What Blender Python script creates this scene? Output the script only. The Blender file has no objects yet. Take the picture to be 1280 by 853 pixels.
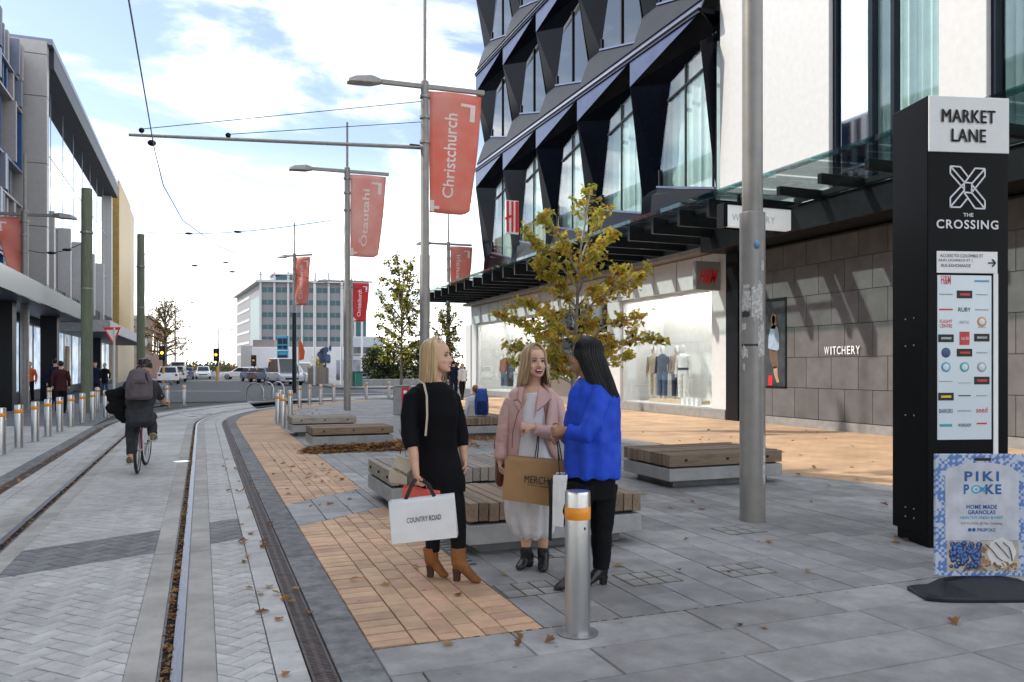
import bpy, bmesh, math, random
from mathutils import Vector, Matrix, noise as mnoise
R = math.radians
random.seed(7)
scene = bpy.context.scene
# ------------------------------------------------------------------ camera
CAM_H, YAW, FPX = 1.5, math.atan(0.388), 1000.0
CX, HY = 640.0, 459.0
FW = (math.sin(YAW), math.cos(YAW)); RT = (math.cos(YAW), -math.sin(YAW))
cam_d = bpy.data.cameras.new('camera'); cam = bpy.data.objects.new('camera', cam_d)
scene.collection.objects.link(cam); scene.camera = cam
cam.location = (0, 0, CAM_H); cam.rotation_euler = (R(90), 0, -YAW)
cam_d.sensor_width = 36; cam_d.lens = 36 * FPX / 1280; cam_d.shift_y = (HY - 426.5) / 1280
cam_d.clip_start = .05; cam_d.clip_end = 6000
# ------------------------------------------------------------------ sky and sun
SUN_DIR = Vector((-.84, .46, .86)).normalized()
w = bpy.data.worlds.new('World'); scene.world = w; w.use_nodes = True
nt = w.node_tree; nt.nodes.clear(); N = nt.nodes.new; L = nt.links.new
sky = N('ShaderNodeTexSky'); sky.sky_type = 'NISHITA'; sky.sun_disc = False
sky.sun_elevation = math.asin(SUN_DIR.z); sky.sun_rotation = math.atan2(SUN_DIR.x, SUN_DIR.y)
sky.air_density = 1.0; sky.dust_density = .6; sky.ozone_density = 2.0
tc = N('ShaderNodeTexCoord'); sep = N('ShaderNodeSeparateXYZ'); L(tc.outputs['Generated'], sep.inputs[0])
zz = N('ShaderNodeMath'); zz.operation = 'MAXIMUM'; L(sep.outputs[2], zz.inputs[0]); zz.inputs[1].default_value = 0.0
za = N('ShaderNodeMath'); za.operation = 'ADD'; L(zz.outputs[0], za.inputs[0]); za.inputs[1].default_value = .13
dx = N('ShaderNodeMath'); dx.operation = 'DIVIDE'; L(sep.outputs[0], dx.inputs[0]); L(za.outputs[0], dx.inputs[1])
dy = N('ShaderNodeMath'); dy.operation = 'DIVIDE'; L(sep.outputs[1], dy.inputs[0]); L(za.outputs[0], dy.inputs[1])
cb = N('ShaderNodeCombineXYZ'); L(dx.outputs[0], cb.inputs[0]); L(dy.outputs[0], cb.inputs[1])
mp = N('ShaderNodeMapping'); mp.inputs['Rotation'].default_value = (0, 0, R(35)); mp.inputs['Scale'].default_value = (1.15, 1.75, 1); mp.inputs['Location'].default_value = (3.1, 1.4, 0)
L(cb.outputs[0], mp.inputs[0])
nz = N('ShaderNodeTexNoise'); nz.inputs['Scale'].default_value = .95; nz.inputs['Detail'].default_value = 9; nz.inputs['Roughness'].default_value = .58; nz.inputs['Distortion'].default_value = .35
L(mp.outputs[0], nz.inputs['Vector'])
rp = N('ShaderNodeValToRGB'); rp.color_ramp.elements[0].position = .44; rp.color_ramp.elements[1].position = .74; rp.color_ramp.interpolation = 'EASE'
L(nz.outputs['Fac'], rp.inputs[0])
# clouds thicken toward the horizon
hz = N('ShaderNodeMapRange'); hz.inputs[1].default_value = .0; hz.inputs[2].default_value = .26; hz.inputs[3].default_value = .38; hz.inputs[4].default_value = 0.0
L(sep.outputs[2], hz.inputs[0])
mx = N('ShaderNodeMath'); mx.operation = 'ADD'; mx.use_clamp = True; L(rp.outputs[0], mx.inputs[0]); L(hz.outputs[0], mx.inputs[1])
mx2 = N('ShaderNodeMath'); mx2.operation = 'MULTIPLY'; mx2.inputs[1].default_value = .93; L(mx.outputs[0], mx2.inputs[0])
cl = N('ShaderNodeMix'); cl.data_type = 'RGBA'
ccol = N('ShaderNodeMix'); ccol.data_type = 'RGBA'; ccol.inputs['A'].default_value = (4.6, 4.6, 4.55, 1); ccol.inputs['B'].default_value = (11.4, 11.0, 10.4, 1)
L(nz.outputs['Fac'], ccol.inputs['Factor'])
hs = N('ShaderNodeHueSaturation'); hs.inputs['Saturation'].default_value = .80; hs.inputs['Value'].default_value = .43; L(sky.outputs[0], hs.inputs['Color'])
L(mx2.outputs[0], cl.inputs['Factor']); L(hs.outputs[0], cl.inputs['A']); L(ccol.outputs['Result'], cl.inputs['B'])
bg = N('ShaderNodeBackground'); bg.inputs[1].default_value = .15; L(cl.outputs['Result'], bg.inputs[0])
out = N('ShaderNodeOutputWorld'); L(bg.outputs[0], out.inputs[0])
sd = bpy.data.lights.new('sun', 'SUN'); sd.energy = 1.2; sd.angle = R(1.2); sd.color = (1, .94, .85)
sun = bpy.data.objects.new('sun', sd); scene.collection.objects.link(sun)
sun.rotation_euler = (-SUN_DIR).to_track_quat('-Z', 'Y').to_euler()
vs = scene.view_settings; vs.view_transform = 'Standard'; vs.look = 'None'; vs.gamma = 1; vs.use_curve_mapping = False; vs.exposure = 1.84
scene.cycles.max_bounces = 8; scene.cycles.transparent_max_bounces = 16
# ------------------------------------------------------------------ picture measurements to places
def D(px, py, d):
    lat = (px - CX) / FPX * d
    return Vector((d * FW[0] + lat * RT[0], d * FW[1] + lat * RT[1], CAM_H + (HY - py) / FPX * d))
def G(px, py, z=0):
    v = D(px, py, CAM_H * FPX / (py - HY)); v.z = z; return v
def ray(px, py):
    return Vector((FW[0] + (px - CX) / FPX * RT[0], FW[1] + (px - CX) / FPX * RT[1], (HY - py) / FPX))
def XP(px, py, X): r = ray(px, py); t = X / r.x; return Vector((0, 0, CAM_H)) + r * t
def YP(px, py, Y): r = ray(px, py); t = Y / r.y; return Vector((0, 0, CAM_H)) + r * t
VR = Vector((RT[0], RT[1], 0)); VF = Vector((FW[0], FW[1], 0)); VU = Vector((0, 0, 1))
# ------------------------------------------------------------------ objects
C = scene.collection
ORG = {}
def org(p): return ORG.get(p.name, Vector((0, 0, 0))) if p else Vector((0, 0, 0))
def tag(o, label=None, cat=None, group=None, kind=None):
    if label: o['label'] = label
    if cat: o['category'] = cat
    if group: o['group'] = group
    if kind: o['kind'] = kind
    return o
def thing(name, label, cat, loc=(0, 0, 0), group=None):
    o = bpy.data.objects.new(name, None); C.objects.link(o); o.empty_display_size = .2
    o.location = loc; ORG[o.name] = Vector(loc); return tag(o, label, cat, group)
def copy_tree(o, parent=None, loc=None, rz=None, label=None, sc=None):
    c = o.copy(); C.objects.link(c); c.parent = parent
    if loc is not None: c.location = loc
    if rz is not None: c.rotation_euler = (0, 0, rz)
    if sc is not None: c.scale = (sc, sc, sc) if not hasattr(sc, '__len__') else sc
    if label: c['label'] = label
    for ch in list(o.children): copy_tree(ch, c)
    return c
def link_mesh(name, me, mats, parent=None, smooth=False):
    for m in (mats if isinstance(mats, (list, tuple)) else [mats]): me.materials.append(m)
    if smooth:
        me.shade_smooth()
    o = bpy.data.objects.new(name, me); C.objects.link(o)
    if parent: o.parent = parent; ORG[o.name] = org(parent)
    return o
class MB:
    def __init__(s): s.v = []; s.f = []; s.m = []; s.cur = 0
    def mat(s, i): s.cur = i; return s
    def face(s, pts):
        n = len(s.v); s.v += [Vector(p) for p in pts]; s.f.append(tuple(range(n, n + len(pts)))); s.m.append(s.cur); return s
    def box(s, c, size, rz=0, bev=0):
        hx, hy, hz_ = size[0] / 2, size[1] / 2, size[2] / 2
        cr, sr = math.cos(rz), math.sin(rz); n = len(s.v)
        for z in (-hz_, hz_):
            for x, y in ((-hx, -hy), (hx, -hy), (hx, hy), (-hx, hy)):
                s.v.append(Vector((c[0] + x * cr - y * sr, c[1] + x * sr + y * cr, c[2] + z)))
        for q in ((0, 3, 2, 1), (4, 5, 6, 7), (0, 1, 5, 4), (1, 2, 6, 5), (2, 3, 7, 6), (3, 0, 4, 7)):
            s.f.append(tuple(n + i for i in q)); s.m.append(s.cur)
        return s
    def bb(s, x0, x1, y0, y1, z0, z1): return s.box(((x0 + x1) / 2, (y0 + y1) / 2, (z0 + z1) / 2), (abs(x1 - x0), abs(y1 - y0), abs(z1 - z0)))
    def obox(s, c, a, b, c3):          # half vectors
        c = Vector(c); a, b, c3 = Vector(a), Vector(b), Vector(c3); n = len(s.v)
        if a.cross(b).dot(c3) < 0: a = -a
        for k in (-1, 1):
            for i, j in ((-1, -1), (1, -1), (1, 1), (-1, 1)): s.v.append(c + a * i + b * j + c3 * k)
        for q in ((0, 3, 2, 1), (4, 5, 6, 7), (0, 1, 5, 4), (1, 2, 6, 5), (2, 3, 7, 6), (3, 0, 4, 7)):
            s.f.append(tuple(n + i for i in q)); s.m.append(s.cur)
        return s
    def bar(s, p, q, wd, h, up=(0, 0, 1)):
        p, q = Vector(p), Vector(q); d = (q - p); t = d.normalized(); sd_ = t.cross(Vector(up))
        if sd_.length < 1e-4: sd_ = t.cross(Vector((1, 0, 0)))
        sd_.normalize(); u = sd_.cross(t)
        return s.obox((p + q) / 2, sd_ * wd / 2, d / 2, u * h / 2)
    def prism(s, poly, z0, z1, top_in=0.0):
        n = len(s.v); k = len(poly)
        cx = sum(p[0] for p in poly) / k; cy = sum(p[1] for p in poly) / k
        ar = sum(poly[i][0] * poly[(i + 1) % k][1] - poly[(i + 1) % k][0] * poly[i][1] for i in range(k))
        if ar < 0: poly = poly[::-1]
        for p in poly: s.v.append(Vector((p[0], p[1], z0)))
        for p in poly: s.v.append(Vector((p[0], p[1], z1)))
        s.f.append(tuple(n + i for i in reversed(range(k)))); s.m.append(s.cur)
        s.f.append(tuple(n + k + i for i in range(k))); s.m.append(s.cur)
        for i in range(k):
            j = (i + 1) % k; s.f.append((n + i, n + j, n + k + j, n + k + i)); s.m.append(s.cur)
        return s
    def solid(s, poly, off):            # planar 3d polygon extruded by vector
        n = len(s.v); k = len(poly); off = Vector(off)
        nv = Vector((0, 0, 0)); P = [Vector(p) for p in poly]
        for i in range(k): nv += P[i].cross(P[(i + 1) % k])
        if nv.dot(off) < 0: P = P[::-1]
        s.v += P; s.v += [p + off for p in P]
        s.f.append(tuple(n + i for i in reversed(range(k)))); s.m.append(s.cur)
        s.f.append(tuple(n + k + i for i in range(k))); s.m.append(s.cur)
        for i in range(k):
            j = (i + 1) % k; s.f.append((n + i, n + j, n + k + j, n + k + i)); s.m.append(s.cur)
        return s
    def loft(s, rings, cap=True, closed=True):
        n = len(s.v); k = len(rings[0])
        for r in rings: s.v += [Vector(p) for p in r]
        for a in range(len(rings) - 1):
            for i in range(k if closed else k - 1):
                j = (i + 1) % k
                s.f.append((n + a * k + i, n + a * k + j, n + (a + 1) * k + j, n + (a + 1) * k + i)); s.m.append(s.cur)
        if cap and closed:
            s.f.append(tuple(n + i for i in reversed(range(k)))); s.m.append(s.cur)
            s.f.append(tuple(n + (len(rings) - 1) * k + i for i in range(k))); s.m.append(s.cur)
        return s
    def tube(s, pts, rad, n=8, flat=1.0, up=None):
        pts = [Vector(p) for p in pts]; rings = []
        if not hasattr(rad, '__len__'): rad = [rad] * len(pts)
        ref = None
        for i, p in enumerate(pts):
            t = (pts[min(i + 1, len(pts) - 1)] - pts[max(i - 1, 0)])
            if t.length < 1e-9: t = Vector((0, 0, 1))
            t.normalize()
            if ref is None:
                ref = Vector(up) if up else (Vector((0, 0, 1)) if abs(t.z) < .9 else Vector((1, 0, 0)))
            a = t.cross(ref)
            if a.length < 1e-5: a = t.cross(Vector((.3, .9, .2)))
            a.normalize(); b = a.cross(t).normalized(); ref = b
            rings.append([p + (a * math.cos(2 * math.pi * q / n) + b * flat * math.sin(2 * math.pi * q / n)) * rad[i] for q in range(n)])
        return s.loft(rings)
    def lathe(s, prof, n=24, c=(0, 0, 0)):
        return s.loft([[Vector((c[0] + r * math.cos(2 * math.pi * q / n), c[1] + r * math.sin(2 * math.pi * q / n), c[2] + z)) for q in range(n)] for r, z in prof])
    def ball(s, c, r, n=10, m=7, ax=None):
        c = Vector(c); r = r if hasattr(r, '__len__') else (r, r, r)
        ax = ax or (Vector((1, 0, 0)), Vector((0, 1, 0)), Vector((0, 0, 1)))
        rings = []
        for i in range(m + 1):
            ph = math.pi * (i / m * .98 + .01) - math.pi / 2
            rings.append([c + ax[0] * (r[0] * math.cos(ph) * math.cos(2 * math.pi * q / n)) + ax[1] * (r[1] * math.cos(ph) * math.sin(2 * math.pi * q / n)) + ax[2] * (r[2] * math.sin(ph)) for q in range(n)])
        return s.loft(rings)
    def mesh(s, name, o=Vector((0, 0, 0))):
        me = bpy.data.meshes.new(name); me.from_pydata([tuple(p - o) for p in s.v], [], s.f)
        if any(s.m): me.polygons.foreach_set('material_index', s.m)
        me.update(); return me
    def build(s, name, mats, parent=None, smooth=False, bevel=0, seg=1, angle=30):
        me = s.mesh(name, org(parent))
        if bevel:
            bm = bmesh.new(); bm.from_mesh(me)
            bmesh.ops.remove_doubles(bm, verts=bm.verts, dist=1e-5)
            es = [e for e in bm.edges if len(e.link_faces) == 2 and e.calc_face_angle(0) > R(angle)]
            bmesh.ops.bevel(bm, geom=es, offset=bevel, segments=seg, affect='EDGES', clamp_overlap=True, profile=.5)
            bm.to_mesh(me); bm.free()
        ob = link_mesh(name, me, mats, parent)
        if smooth:
            bm = bmesh.new(); bm.from_mesh(me)
            bmesh.ops.remove_doubles(bm, verts=bm.verts, dist=1e-5)
            bmesh.ops.recalc_face_normals(bm, faces=bm.faces)
            for e in bm.edges: e.smooth = not (len(e.link_faces) == 2 and e.calc_face_angle(0) > R(42))
            for f in bm.faces: f.smooth = True
            bm.to_mesh(me); bm.free()
        return ob
def struct(name, mb, m, parent=None, **k):
    o = mb.build(name, m, parent, **k)
    if parent is None: o['kind'] = 'structure'
    return o
# ------------------------------------------------------------------ materials
def new_mat(name):
    m = bpy.data.materials.new(name); m.use_nodes = True
    return m, m.node_tree, m.node_tree.nodes['Principled BSDF']
def mat(name, col, rough=.6, metal=0, var=.12, scale=6, bump=0, bscale=60, rnd=0, spec=.5, col2=None, coat=0, sheen=0, detail=4, stretch=None, emit=0, trans=0, obj_rnd_hue=0, stain=0):
    m, t, b = new_mat(name); n = t.nodes.new; l = t.links.new
    b.inputs['Roughness'].default_value = rough; b.inputs['Metallic'].default_value = metal
    b.inputs['Specular IOR Level'].default_value = spec; b.inputs['Coat Weight'].default_value = coat
    if sheen: b.inputs['Sheen Weight'].default_value = sheen
    tcn = n('ShaderNodeTexCoord'); src = tcn.outputs['Object']
    if stretch:
        mpn = n('ShaderNodeMapping'); mpn.inputs['Scale'].default_value = stretch; l(src, mpn.inputs[0]); src = mpn.outputs[0]
    c2 = col2 or tuple(max(0, c * (1 - 2 * var)) for c in col)
    mxn = n('ShaderNodeMix'); mxn.data_type = 'RGBA'
    mxn.inputs['A'].default_value = (*(c * (1 + var) if not col2 else c for c in col), 1); mxn.inputs['B'].default_value = (*c2, 1)
    nzn = n('ShaderNodeTexNoise'); nzn.inputs['Scale'].default_value = scale; nzn.inputs['Detail'].default_value = detail; nzn.inputs['Roughness'].default_value = .6
    l(src, nzn.inputs['Vector'])
    rmp = n('ShaderNodeMapRange'); rmp.inputs[1].default_value = .3; rmp.inputs[2].default_value = .7; l(nzn.outputs['Fac'], rmp.inputs[0]); l(rmp.outputs[0], mxn.inputs['Factor'])
    cout = mxn.outputs['Result']
    if rnd:
        oi = n('ShaderNodeObjectInfo'); h = n('ShaderNodeHueSaturation'); mr = n('ShaderNodeMapRange')
        mr.inputs[3].default_value = 1 - rnd; mr.inputs[4].default_value = 1 + rnd
        l(oi.outputs['Random'], mr.inputs[0]); l(mr.outputs[0], h.inputs['Value']); l(cout, h.inputs['Color'])
        if obj_rnd_hue:
            mr2 = n('ShaderNodeMapRange'); mr2.inputs[3].default_value = .5 - obj_rnd_hue; mr2.inputs[4].default_value = .5 + obj_rnd_hue
            ml = n('ShaderNodeMath'); ml.operation = 'MULTIPLY'; ml.inputs[1].default_value = 7.31; fr = n('ShaderNodeMath'); fr.operation = 'FRACT'
            l(oi.outputs['Random'], ml.inputs[0]); l(ml.outputs[0], fr.inputs[0]); l(fr.outputs[0], mr2.inputs[0]); l(mr2.outputs[0], h.inputs['Hue'])
        cout = h.outputs['Color']
    if stain:
        ge = n('ShaderNodeNewGeometry'); hv = n('ShaderNodeHueSaturation'); mm_ = None
        for sc_, lo_, hi_ in ((.8, 1 - stain, 1 + stain * .5), (5.5, 1 - stain * .7, 1 + stain * .3)):
            q = n('ShaderNodeTexNoise'); q.inputs['Scale'].default_value = sc_; q.inputs['Detail'].default_value = 8; q.inputs['Roughness'].default_value = .65; l(ge.outputs['Position'], q.inputs['Vector'])
            r_ = n('ShaderNodeMapRange'); r_.inputs[1].default_value = .36; r_.inputs[2].default_value = .62; r_.inputs[3].default_value = lo_; r_.inputs[4].default_value = hi_; l(q.outputs['Fac'], r_.inputs[0])
            if mm_ is None: mm_ = r_.outputs[0]
            else: k_ = n('ShaderNodeMath'); k_.operation = 'MULTIPLY'; l(mm_, k_.inputs[0]); l(r_.outputs[0], k_.inputs[1]); mm_ = k_.outputs[0]
        vo_ = n('ShaderNodeTexVoronoi'); vo_.inputs['Scale'].default_value = 4.5; l(ge.outputs['Position'], vo_.inputs['Vector']); g_ = n('ShaderNodeMapRange'); g_.inputs[1].default_value = .045; g_.inputs[2].default_value = .075; g_.inputs[3].default_value = .62; g_.inputs[4].default_value = 1; l(vo_.outputs['Distance'], g_.inputs[0])
        k_ = n('ShaderNodeMath'); k_.operation = 'MULTIPLY'; l(mm_, k_.inputs[0]); l(g_.outputs[0], k_.inputs[1]); l(k_.outputs[0], hv.inputs['Value']); l(cout, hv.inputs['Color']); cout = hv.outputs['Color']
    l(cout, b.inputs['Base Color'])
    if bump:
        bn = n('ShaderNodeTexNoise'); bn.inputs['Scale'].default_value = bscale; bn.inputs['Detail'].default_value = 5; l(src, bn.inputs['Vector'])
        bp = n('ShaderNodeBump'); bp.inputs['Strength'].default_value = bump; bp.inputs['Distance'].default_value = .01
        l(bn.outputs['Fac'], bp.inputs['Height']); l(bp.outputs[0], b.inputs['Normal'])
    if emit:
        b.inputs['Emission Strength'].default_value = emit; l(cout, b.inputs['Emission Color'])
    return m
def glass_mat(name, tint=(.8, .9, .92), refl=.12, rough=.02):
    """architectural pane: clear tint plus fresnel mirror"""
    m = bpy.data.materials.new(name); m.use_nodes = True; t = m.node_tree; t.nodes.clear(); n = t.nodes.new; l = t.links.new
    tr = n('ShaderNodeBsdfTransparent'); tr.inputs[0].default_value = (*tint, 1)
    gl = n('ShaderNodeBsdfGlossy'); gl.inputs['Roughness'].default_value = rough
    lw = n('ShaderNodeLayerWeight'); lw.inputs[0].default_value = .5
    fr = n('ShaderNodeMath'); fr.operation = 'POWER'; fr.inputs[1].default_value = 4.0; l(lw.outputs['Facing'], fr.inputs[0])
    ad = n('ShaderNodeMath'); ad.operation = 'ADD'; ad.use_clamp = True; ad.inputs[1].default_value = refl; l(fr.outputs[0], ad.inputs[0])
    mx_ = n('ShaderNodeMixShader'); l(ad.outputs[0], mx_.inputs[0]); l(tr.outputs[0], mx_.inputs[1]); l(gl.outputs[0], mx_.inputs[2])
    o = n('ShaderNodeOutputMaterial'); l(mx_.outputs[0], o.inputs[0]); return m
def brick_mat(name, c1, c2, mortar, bw, bh, rough=.75, msize=.01, off=.5, rz=0, bump=.3, var=.25):
    m, t, b = new_mat(name); n = t.nodes.new; l = t.links.new; b.inputs['Roughness'].default_value = rough
    tcn = n('ShaderNodeTexCoord'); mpn = n('ShaderNodeMapping'); mpn.inputs['Rotation'].default_value = (0, 0, rz); l(tcn.outputs['Object'], mpn.inputs[0])
    br = n('ShaderNodeTexBrick'); br.inputs['Color1'].default_value = (*c1, 1); br.inputs['Color2'].default_value = (*c2, 1); br.inputs['Mortar'].default_value = (*mortar, 1)
    br.inputs['Scale'].default_value = 1; br.inputs['Brick Width'].default_value = bw; br.inputs['Row Height'].default_value = bh; br.inputs['Mortar Size'].default_value = msize; br.inputs['Mortar Smooth'].default_value = .3; br.offset = off
    l(mpn.outputs[0], br.inputs['Vector'])
    nzn = n('ShaderNodeTexNoise'); nzn.inputs['Scale'].default_value = 1.3; nzn.inputs['Detail'].default_value = 6; l(tcn.outputs['Object'], nzn.inputs['Vector'])
    mr = n('ShaderNodeMapRange'); mr.inputs[1].default_value = .3; mr.inputs[2].default_value = .7; mr.inputs[3].default_value = 1 - var; mr.inputs[4].default_value = 1 + var; l(nzn.outputs['Fac'], mr.inputs[0])
    h = n('ShaderNodeHueSaturation'); l(br.outputs['Color'], h.inputs['Color']); l(mr.outputs[0], h.inputs['Value']); l(h.outputs[0], b.inputs['Base Color'])
    bp = n('ShaderNodeBump'); bp.inputs['Strength'].default_value = bump; bp.inputs['Distance'].default_value = .01; bp.invert = True
    l(br.outputs['Fac'], bp.inputs['Height']); l(bp.outputs[0], b.inputs['Normal']); return m
M = {}
M['black_steel'] = mat('black_steel', (.007, .008, .010), .4, .0, var=.2, spec=.25)
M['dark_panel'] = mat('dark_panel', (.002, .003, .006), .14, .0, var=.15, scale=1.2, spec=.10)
M['sky_tint_metal'] = mat('sky_tint_metal', (.17, .19, .27), .3, .85, var=.08, scale=2)  # dark metal bands, mirrored sky put into the lavender base colour
M['grey_panel'] = mat('grey_panel', (.016, .022, .034), .45, .0, var=.1, scale=1.5, spec=.12)
M['sky_tint_facet'] = mat('sky_tint_facet', (.10, .115, .18), .28, .85, var=.1, scale=2)  # same dark metal, reflected sky tinted into the facet colour
M['white_paint'] = mat('white_paint', (.78, .78, .77), .55, var=.03, scale=3)
M['warm_white'] = mat('warm_white', (.60, .59, .57), .5, var=.03)
M['steel'] = mat('brushed_steel', (.56, .56, .57), .28, 1, var=.12, scale=9, bump=.05, bscale=120, stretch=(1, 1, .15))
M['steel_dull'] = mat('dull_steel', (.5, .5, .5), .42, .9, var=.12)
M['galv'] = mat('galvanised', (.36, .35, .33), .45, .55, var=.08, scale=8, bump=.04)
M['pole_grey'] = mat('pole_grey', (.30, .285, .265), .45, .35, var=.07, scale=5, bump=.03, bscale=40)
M['orange_band'] = mat('orange_band', (.85, .30, .02), .35, var=.05)
M['timber'] = mat('weathered_timber', (.25, .18, .12), .75, var=.2, scale=5, bump=.5, bscale=14, rnd=.3, stretch=(1, 9, 9), col2=(.15, .105, .07))
M['timber_grey'] = mat('grey_timber', (.34, .30, .255), .75, var=.2, scale=5, bump=.5, bscale=14, rnd=.22, stretch=(1, 9, 9), col2=(.20, .17, .14))
M['concrete'] = mat('concrete', (.33, .33, .325), .8, var=.12, scale=4, bump=.2, bscale=60)
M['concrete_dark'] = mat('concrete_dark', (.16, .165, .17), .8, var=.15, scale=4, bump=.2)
M['red'] = mat('red_plastic', (.62, .02, .025), .45, var=.04)
M['banner_red'] = mat('banner_red', (.76, .15, .10), .7, var=.14, scale=1.1, col2=(.72, .28, .23))  # salmon second tone paints in sun glowing through the cloth
M['banner_pale'] = mat('banner_pale', (.76, .28, .23), .7, var=.14, scale=1.3, col2=(.78, .42, .37))  # paler red, sun through the cloth put into the colour
M['white_print'] = mat('white_print', (.85, .84, .84), .6, var=.02)
M['black_print'] = mat('black_print', (.01, .01, .01), .6, var=.02)
M['black_rubber'] = mat('black_rubber', (.014, .014, .015), .7, var=.2)
M['black_plastic'] = mat('black_plastic', (.012, .014, .020), .4, var=.15, spec=.35)
M['glass'] = glass_mat('clear_glass')
M['glass_teal'] = glass_mat('teal_glass', (.55, .72, .72), .10)
M['glass_dark'] = glass_mat('dark_glass', (.10, .13, .14), .10)
M['mirror_glass'] = mat('mirror_glass', (.80, .86, .92), .03, 1, var=.02)
# ------------------------------------------------------------------ lettering
def text_mesh(s, offset=0.0, extrude=0.0, space=1.0, shear=0.0):
    cu = bpy.data.curves.new('lettering', 'FONT'); cu.body = s; cu.offset = offset; cu.extrude = extrude; cu.space_character = space; cu.shear = shear; cu.resolution_u = 3
    cu.align_x = 'CENTER'; cu.align_y = 'CENTER'
    o = bpy.data.objects.new('lettering', cu); C.objects.link(o)
    dg = bpy.context.evaluated_depsgraph_get(); me = bpy.data.meshes.new_from_object(o.evaluated_get(dg))
    bpy.data.objects.remove(o); return me
def text(s, c, xd, yd, width=None, height=None, m=None, parent=None, name='lettering', offset=0.0, th=.002, space=1.0, shear=0.0):
    """flat raised letters centred at c; xd reading direction, yd up"""
    me = text_mesh(s, offset, 0, space, shear); xd = Vector(xd).normalized(); yd = Vector(yd).normalized(); nd = xd.cross(yd)
    xs = [v.co.x for v in me.vertices]; ys = [v.co.y for v in me.vertices]
    w0, h0 = max(xs) - min(xs), max(ys) - min(ys); cx, cy = (max(xs) + min(xs)) / 2, (max(ys) + min(ys)) / 2
    sx = (width / w0) if width else (height / h0); sy = (height / h0) if height else sx
    o_ = org(parent); c = Vector(c)
    for v in me.vertices:
        v.co = c + xd * ((v.co.x - cx) * sx) + yd * ((v.co.y - cy) * sy) + nd * th - o_
    return link_mesh(name, me, m or M['black_print'], parent)
def remesh(mb, voxel, smooth_it=4, name='body', wr=0, wscale=14, seed=0, squeeze=(1, 1, 1)):
    me = mb.mesh(name); bm = bmesh.new(); bm.from_mesh(me)
    bmesh.ops.remove_doubles(bm, verts=bm.verts, dist=1e-6)
    bmesh.ops.recalc_face_normals(bm, faces=bm.faces); bm.to_mesh(me); bm.free()
    o = bpy.data.objects.new(name, me); C.objects.link(o)
    md = o.modifiers.new('r', 'REMESH'); md.mode = 'VOXEL'; md.voxel_size = voxel
    dg = bpy.context.evaluated_depsgraph_get(); me2 = bpy.data.meshes.new_from_object(o.evaluated_get(dg))
    bpy.data.objects.remove(o); bpy.data.meshes.remove(me)
    bm = bmesh.new(); bm.from_mesh(me2)
    for _ in range(smooth_it): bmesh.ops.smooth_vert(bm, verts=bm.verts, factor=.5, use_axis_x=True, use_axis_y=True, use_axis_z=True)
    if wr:
        bm.normal_update()
        for v in bm.verts:
            p = Vector((v.co.x * wscale * squeeze[0] + seed, v.co.y * wscale * squeeze[1], v.co.z * wscale * squeeze[2]))
            q = mnoise.noise(p) + .5 * mnoise.noise(p * 2.3)
            v.co += v.normal * (wr * q)
        for _ in range(1): bmesh.ops.smooth_vert(bm, verts=bm.verts, factor=.4, use_axis_x=True, use_axis_y=True, use_axis_z=True)
    bm.to_mesh(me2); bm.free(); return me2
def place_mesh(name, me, m, parent):
    o_ = org(parent)
    for v in me.vertices: v.co -= o_
    return link_mesh(name, me, m, parent, smooth=True)
# ================================================================== ground
M['dirt'] = mat('far_ground', (.16, .15, .13), .9, var=.2, scale=.05)
M['asphalt'] = mat('asphalt', (.075, .077, .082), .85, var=.18, scale=1.2, bump=.3, bscale=90, detail=8)
M['asphalt_pale'] = mat('pale_asphalt', (.17, .172, .178), .85, var=.12, scale=.8, bump=.3, bscale=90, detail=8)
M['mortar'] = mat('mortar', (.07, .068, .06), .95, var=.3, scale=9, col2=(.05, .058, .035))
M['lane_paver'] = mat('lane_paver', (.53, .52, .495), .78, var=.1, scale=7, bump=.25, bscale=90, rnd=.09, stain=.16)
M['lane_far'] = mat('lane_far', (.51, .50, .475), .78, var=.08, scale=.9, bump=.1, detail=8, stain=.16)
M['band_paver'] = mat('dark_band_paver', (.21, .208, .21), .78, var=.12, scale=7, bump=.25, bscale=90, rnd=.12, stain=.15)
M['lane_concrete'] = mat('lane_concrete', (.44, .42, .385), .82, var=.13, scale=2.2, bump=.2, bscale=70, detail=8, stain=.16)
M['edge_slab'] = mat('edge_slab', (.52, .51, .49), .8, var=.09, scale=5, bump=.2, bscale=80, rnd=.07, stain=.14)
M['basalt'] = mat('basalt_kerb', (.20, .20, .20), .85, var=.25, scale=8, bump=.9, bscale=22, rnd=.12, detail=8)
M['slab'] = mat('bluestone_slab', (.31, .305, .30), .6, var=.14, scale=3.2, bump=.22, bscale=35, rnd=.2, detail=8, stain=.22)
M['slab_near'] = mat('bluestone_slab_wide', (.33, .322, .312), .62, var=.13, scale=2.6, bump=.22, bscale=30, rnd=.14, detail=8, stain=.24)
M['slab_far'] = brick_mat('bluestone_far', (.32, .315, .31), (.27, .265, .262), (.19, .19, .185), .3, .6, msize=.008)
M['terracotta'] = mat('terracotta_paver', (.63, .405, .25), .75, var=.12, scale=8, bump=.25, bscale=60, rnd=.15, col2=(.55, .345, .215), obj_rnd_hue=.007, stain=.18)
M['terra_far'] = brick_mat('terracotta_sheet', (.54, .345, .20), (.47, .295, .17), (.36, .24, .15), .24, .12, msize=.006, var=.2)
M['rust_grate'] = mat('rust_grate', (.085, .06, .055), .6, .3, var=.3, scale=14, bump=.2)
M['rail'] = mat('rail_steel', (.13, .14, .18), .38, 1, var=.15, scale=20, stretch=(6, .4, 6), bump=.04)
M['rail_side'] = mat('rail_web', (.13, .12, .13), .55, .6, var=.3, scale=14)
M['moss'] = mat('moss', (.11, .10, .04), .95, var=.4, scale=30)
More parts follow.
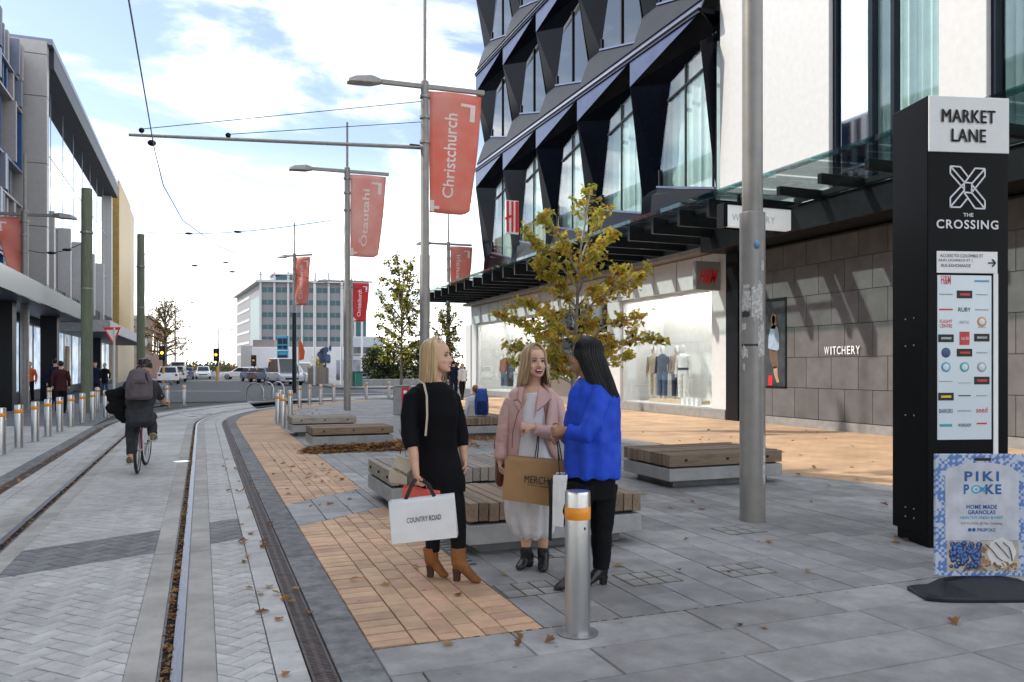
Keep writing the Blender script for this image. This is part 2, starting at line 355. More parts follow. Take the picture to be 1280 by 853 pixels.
M['groove'] = mat('groove_dirt', (.04, .025, .018), .95, var=.4, scale=25)
M['road_paint'] = mat('road_paint', (.62, .62, .61), .75, var=.15, scale=9)

def clip(poly, zone):
    k = len(zone); ar = sum(zone[i][0] * zone[(i + 1) % k][1] - zone[(i + 1) % k][0] * zone[i][1] for i in range(k))
    Z = zone if ar > 0 else zone[::-1]; outp = poly
    for i in range(k):
        a, b = Z[i], Z[(i + 1) % k]; inp = outp; outp = []
        if not inp: return []
        side = lambda p: (b[0] - a[0]) * (p[1] - a[1]) - (b[1] - a[1]) * (p[0] - a[0])
        for j in range(len(inp)):
            p, q = inp[j], inp[(j + 1) % len(inp)]; sp, sq = side(p), side(q)
            if sp >= 0: outp.append(p)
            if (sp > 0 and sq < 0) or (sp < 0 and sq > 0):
                t = sp / (sp - sq); outp.append((p[0] + t * (q[0] - p[0]), p[1] + t * (q[1] - p[1])))
    return outp
def area(p): return abs(sum(p[i][0] * p[(i + 1) % len(p)][1] - p[(i + 1) % len(p)][0] * p[i][1] for i in range(len(p)))) / 2
def visible(x, y):
    d = x * FW[0] + y * FW[1]
    if d < 2.5: return False
    px = CX + FPX * (x * RT[0] + y * RT[1]) / d; py = HY + FPX * CAM_H / d
    return -70 < px < 1350 and py < 930
def inset(poly, g):
    cx = sum(p[0] for p in poly) / len(poly); cy = sum(p[1] for p in poly) / len(poly); r = []
    for x, y in poly:
        dx_, dy_ = x - cx, y - cy; l_ = math.hypot(dx_, dy_) or 1; r.append((x - dx_ / l_ * g, y - dy_ / l_ * g))
    return r
def paver_mb(mb, poly, top, g=.004, th=.045):
    k = len(poly); ar = sum(poly[i][0] * poly[(i + 1) % k][1] - poly[(i + 1) % k][0] * poly[i][1] for i in range(k))
    if ar < 0: poly = poly[::-1]
    a = [Vector((x, y, top - th)) for x, y in poly]; b = [Vector((x, y, top - g)) for x, y in poly]; c = [Vector((x, y, top)) for x, y in inset(poly, g)]
    return mb.loft([a, b, c])
SHARED = {}
def pave(parent, name, zone, rects, m, top=0.0, gap=.004, limit=300, cham=.004, jit=.0012, seen=True, gapy=None):
    """rects: (cx, cy, w, h, rot)"""
    items = []
    for cx, cy, ww, hh, ro in rects:
        c_, s_ = math.cos(ro), math.sin(ro); a, b = ww / 2 - gap, hh / 2 - (gapy or gap)
        q = [(cx + x * c_ - y * s_, cy + x * s_ + y * c_) for x, y in ((-a, -b), (a, -b), (a, b), (-a, b))]
        p = clip(q, zone) if zone else q
        if len(p) < 3 or area(p) < 4e-4: continue
        if seen and not visible(cx, cy): continue
        items.append((math.hypot(cx, cy), p, abs(area(p) - area(q)) < 1e-7, (cx, cy, ww, hh, ro)))
    items.sort(key=lambda i: i[0]); rest = MB()
    for n_, (d, p, full, (cx, cy, ww, hh, ro)) in enumerate(items):
        z = top + random.uniform(-jit, jit)
        if n_ < limit:
            if full:
                key = (name, round(ww, 4), round(hh, 4), m.name)
                if key not in SHARED:
                    mb = MB(); a, b = ww / 2 - gap, hh / 2 - (gapy or gap)
                    paver_mb(mb, [(-a, -b), (a, -b), (a, b), (-a, b)], 0, cham); me = mb.mesh(name); me.materials.append(m); SHARED[key] = me
                o = bpy.data.objects.new(name, SHARED[key]); C.objects.link(o); o.location = (cx, cy, z); o.rotation_euler = (0, 0, ro)
            else:
                mb = MB(); paver_mb(mb, [(x - cx, y - cy) for x, y in p], 0, cham); me = mb.mesh(name); me.materials.append(m)
                o = bpy.data.objects.new(name, me); C.objects.link(o); o.location = (cx, cy, z)
            o.parent = parent
        else: paver_mb(rest, p, z, cham)
    if rest.f:
        o = rest.build(name + 's_beyond', m, parent); o['kind'] = 'stuff'
def running(x0, x1, y0, y1, wx, ly, along='y'):
    out_ = []
    if along == 'y':
        i = 0; x = x0 + wx / 2
        while x < x1 + wx:
            y = y0 - (ly * ((i * .37 + random.uniform(0, .25)) % 1)); 
            while y < y1 + ly:
                l_ = ly * random.choice((1, 1, 1, .8, 1.25)) if ly > .3 else ly
                out_.append((x, y + l_ / 2, wx, l_, 0)); y += l_
            x += wx; i += 1
    else:
        i = 0; y = y0 + wx / 2
        while y < y1 + wx:
            x = x0 - (ly * ((i * .37 + random.uniform(0, .25)) % 1))
            while x < x1 + ly:
                l_ = ly * random.choice((1, 1, 1, .8, 1.25)) if ly > .3 else ly
                out_.append((x + l_ / 2, y, l_, wx, 0)); x += l_
            y += wx; i += 1
    return out_
def herringbone(x0, x1, y0, y1, b, rot):
    """2:1 bricks of width b, pattern turned by rot"""
    out_ = []; c_, s_ = math.cos(rot), math.sin(rot); cx, cy = (x0 + x1) / 2, (y0 + y1) / 2; n_ = int(max(x1 - x0, y1 - y0) / b) + 4
    for i in range(-n_, n_):
        for j in range(-n_, n_):
            k = (i - j) % 4
            if k == 0: u, v, hw, hh = i + 1, j + .5, 2, 1
            elif k == 2: u, v, hw, hh = i + .5, j + 1 - 1 + .0, 1, 2
            else: continue
            if k == 2: u, v = i + .5 , j + 0.0
            X_, Y_ = u * b, v * b
            out_.append((cx + X_ * c_ - Y_ * s_, cy + X_ * s_ + Y_ * c_, hw * b, hh * b, rot))
    return [r for r in out_ if x0 - b * 2 < r[0] < x1 + b * 2 and y0 - b * 2 < r[1] < y1 + b * 2]

mb = MB(); mb.face([(-2500, -300, -.10), (2500, -300, -.10), (2500, 4000, -.10), (-2500, 4000, -.10)]); struct('ground', mb, M['dirt'])
# bed of the pedestrian street, everything is laid on it
mb = MB(); mb.face([(-30, -25, -.032), (13.98, -25, -.032), (13.98, 37, -.032), (-30, 37, -.032)]); struct('paving_bed', mb, M['mortar'])
mb = MB(); mb.face([(-60, 36.8, -.004), (75, 36.8, -.004), (75, 54, -.004), (-60, 54, -.004)]); mb.face([(-2.5, 54, -.004), (8.4, 54, -.004), (16, 600, -.004), (4, 600, -.004)])
road = struct('road', mb, M['asphalt'])
mb = MB(); mb.bb(-60, -2.6, 54.2, 220, -.1, .12); struct('far_pavement', mb, M['asphalt_pale'], bevel=.02)
mb = MB(); mb.prism([(8.6, 54.2), (120, 54.2), (120, 220), (11.5, 220)], -.1, .12); struct('plaza_pavement', mb, M['asphalt_pale'], bevel=.02)
mb = MB(); mb.bb(13.98, 90, -25, 37, -.1, .02); struct('building_floor', mb, M['concrete'])

# ---- the tram lane follows a path: straight, then a right-hand curve
RC, S0 = 22.0, 22.0
def path(s, off):
    if s < S0: return (off, s)
    ph = (s - S0) / RC
    return (RC - (RC - off) * math.cos(ph), S0 + (RC - off) * math.sin(ph))
def strip(mb, a, b, s0, s1, z, step=.8, th=0):
    n_ = max(1, int((s1 - s0) / step))
    for i in range(n_):
        u, v = s0 + (s1 - s0) * i / n_, s0 + (s1 - s0) * (i + 1) / n_
        p = [path(u, a), path(u, b), path(v, b), path(v, a)]
        if th: mb.prism(p, z - th, z)
        else: mb.face([(x, y, z) for x, y in p])
    return mb
SEND = S0 + RC * 1.15
mb = MB(); strip(mb, -2.56, .85, -20, SEND, -.020); lane = struct('tram_lane', mb, M['mortar'])
CXL = -.8595
def mirror(a): return 2 * CXL - a
# concrete rail beds, in cast lengths
for a, b in ((-.352, -.205), (-.085, .069)):
    for aa, bb in ((a, b), (mirror(b), mirror(a))):
        s = 1.0
        while s < 40:
            ln = 3.0; mbb = MB(); strip(mbb, aa, bb, s + .006, s + ln - .006, -.001, .6, .03); mbb.build('concrete_bed', M['lane_concrete'], lane); s += ln
for sgn in (0, 1):
    f = (lambda q: q) if not sgn else mirror
    def rng(a, b): return (min(f(a), f(b)), max(f(a), f(b)))
    mbb = MB(); strip(mbb, *rng(-.142, -.092), -3, SEND, .003, .6, .035); rl = mbb.build('rail', M['rail'], lane)
    mbb = MB(); strip(mbb, *rng(-.202, -.190), -3, SEND, .001, .6, .033); mbb.build('guard_lip', M['rail_side'], rl)
    mbb = MB(); strip(mbb, *rng(-.0915, -.0855), -3, SEND, -.006, .6, .02); mbb.build('rail_seal', M['rail_side'], rl)
    mbb = MB(); strip(mbb, *rng(-.190, -.142), -3, SEND, -.017, .6); mbb.build('rail_groove', M['groove'], rl)
    # edge slabs, slot drain, basalt kerb along the path
    for nm, a, b, ln, mm, lim in (('edge_slab', .337, .492, .62, M['edge_slab'], 26), ('kerb_stone', .622, .845, .95, M['basalt'], 22)):
        s = 1.2
        while s < lim:
            mbb = MB(); l_ = ln * random.choice((1, 1, .8)); x0, x1 = rng(a, b)
            p = [path(s + .003, x0 + .003), path(s + .003, x1 - .003), path(s + l_ - .003, x1 - .003), path(s + l_ - .003, x0 + .003)]
            if visible(*p[0]) or visible(*p[2]): paver_mb(mbb, p, random.uniform(-.001, .002) + (.004 if nm == 'kerb_stone' else 0), .006).build(nm, mm, lane)
            s += l_
        mbb = MB(); strip(mbb, *rng(a, b), s, SEND, 0, .8); mbb.build(nm + 's_beyond', mm, lane)['kind'] = 'stuff'
    # grates
    gm = MB(); x0, x1 = .497, .617
    gm.bb(-.06, -.046, 0, .5, -.03, 0); gm.bb(.046, .06, 0, .5, -.03, 0); gm.bb(-.045, .045, .001, .011, -.028, -.001); gm.bb(-.045, .045, .489, .499, -.028, -.001)
    for i in range(22): gm.bb(-.045, .045, .018 + i * .0214, .030 + i * .0214, -.02, -.0015)
    gm.bb(-.012, .012, .012, .488, -.021, -.0022)
    gme = gm.mesh('drain_grate'); gme.materials.append(M['rust_grate'])
    s = 1.5
    while s < 24:
        x, y = path(s, f(.557)); ph = 0 if s < S0 else -(s - S0) / RC
        if visible(x, y) or visible(x, y + .4):
            o = bpy.data.objects.new('drain_grate', gme); C.objects.link(o); o.location = (x, y, -.002); o.rotation_euler = (0, 0, ph); o.parent = lane
        s += .503
    mbb = MB(); strip(mbb, *rng(.497, .617), 24, SEND, -.003, .8); mbb.build('drain_beyond', M['rust_grate'], lane)
# pavers of the lane; the dark chevron crosses it
def lo(x): return 7.22 + .45 * x
def hi(x): return 8.22 + .5 * x
for nm, x0, x1, lim in (('middle', -1.367, -.354, 300), ('right', .071, .335, 110), ('left', mirror(.335), mirror(.071), 60)):
    HB = herringbone(x0, x1, 3.2, 15.0, .112, R(45))
    za = [(x0, 2.5), (x1, 2.5), (x1, lo(x1)), (x0, lo(x0))]
    zb = [(x0, lo(x0)), (x1, lo(x1)), (x1, hi(x1)), (x0, hi(x0))]
    zc = [(x0, hi(x0)), (x1, hi(x1)), (x1, 14.8), (x0, 14.8)]
    near = MB(); par = near
    pave(lane, 'lane_paver', za, HB, M['lane_paver'], -.001, .0035, 190 if nm == 'middle' else 60)
    pave(lane, 'dark_lane_paver', zb, HB, M['band_paver'], -.001, .0035, 80 if nm == 'middle' else 30)
    pave(lane, 'lane_paver', zc, HB, M['lane_paver'], -.001, .0035, 0)
    mbb = MB(); strip(mbb, x0, x1, 14.8, SEND, -.001, .8); mbb.build('lane_surface_beyond', M['lane_far'], lane)['kind'] = 'stuff'
# painted lane marking on the curve
mb = MB()
for p, q in (((226, 516), (262, 518.5)), ((262, 518.5), (276, 514)), ((226, 516), (240, 521)), ((240, 521), (266, 517.5))):
    a, b = G(*p, .008), G(*q, .008); mb.bar(a, b, .14, .004)
tag(mb.build('road_marking', M['road_paint']), kind='structure')
# far side of the road markings
mb = MB()
for a, b in (((215, 489), (300, 489.3)), ((404, 492.5), (480, 492))):
    mb.bar(G(*a, .004), G(*b, .004), .35, .004)
mb.build('road_line', M['road_paint'], road)

# ---- footpath on the right
mb = MB(); mb.face([(.85, -20, -.02), (13.97, -20, -.02), (13.97, 36.9, -.02), (.85, 36.9, -.02)]); foot = struct('footpath', mb, M['mortar'])
E = .848
pave(foot, 'wide_slab', [(E, -1), (9, -1), (9, 4.22), (E, 4.22)], running(E, 9, 4.22 - .39 * 9, 4.22, .39, .92, 'x'), M['slab_near'], 0, .004, 120, .006, .0018)
CH = lambda x: 7.05 + .8 * x      # near edge of grey chevron on the path
CH2 = lambda x: 8.22 + .92 * x
TR = 1.84
# terracotta panels with soldier borders
def terra(zone, y0, y1, lim):
    b1 = [(E + .12, y0 + .062 + i * .124, .24, .124, 0) for i in range(int((y1 - y0) / .124) + 1)]
    b2 = [(TR - .11, y0 + .062 + i * .124, .22, .124, 0) for i in range(int((y1 - y0) / .124) + 1)]
    mid = []; n_ = 4; wv = (TR - .22 - E - .24) / n_
    for i in range(n_):
        y = y0 - .25 * ((i * .5) % 1)
        while y < y1 + .25: mid.append((E + .24 + wv * (i + .5), y + .125, wv, .25, 0)); y += .25
    pave(foot, 'terracotta_paver', zone, b1 + b2 + mid, M['terracotta'], 0, .0032, lim, .004, .0022, True, .0075)
terra([(E, 4.26), (TR, 4.22), (TR, CH(TR)), (E, CH(E))], 4.22, CH(TR), 200)
terra([(E, CH2(E)), (TR, CH2(TR)), (TR, 20), (E, 20)], CH2(E), 16.5, 100)
mbb = MB(); mbb.face([(E, 16.5, -.0005), (TR, 16.5, -.0005), (TR, 21.3, -.0005), (E, 21.3, -.0005)]); 
strip(mbb, E, TR, 21.9, SEND - 8, -.0005); mbb.face([(E, 21.3, -.0005), (TR, 21.3, -.0005), (TR, 22, -.0005), (E, 22, -.0005)]); mbb.build('terracotta_beyond', M['terra_far'], foot)
RS = running(E, 8.6, 4.22, 22, .30, .62, 'y')
cob = [(2.05, 5.0), (2.95, 4.95), (3.72, 4.9), (2.65, 5.9), (4.6, 6.1), (3.3, 7.4)]
def not_cob(r): return all(not (abs(r[0] - cx) < .24 and abs(r[1] - cy) < .24) for cx, cy in cob)
SX = 8.05
pave(foot, 'stone_slab', [(TR + .004, 4.224), (SX, 4.224), (SX, 22), (TR + .004, 22)], RS, M['slab'], 0, .0035, 300, .005, .0016)
pave(foot, 'band_slab', [(E, CH(E)), (TR, CH(TR)), (TR, CH2(TR)), (E, CH2(E))], RS, M['slab'], 0, .0035, 60, .005, .0016)
mbb = MB(); mbb.face([(TR + .004, 22, -.001), (SX, 22, -.001), (SX, 36.9, -.001), (TR + .004, 36.9, -.001)]); mbb.build('stone_beyond', M['slab_far'], foot)
# terracotta apron before the shops, chevron edged
mbb = MB(); zz_ = .0012
mbb.prism([(8.3, 4.5), (13.95, 4.5), (13.95, 36.9), (8.6, 36.9), (8.9, 21), (8.2, 15), (8.7, 12.2), (7.6, 9.6), (7.75, 8.7), (8.25, 7.4)], -.018, zz_); mbb.build('terracotta_apron', M['terra_far'], foot)
pave(foot, 'stone_slab', [(SX, 4.224), (8.28, 4.224), (8.28, 20), (SX, 20)], running(SX, 8.3, 4.22, 20, .25, .62, 'y'), M['slab'], 0, .0035, 20)
# small setts set between slabs, with moss
for cx, cy in cob:
    mbb = MB(); mbb.bb(cx - .2, cx + .2, cy - .16, cy + .16, -.01, .0022); mbb.build('mossy_joint', M['moss'], foot)
    pave(foot, 'sett', None, [(cx - .13 + i * .13, cy - .08 + j * .155, .13, .155, 0) for i in range(3) for j in range(2)], M['slab'], .0045, .008, 300, .004)
# mossy joint line between the two slab fields
mbb = MB()
for i in range(60):
    x = E + i * .08; mbb.bb(x, x + random.uniform(.02, .075), 4.216, 4.226, -.01, random.uniform(-.002, .002))
o = mbb.build('joint_moss', M['moss'], foot); o['kind'] = 'stuff'
# ---- footpath on the left
mb = MB(); mb.face([(-29, -20, -.02), (-2.57, -20, -.02), (-2.57, 36.9, -.02), (-29, 36.9, -.02)]); footl = struct('footpath_left', mb, M['mortar'])
LE = mirror(.848)
pave(footl, 'pale_paver', [(-7, 8), (LE, 8), (LE, 22.8), (-7, 24.3)], running(-7, LE, 8, 23.5, .2, .4, 'x'), M['lane_paver'], 0, .003, 300, .004)
mbb = MB(); mbb.prism([(-29, 23.3 + 1.5), (-7, 24.3), (LE, 22.8), (LE, 36.9), (-29, 36.9)], -.018, 0); mbb.build('asphalt_apron', M['asphalt_pale'], footl)
# ================================================================== bollards
def bollard():
    t = thing('bollard', 'x', 'bollard', group='steel bollards with orange bands')
    MB().lathe([(.001, 0), (.072, 0), (.072, .785), (.069, .80), (.03, .806), (.001, .806)], 28).build('post', M['steel'], t, smooth=True)
    MB().lathe([(.0725, .645), (.0738, .647), (.0738, .713), (.0725, .715)], 28).build('reflective_band', M['orange_band'], t, smooth=True)
    MB().lathe([(.072, .003), (.118, .003), (.118, .006), (.072, .008)], 28).build('base_collar', M['steel_dull'], t, smooth=True)
    return t
bo = bollard()
bo.location = G(722, 791); bo['label'] = 'dented steel bollard with orange band, nearest of all, before the woman in blue'
ds = MB()
for a in (2.2, 2.5, 2.8): pass
LB = [(1.6, 568.6), (23.5, 560), (44, 552), (60, 545.6), (74.6, 540), (88.6, 534), (103, 529), (116, 525), (132, 522)]
names = ['cut by the left edge of the photo', 'second from the left edge', 'third from the left edge', 'fourth from the left edge', 'fifth from left, before the person in maroon', 'sixth from left, left of the green pole', 'right before the nearest green timber pole', 'eighth from left, just right of green pole', 'last one, beside the hanging coat']
for (x, y), nm in zip(LB, names): copy_tree(bo, None, G(x, y), 0, 'steel bollard in left kerb row, ' + nm)
for x, y, nm in ((61.5, 514, 'steel bollard behind the left kerb row, left of the person in maroon'), (121.5, 513.6, 'steel bollard behind the left kerb row, right of the green timber pole'), (209, 509, 'steel bollard just right of the cyclist at the road mouth'), (230, 507.5, 'lone steel bollard in the middle of the road mouth'),
    (347.5, 529, 'leftmost bollard of the cluster at the bench corner'), (354, 534, 'nearest bollard of the cluster at the bench corner'), (363, 522, 'bollard of the corner cluster right behind the pale bench'), (350.5, 521, 'rearmost bollard of the tight corner cluster'), (374.5, 509.5, 'bollard of the right kerb row, beside the dark lamp pole'), (387, 506.7, 'second bollard of the right kerb row after the dark lamp pole'), (401, 506, 'third bollard of the right kerb row after the dark lamp pole'), (417, 503, 'bollard of the right kerb row just left of the middle lamp pole'), (457.7, 499.7, 'bollard right of the middle lamp pole'), (486, 498.3, 'bollard beside the red litter bin')):
    copy_tree(bo, None, G(x, y), 0, nm)
# dents and sticker on the nearest one
dn = MB(); c = Vector(bo.location)
dn.ball((0.010, -.0715, .60), (.006, .004, .009), 8, 5)
sc_ = link_mesh('scuff', dn.mesh('scuff'), M['black_print'], bo)
# ================================================================== bike hoops
for i, (x0, x1, yb) in enumerate(((308.5, 329, 499.5), (327, 342, 497), (340, 355, 496))):
    a, b = G(x0, yb), G(x1, yb + .4); t = thing('bike_rack', 'steel bicycle hoop at the road mouth, ' + ('leftmost', 'middle', 'rightmost')[i] + ' of three', 'bike rack', (a + b) / 2, 'bicycle hoops')
    pts = [a] + [a.lerp(b, .5 - .5 * math.cos(math.pi * k / 12)) + Vector((0, 0, .38 + .37 * math.sin(math.pi * k / 12))) for k in range(13)] + [b]
    MB().tube(pts, .03, 8).build('hoop', M['steel'], t, smooth=True)
    for q in (a, b): MB().lathe([(.001, .002), (.09, .002), (.09, .012), (.001, .012)], 14, q).build('base_flange', M['steel_dull'], t)
# ================================================================== lamp posts
def banner(t, P, u, arm_z, wd, hgt, mm, word, wm, name='banner', bow=.05, flip=False, taper=.22):
    """cloth hanging from the arm beside the pole; u = horizontal direction of the arm"""
    u = Vector(u).normalized(); nn = Vector((u.y, -u.x, 0)); rows, cols = 18, 10; vv = []
    mbn = MB(); grid = []
    for r in range(rows + 1):
        g = r / rows; rw = []
        for c_ in range(cols + 1):
            q = c_ / cols; x = .10 + q * wd * (1 - taper * g ** 1.4) ; zc = arm_z - .10 - hgt * g
            if g > .96: zc += .0
            if q > .86 and g > .93: zc += .10 * (q - .86) / .14
            off = bow * math.sin(q * 3.1 + g * 2.2) + .03 * math.sin(g * 9 + q * 4)
            rw.append(P + u * x + nn * off + Vector((0, 0, zc)))
        grid.append(rw)
    for r in range(rows):
        for c_ in range(cols): mbn.face([grid[r][c_], grid[r + 1][c_], grid[r + 1][c_ + 1], grid[r][c_ + 1]])
    b = mbn.build(name, mm, t, smooth=True)
    sm = b.modifiers.new('thickness', 'SOLIDIFY'); sm.thickness = .006
    def at(q, g, lift):
        c_ = min(cols - 1e-6, max(0, q * cols)); r = min(rows - 1e-6, max(0, g * rows)); i, j = int(r), int(c_); fi, fj = r - i, c_ - j
        p = grid[i][j].lerp(grid[i][j + 1], fj).lerp(grid[i + 1][j].lerp(grid[i + 1][j + 1], fj), fi)
        return p + nn * lift
    side = 1 if nn.dot(Vector((0, 0, 0)) - P) > 0 else -1
    if word:
        me = text_mesh(word, .012)
        xs = [v.co.x for v in me.vertices]; ys = [v.co.y for v in me.vertices]; cx, cy = (max(xs) + min(xs)) / 2, (max(ys) + min(ys)) / 2; W_, H_ = max(xs) - min(xs), max(ys) - min(ys)
        bm = bmesh.new(); bm.from_mesh(me); bmesh.ops.subdivide_edges(bm, edges=[e for e in bm.edges if e.calc_length() > .08], cuts=1); bm.to_mesh(me); bm.free()
        o_ = org(t)
        for v in me.vertices:
            a_, b_ = (v.co.x - cx) / W_, (v.co.y - cy) / H_
            if flip: g, q = .52 - a_ * .70, .42 + b_ * .26
            else: g, q = .52 - a_ * .70, .42 - b_ * .26
            v.co = at(q, g, .012 * side) - o_
        link_mesh('lettering', me, wm, b)
    for pts in ([(.60, .09), (.86, .09)], [(.84, .08), (.84, .22)], [(.02, .955), (.24, .955)], [(.06, .90), (.06, .99)]):
        (q0, g0), (q1, g1) = pts; wq, wg = .05, .012
        if q0 != q1: c4 = [(q0, g0 - wg), (q1, g0 - wg), (q1, g0 + wg), (q0, g0 + wg)]
        else: c4 = [(q0 - wq / 1, g0), (q0 + wq / 1, g0), (q0 + wq / 1, g1), (q0 - wq / 1, g1)]
        MB().face([at(q, min(g, .999), .012 * side) for q, g in c4]).build('corner_mark', wm, b)
def lamp_head(mbh, p, u, s=1.0):
    """flat faceted road-lamp: p inner end, u outward"""
    u = Vector(u).normalized(); n_ = Vector((u.y, -u.x, 0)); z = Vector((0, 0, 1)); rings = []
    for x, wd, h0, h1 in ((0, .07, -.05, .05), (.12, .12, -.07, .08), (.25, .17, -.09, .10), (.62, .17, -.10, .05), (.80, .13, -.11, -.03)):
        c = p + u * x * s; rings.append([c - n_ * wd * s + z * h0 * s, c + n_ * wd * s + z * h0 * s, c + n_ * wd * .7 * s + z * h1 * s, c - n_ * wd * .7 * s + z * h1 * s])
    return mbh.loft(rings)
def lamp_post(label, base, arm_z, u, r=.105, top=3.0, ban=None, lamp=1.9, arm2=1.5, mm=None, step_z=4.2, twoarm=True, group='lamp posts along the street'):
    t = thing('street_lamp', label, 'street lamp', base, group); B = Vector(base); mm = mm or M['pole_grey']
    MB().lathe([(.001, 0), (r * 1.18, 0), (r * 1.18, step_z), (r, step_z + .04), (r * .92, arm_z + .12), (r * .4, arm_z + .16), (r * .36, arm_z + top), (.001, arm_z + top + .01)], 20, B).build('pole', mm, t, smooth=True)
    u = Vector(u).normalized(); a = MB(); z = Vector((0, 0, arm_z))
    a.bar(B + z - u * lamp, B + z + u * arm2, .09, .11); ao = a.build('arm', mm, t, bevel=.01)
    if lamp > .3: lamp_head(MB(), B + z - u * lamp, -u).build('lamp_head', M['galv'], t, bevel=.012)
    for zc in (arm_z - .25, arm_z - .75, arm_z - 1.35): MB().lathe([(r * 1.0, zc - .03), (r * 1.22, zc - .03), (r * 1.22, zc + .03), (r * 1.0, zc + .03)], 14, B).build('pole_clamp', M['galv'], t)
    if ban: banner(t, B, u, arm_z, *ban)
    return t
wf = mat('faded_white_print', (.86, .72, .68), .7, var=.03)
# nearest pole, cut by the top of the picture
pA = thing('street_lamp', 'thick grey lamp pole with torn stickers, in front of the grey stone wall', 'street lamp', G(940.5, 651), 'lamp posts along the street'); B = G(940.5, 651)
MB().lathe([(.001, 0), (.122, 0), (.122, 2.995), (.12, 3.0), (.098, 3.012), (.098, 7.5), (.06, 9.6), (.001, 9.6)], 36, B).build('pole', M['pole_grey'], pA, smooth=True)
am = MB(); am.bar(B + Vector((-1.8, 0, 8.3)), B + Vector((1.3, 0, 8.3)), .09, .11); am.build('arm', M['pole_grey'], pA, bevel=.01); lamp_head(MB(), B + Vector((-1.8, 0, 8.3)), (-1, 0, 0)).build('lamp_head', M['galv'], pA, bevel=.012)
def wrap(ang0, ang1, z0, z1, mm, name, par, r=.1235, n=8, ragged=.0, seed=1, base=B):
    rg = random.Random(seed); m_ = MB(); rings = []
    for i in range(n + 1):
        a = ang0 + (ang1 - ang0) * i / n; jt = rg.uniform(-ragged, ragged); jb = rg.uniform(-ragged, ragged)
        rings.append([base + Vector((r * math.cos(a), r * math.sin(a), z0 + jb)), base + Vector((r * math.cos(a), r * math.sin(a), z1 + jt)), base + Vector(((r - .002) * math.cos(a), (r - .002) * math.sin(a), z1 + jt)), base + Vector(((r - .002) * math.cos(a), (r - .002) * math.sin(a), z0 + jb))])
    return m_.loft(rings).build(name, mm, par, smooth=False)
aC = math.atan2(-B.y, -B.x)     # toward the camera
M['torn_paper'] = mat('torn_paper', (.86, .85, .83), .85, var=.2, scale=34, col2=(.30, .29, .28), detail=8)
M['tape'] = mat('black_tape', (.03, .03, .03), .5)
M['sticker_blue'] = mat('sticker_blue', (.20, .42, .62), .5)
zf = lambda py: CAM_H + (HY - py) / FPX * 7.8
for a0, a1, p0, p1, mm, rag, sd_ in ((-.75, -.2, 372, 357, 'torn_paper', .008, 1), (-.9, -.1, 388, 373, 'torn_paper', .02, 2), (-.05, .85, 398, 358, 'torn_paper', .05, 3), (-.9, -.2, 397, 390, 'tape', .006, 4), (-.75, -.15, 365, 361, 'tape', .004, 5), (.45, 1.1, 446, 405, 'torn_paper', .06, 6), (-.9, -.5, 412, 404, 'torn_paper', .015, 7), (-.95, -.35, 446, 434, 'torn_paper', .03, 8), (.45, .95, 445, 436, 'torn_paper', .025, 9), (-.95, .8, 433, 430.5, 'tape', .002, 10), (-.8, -.6, 463, 455, 'torn_paper', .015, 11), (.75, 1.0, 340, 327, 'torn_paper', .01, 12), (.95, 1.25, 600, 545, 'torn_paper', .05, 13), (.9, 1.2, 597, 580, 'torn_paper', .03, 14)):
    wrap(aC + a0, aC + a1, zf(p0), zf(p1), M[mm], 'sticker', pA, ragged=rag, seed=sd_)
st = MB(); st.ball(B + Vector((.121 * math.cos(aC + .35), .121 * math.sin(aC + .35), zf(308))), (.032, .032, .04), 12, 6); st.build('sticker', M['sticker_blue'], pA)
# posts with banners
XR = (1, -.05, 0)
b1 = D(531, HY, 19.4); b1.z = 0
pB = lamp_post('tall lamp post carrying the large red Christchurch banner, behind the blonde woman', b1, 8.3, XR, .105, 2.6, (1.33, 2.95, M['banner_red'], 'Christchurch', wf), 1.05, 1.5)
b2 = D(434, HY, 27.8); b2.z = 0
pC = lamp_post('lamp post with pale red Otautahi banner, second from the blonde woman', b2, 8.3, XR, .105, 1.7, (1.25, 2.85, M['banner_pale'], '\u014ctautahi', wf), 1.15, 1.45)
b3 = D(368, HY, 46); b3.z = 0
pD = lamp_post('far lamp post with dark lower pole and narrow red banner', b3, 7.9, (.75, -.66, 0), .10, 1.9, (.95, 2.75, M['banner_red'], 'Christchurch', wf), .4, 1.2)
mdk = MB(); mdk.lathe([(.127, .02), (.127, 4.6), (.12, 4.62)], 14, b3); mdk.build('dark_sleeve', M['black_plastic'], pD, smooth=True)
b4 = D(439.5, HY, 57); b4.z = 0
pE = lamp_post('farthest lamp post with bright red banner, just right of the middle lamp post', b4, 7.6, XR, .10, .4, (1.15, 2.75, M['red'], 'Christchurch', M['white_print']), 1.6, 1.5)
b5 = D(560.5, HY, 43); b5.z = 0
pF = lamp_post('lamp post with red banner at the corner of the dark building', b5, 8.1, XR, .10, 1.6, (1.25, 2.7, M['banner_red'], '\u014ctautahi', wf, 'banner', .05, True), .95, 1.3)
b6 = G(31, 511)
pG = lamp_post('lamp post with red pennant before the blue-finned building', b6, 7.0, (-1, .12, 0), .12, 2.2, (.85, 2.4, M['banner_red'], None, wf, 'banner', .05, False, .72), .9, 1.0)
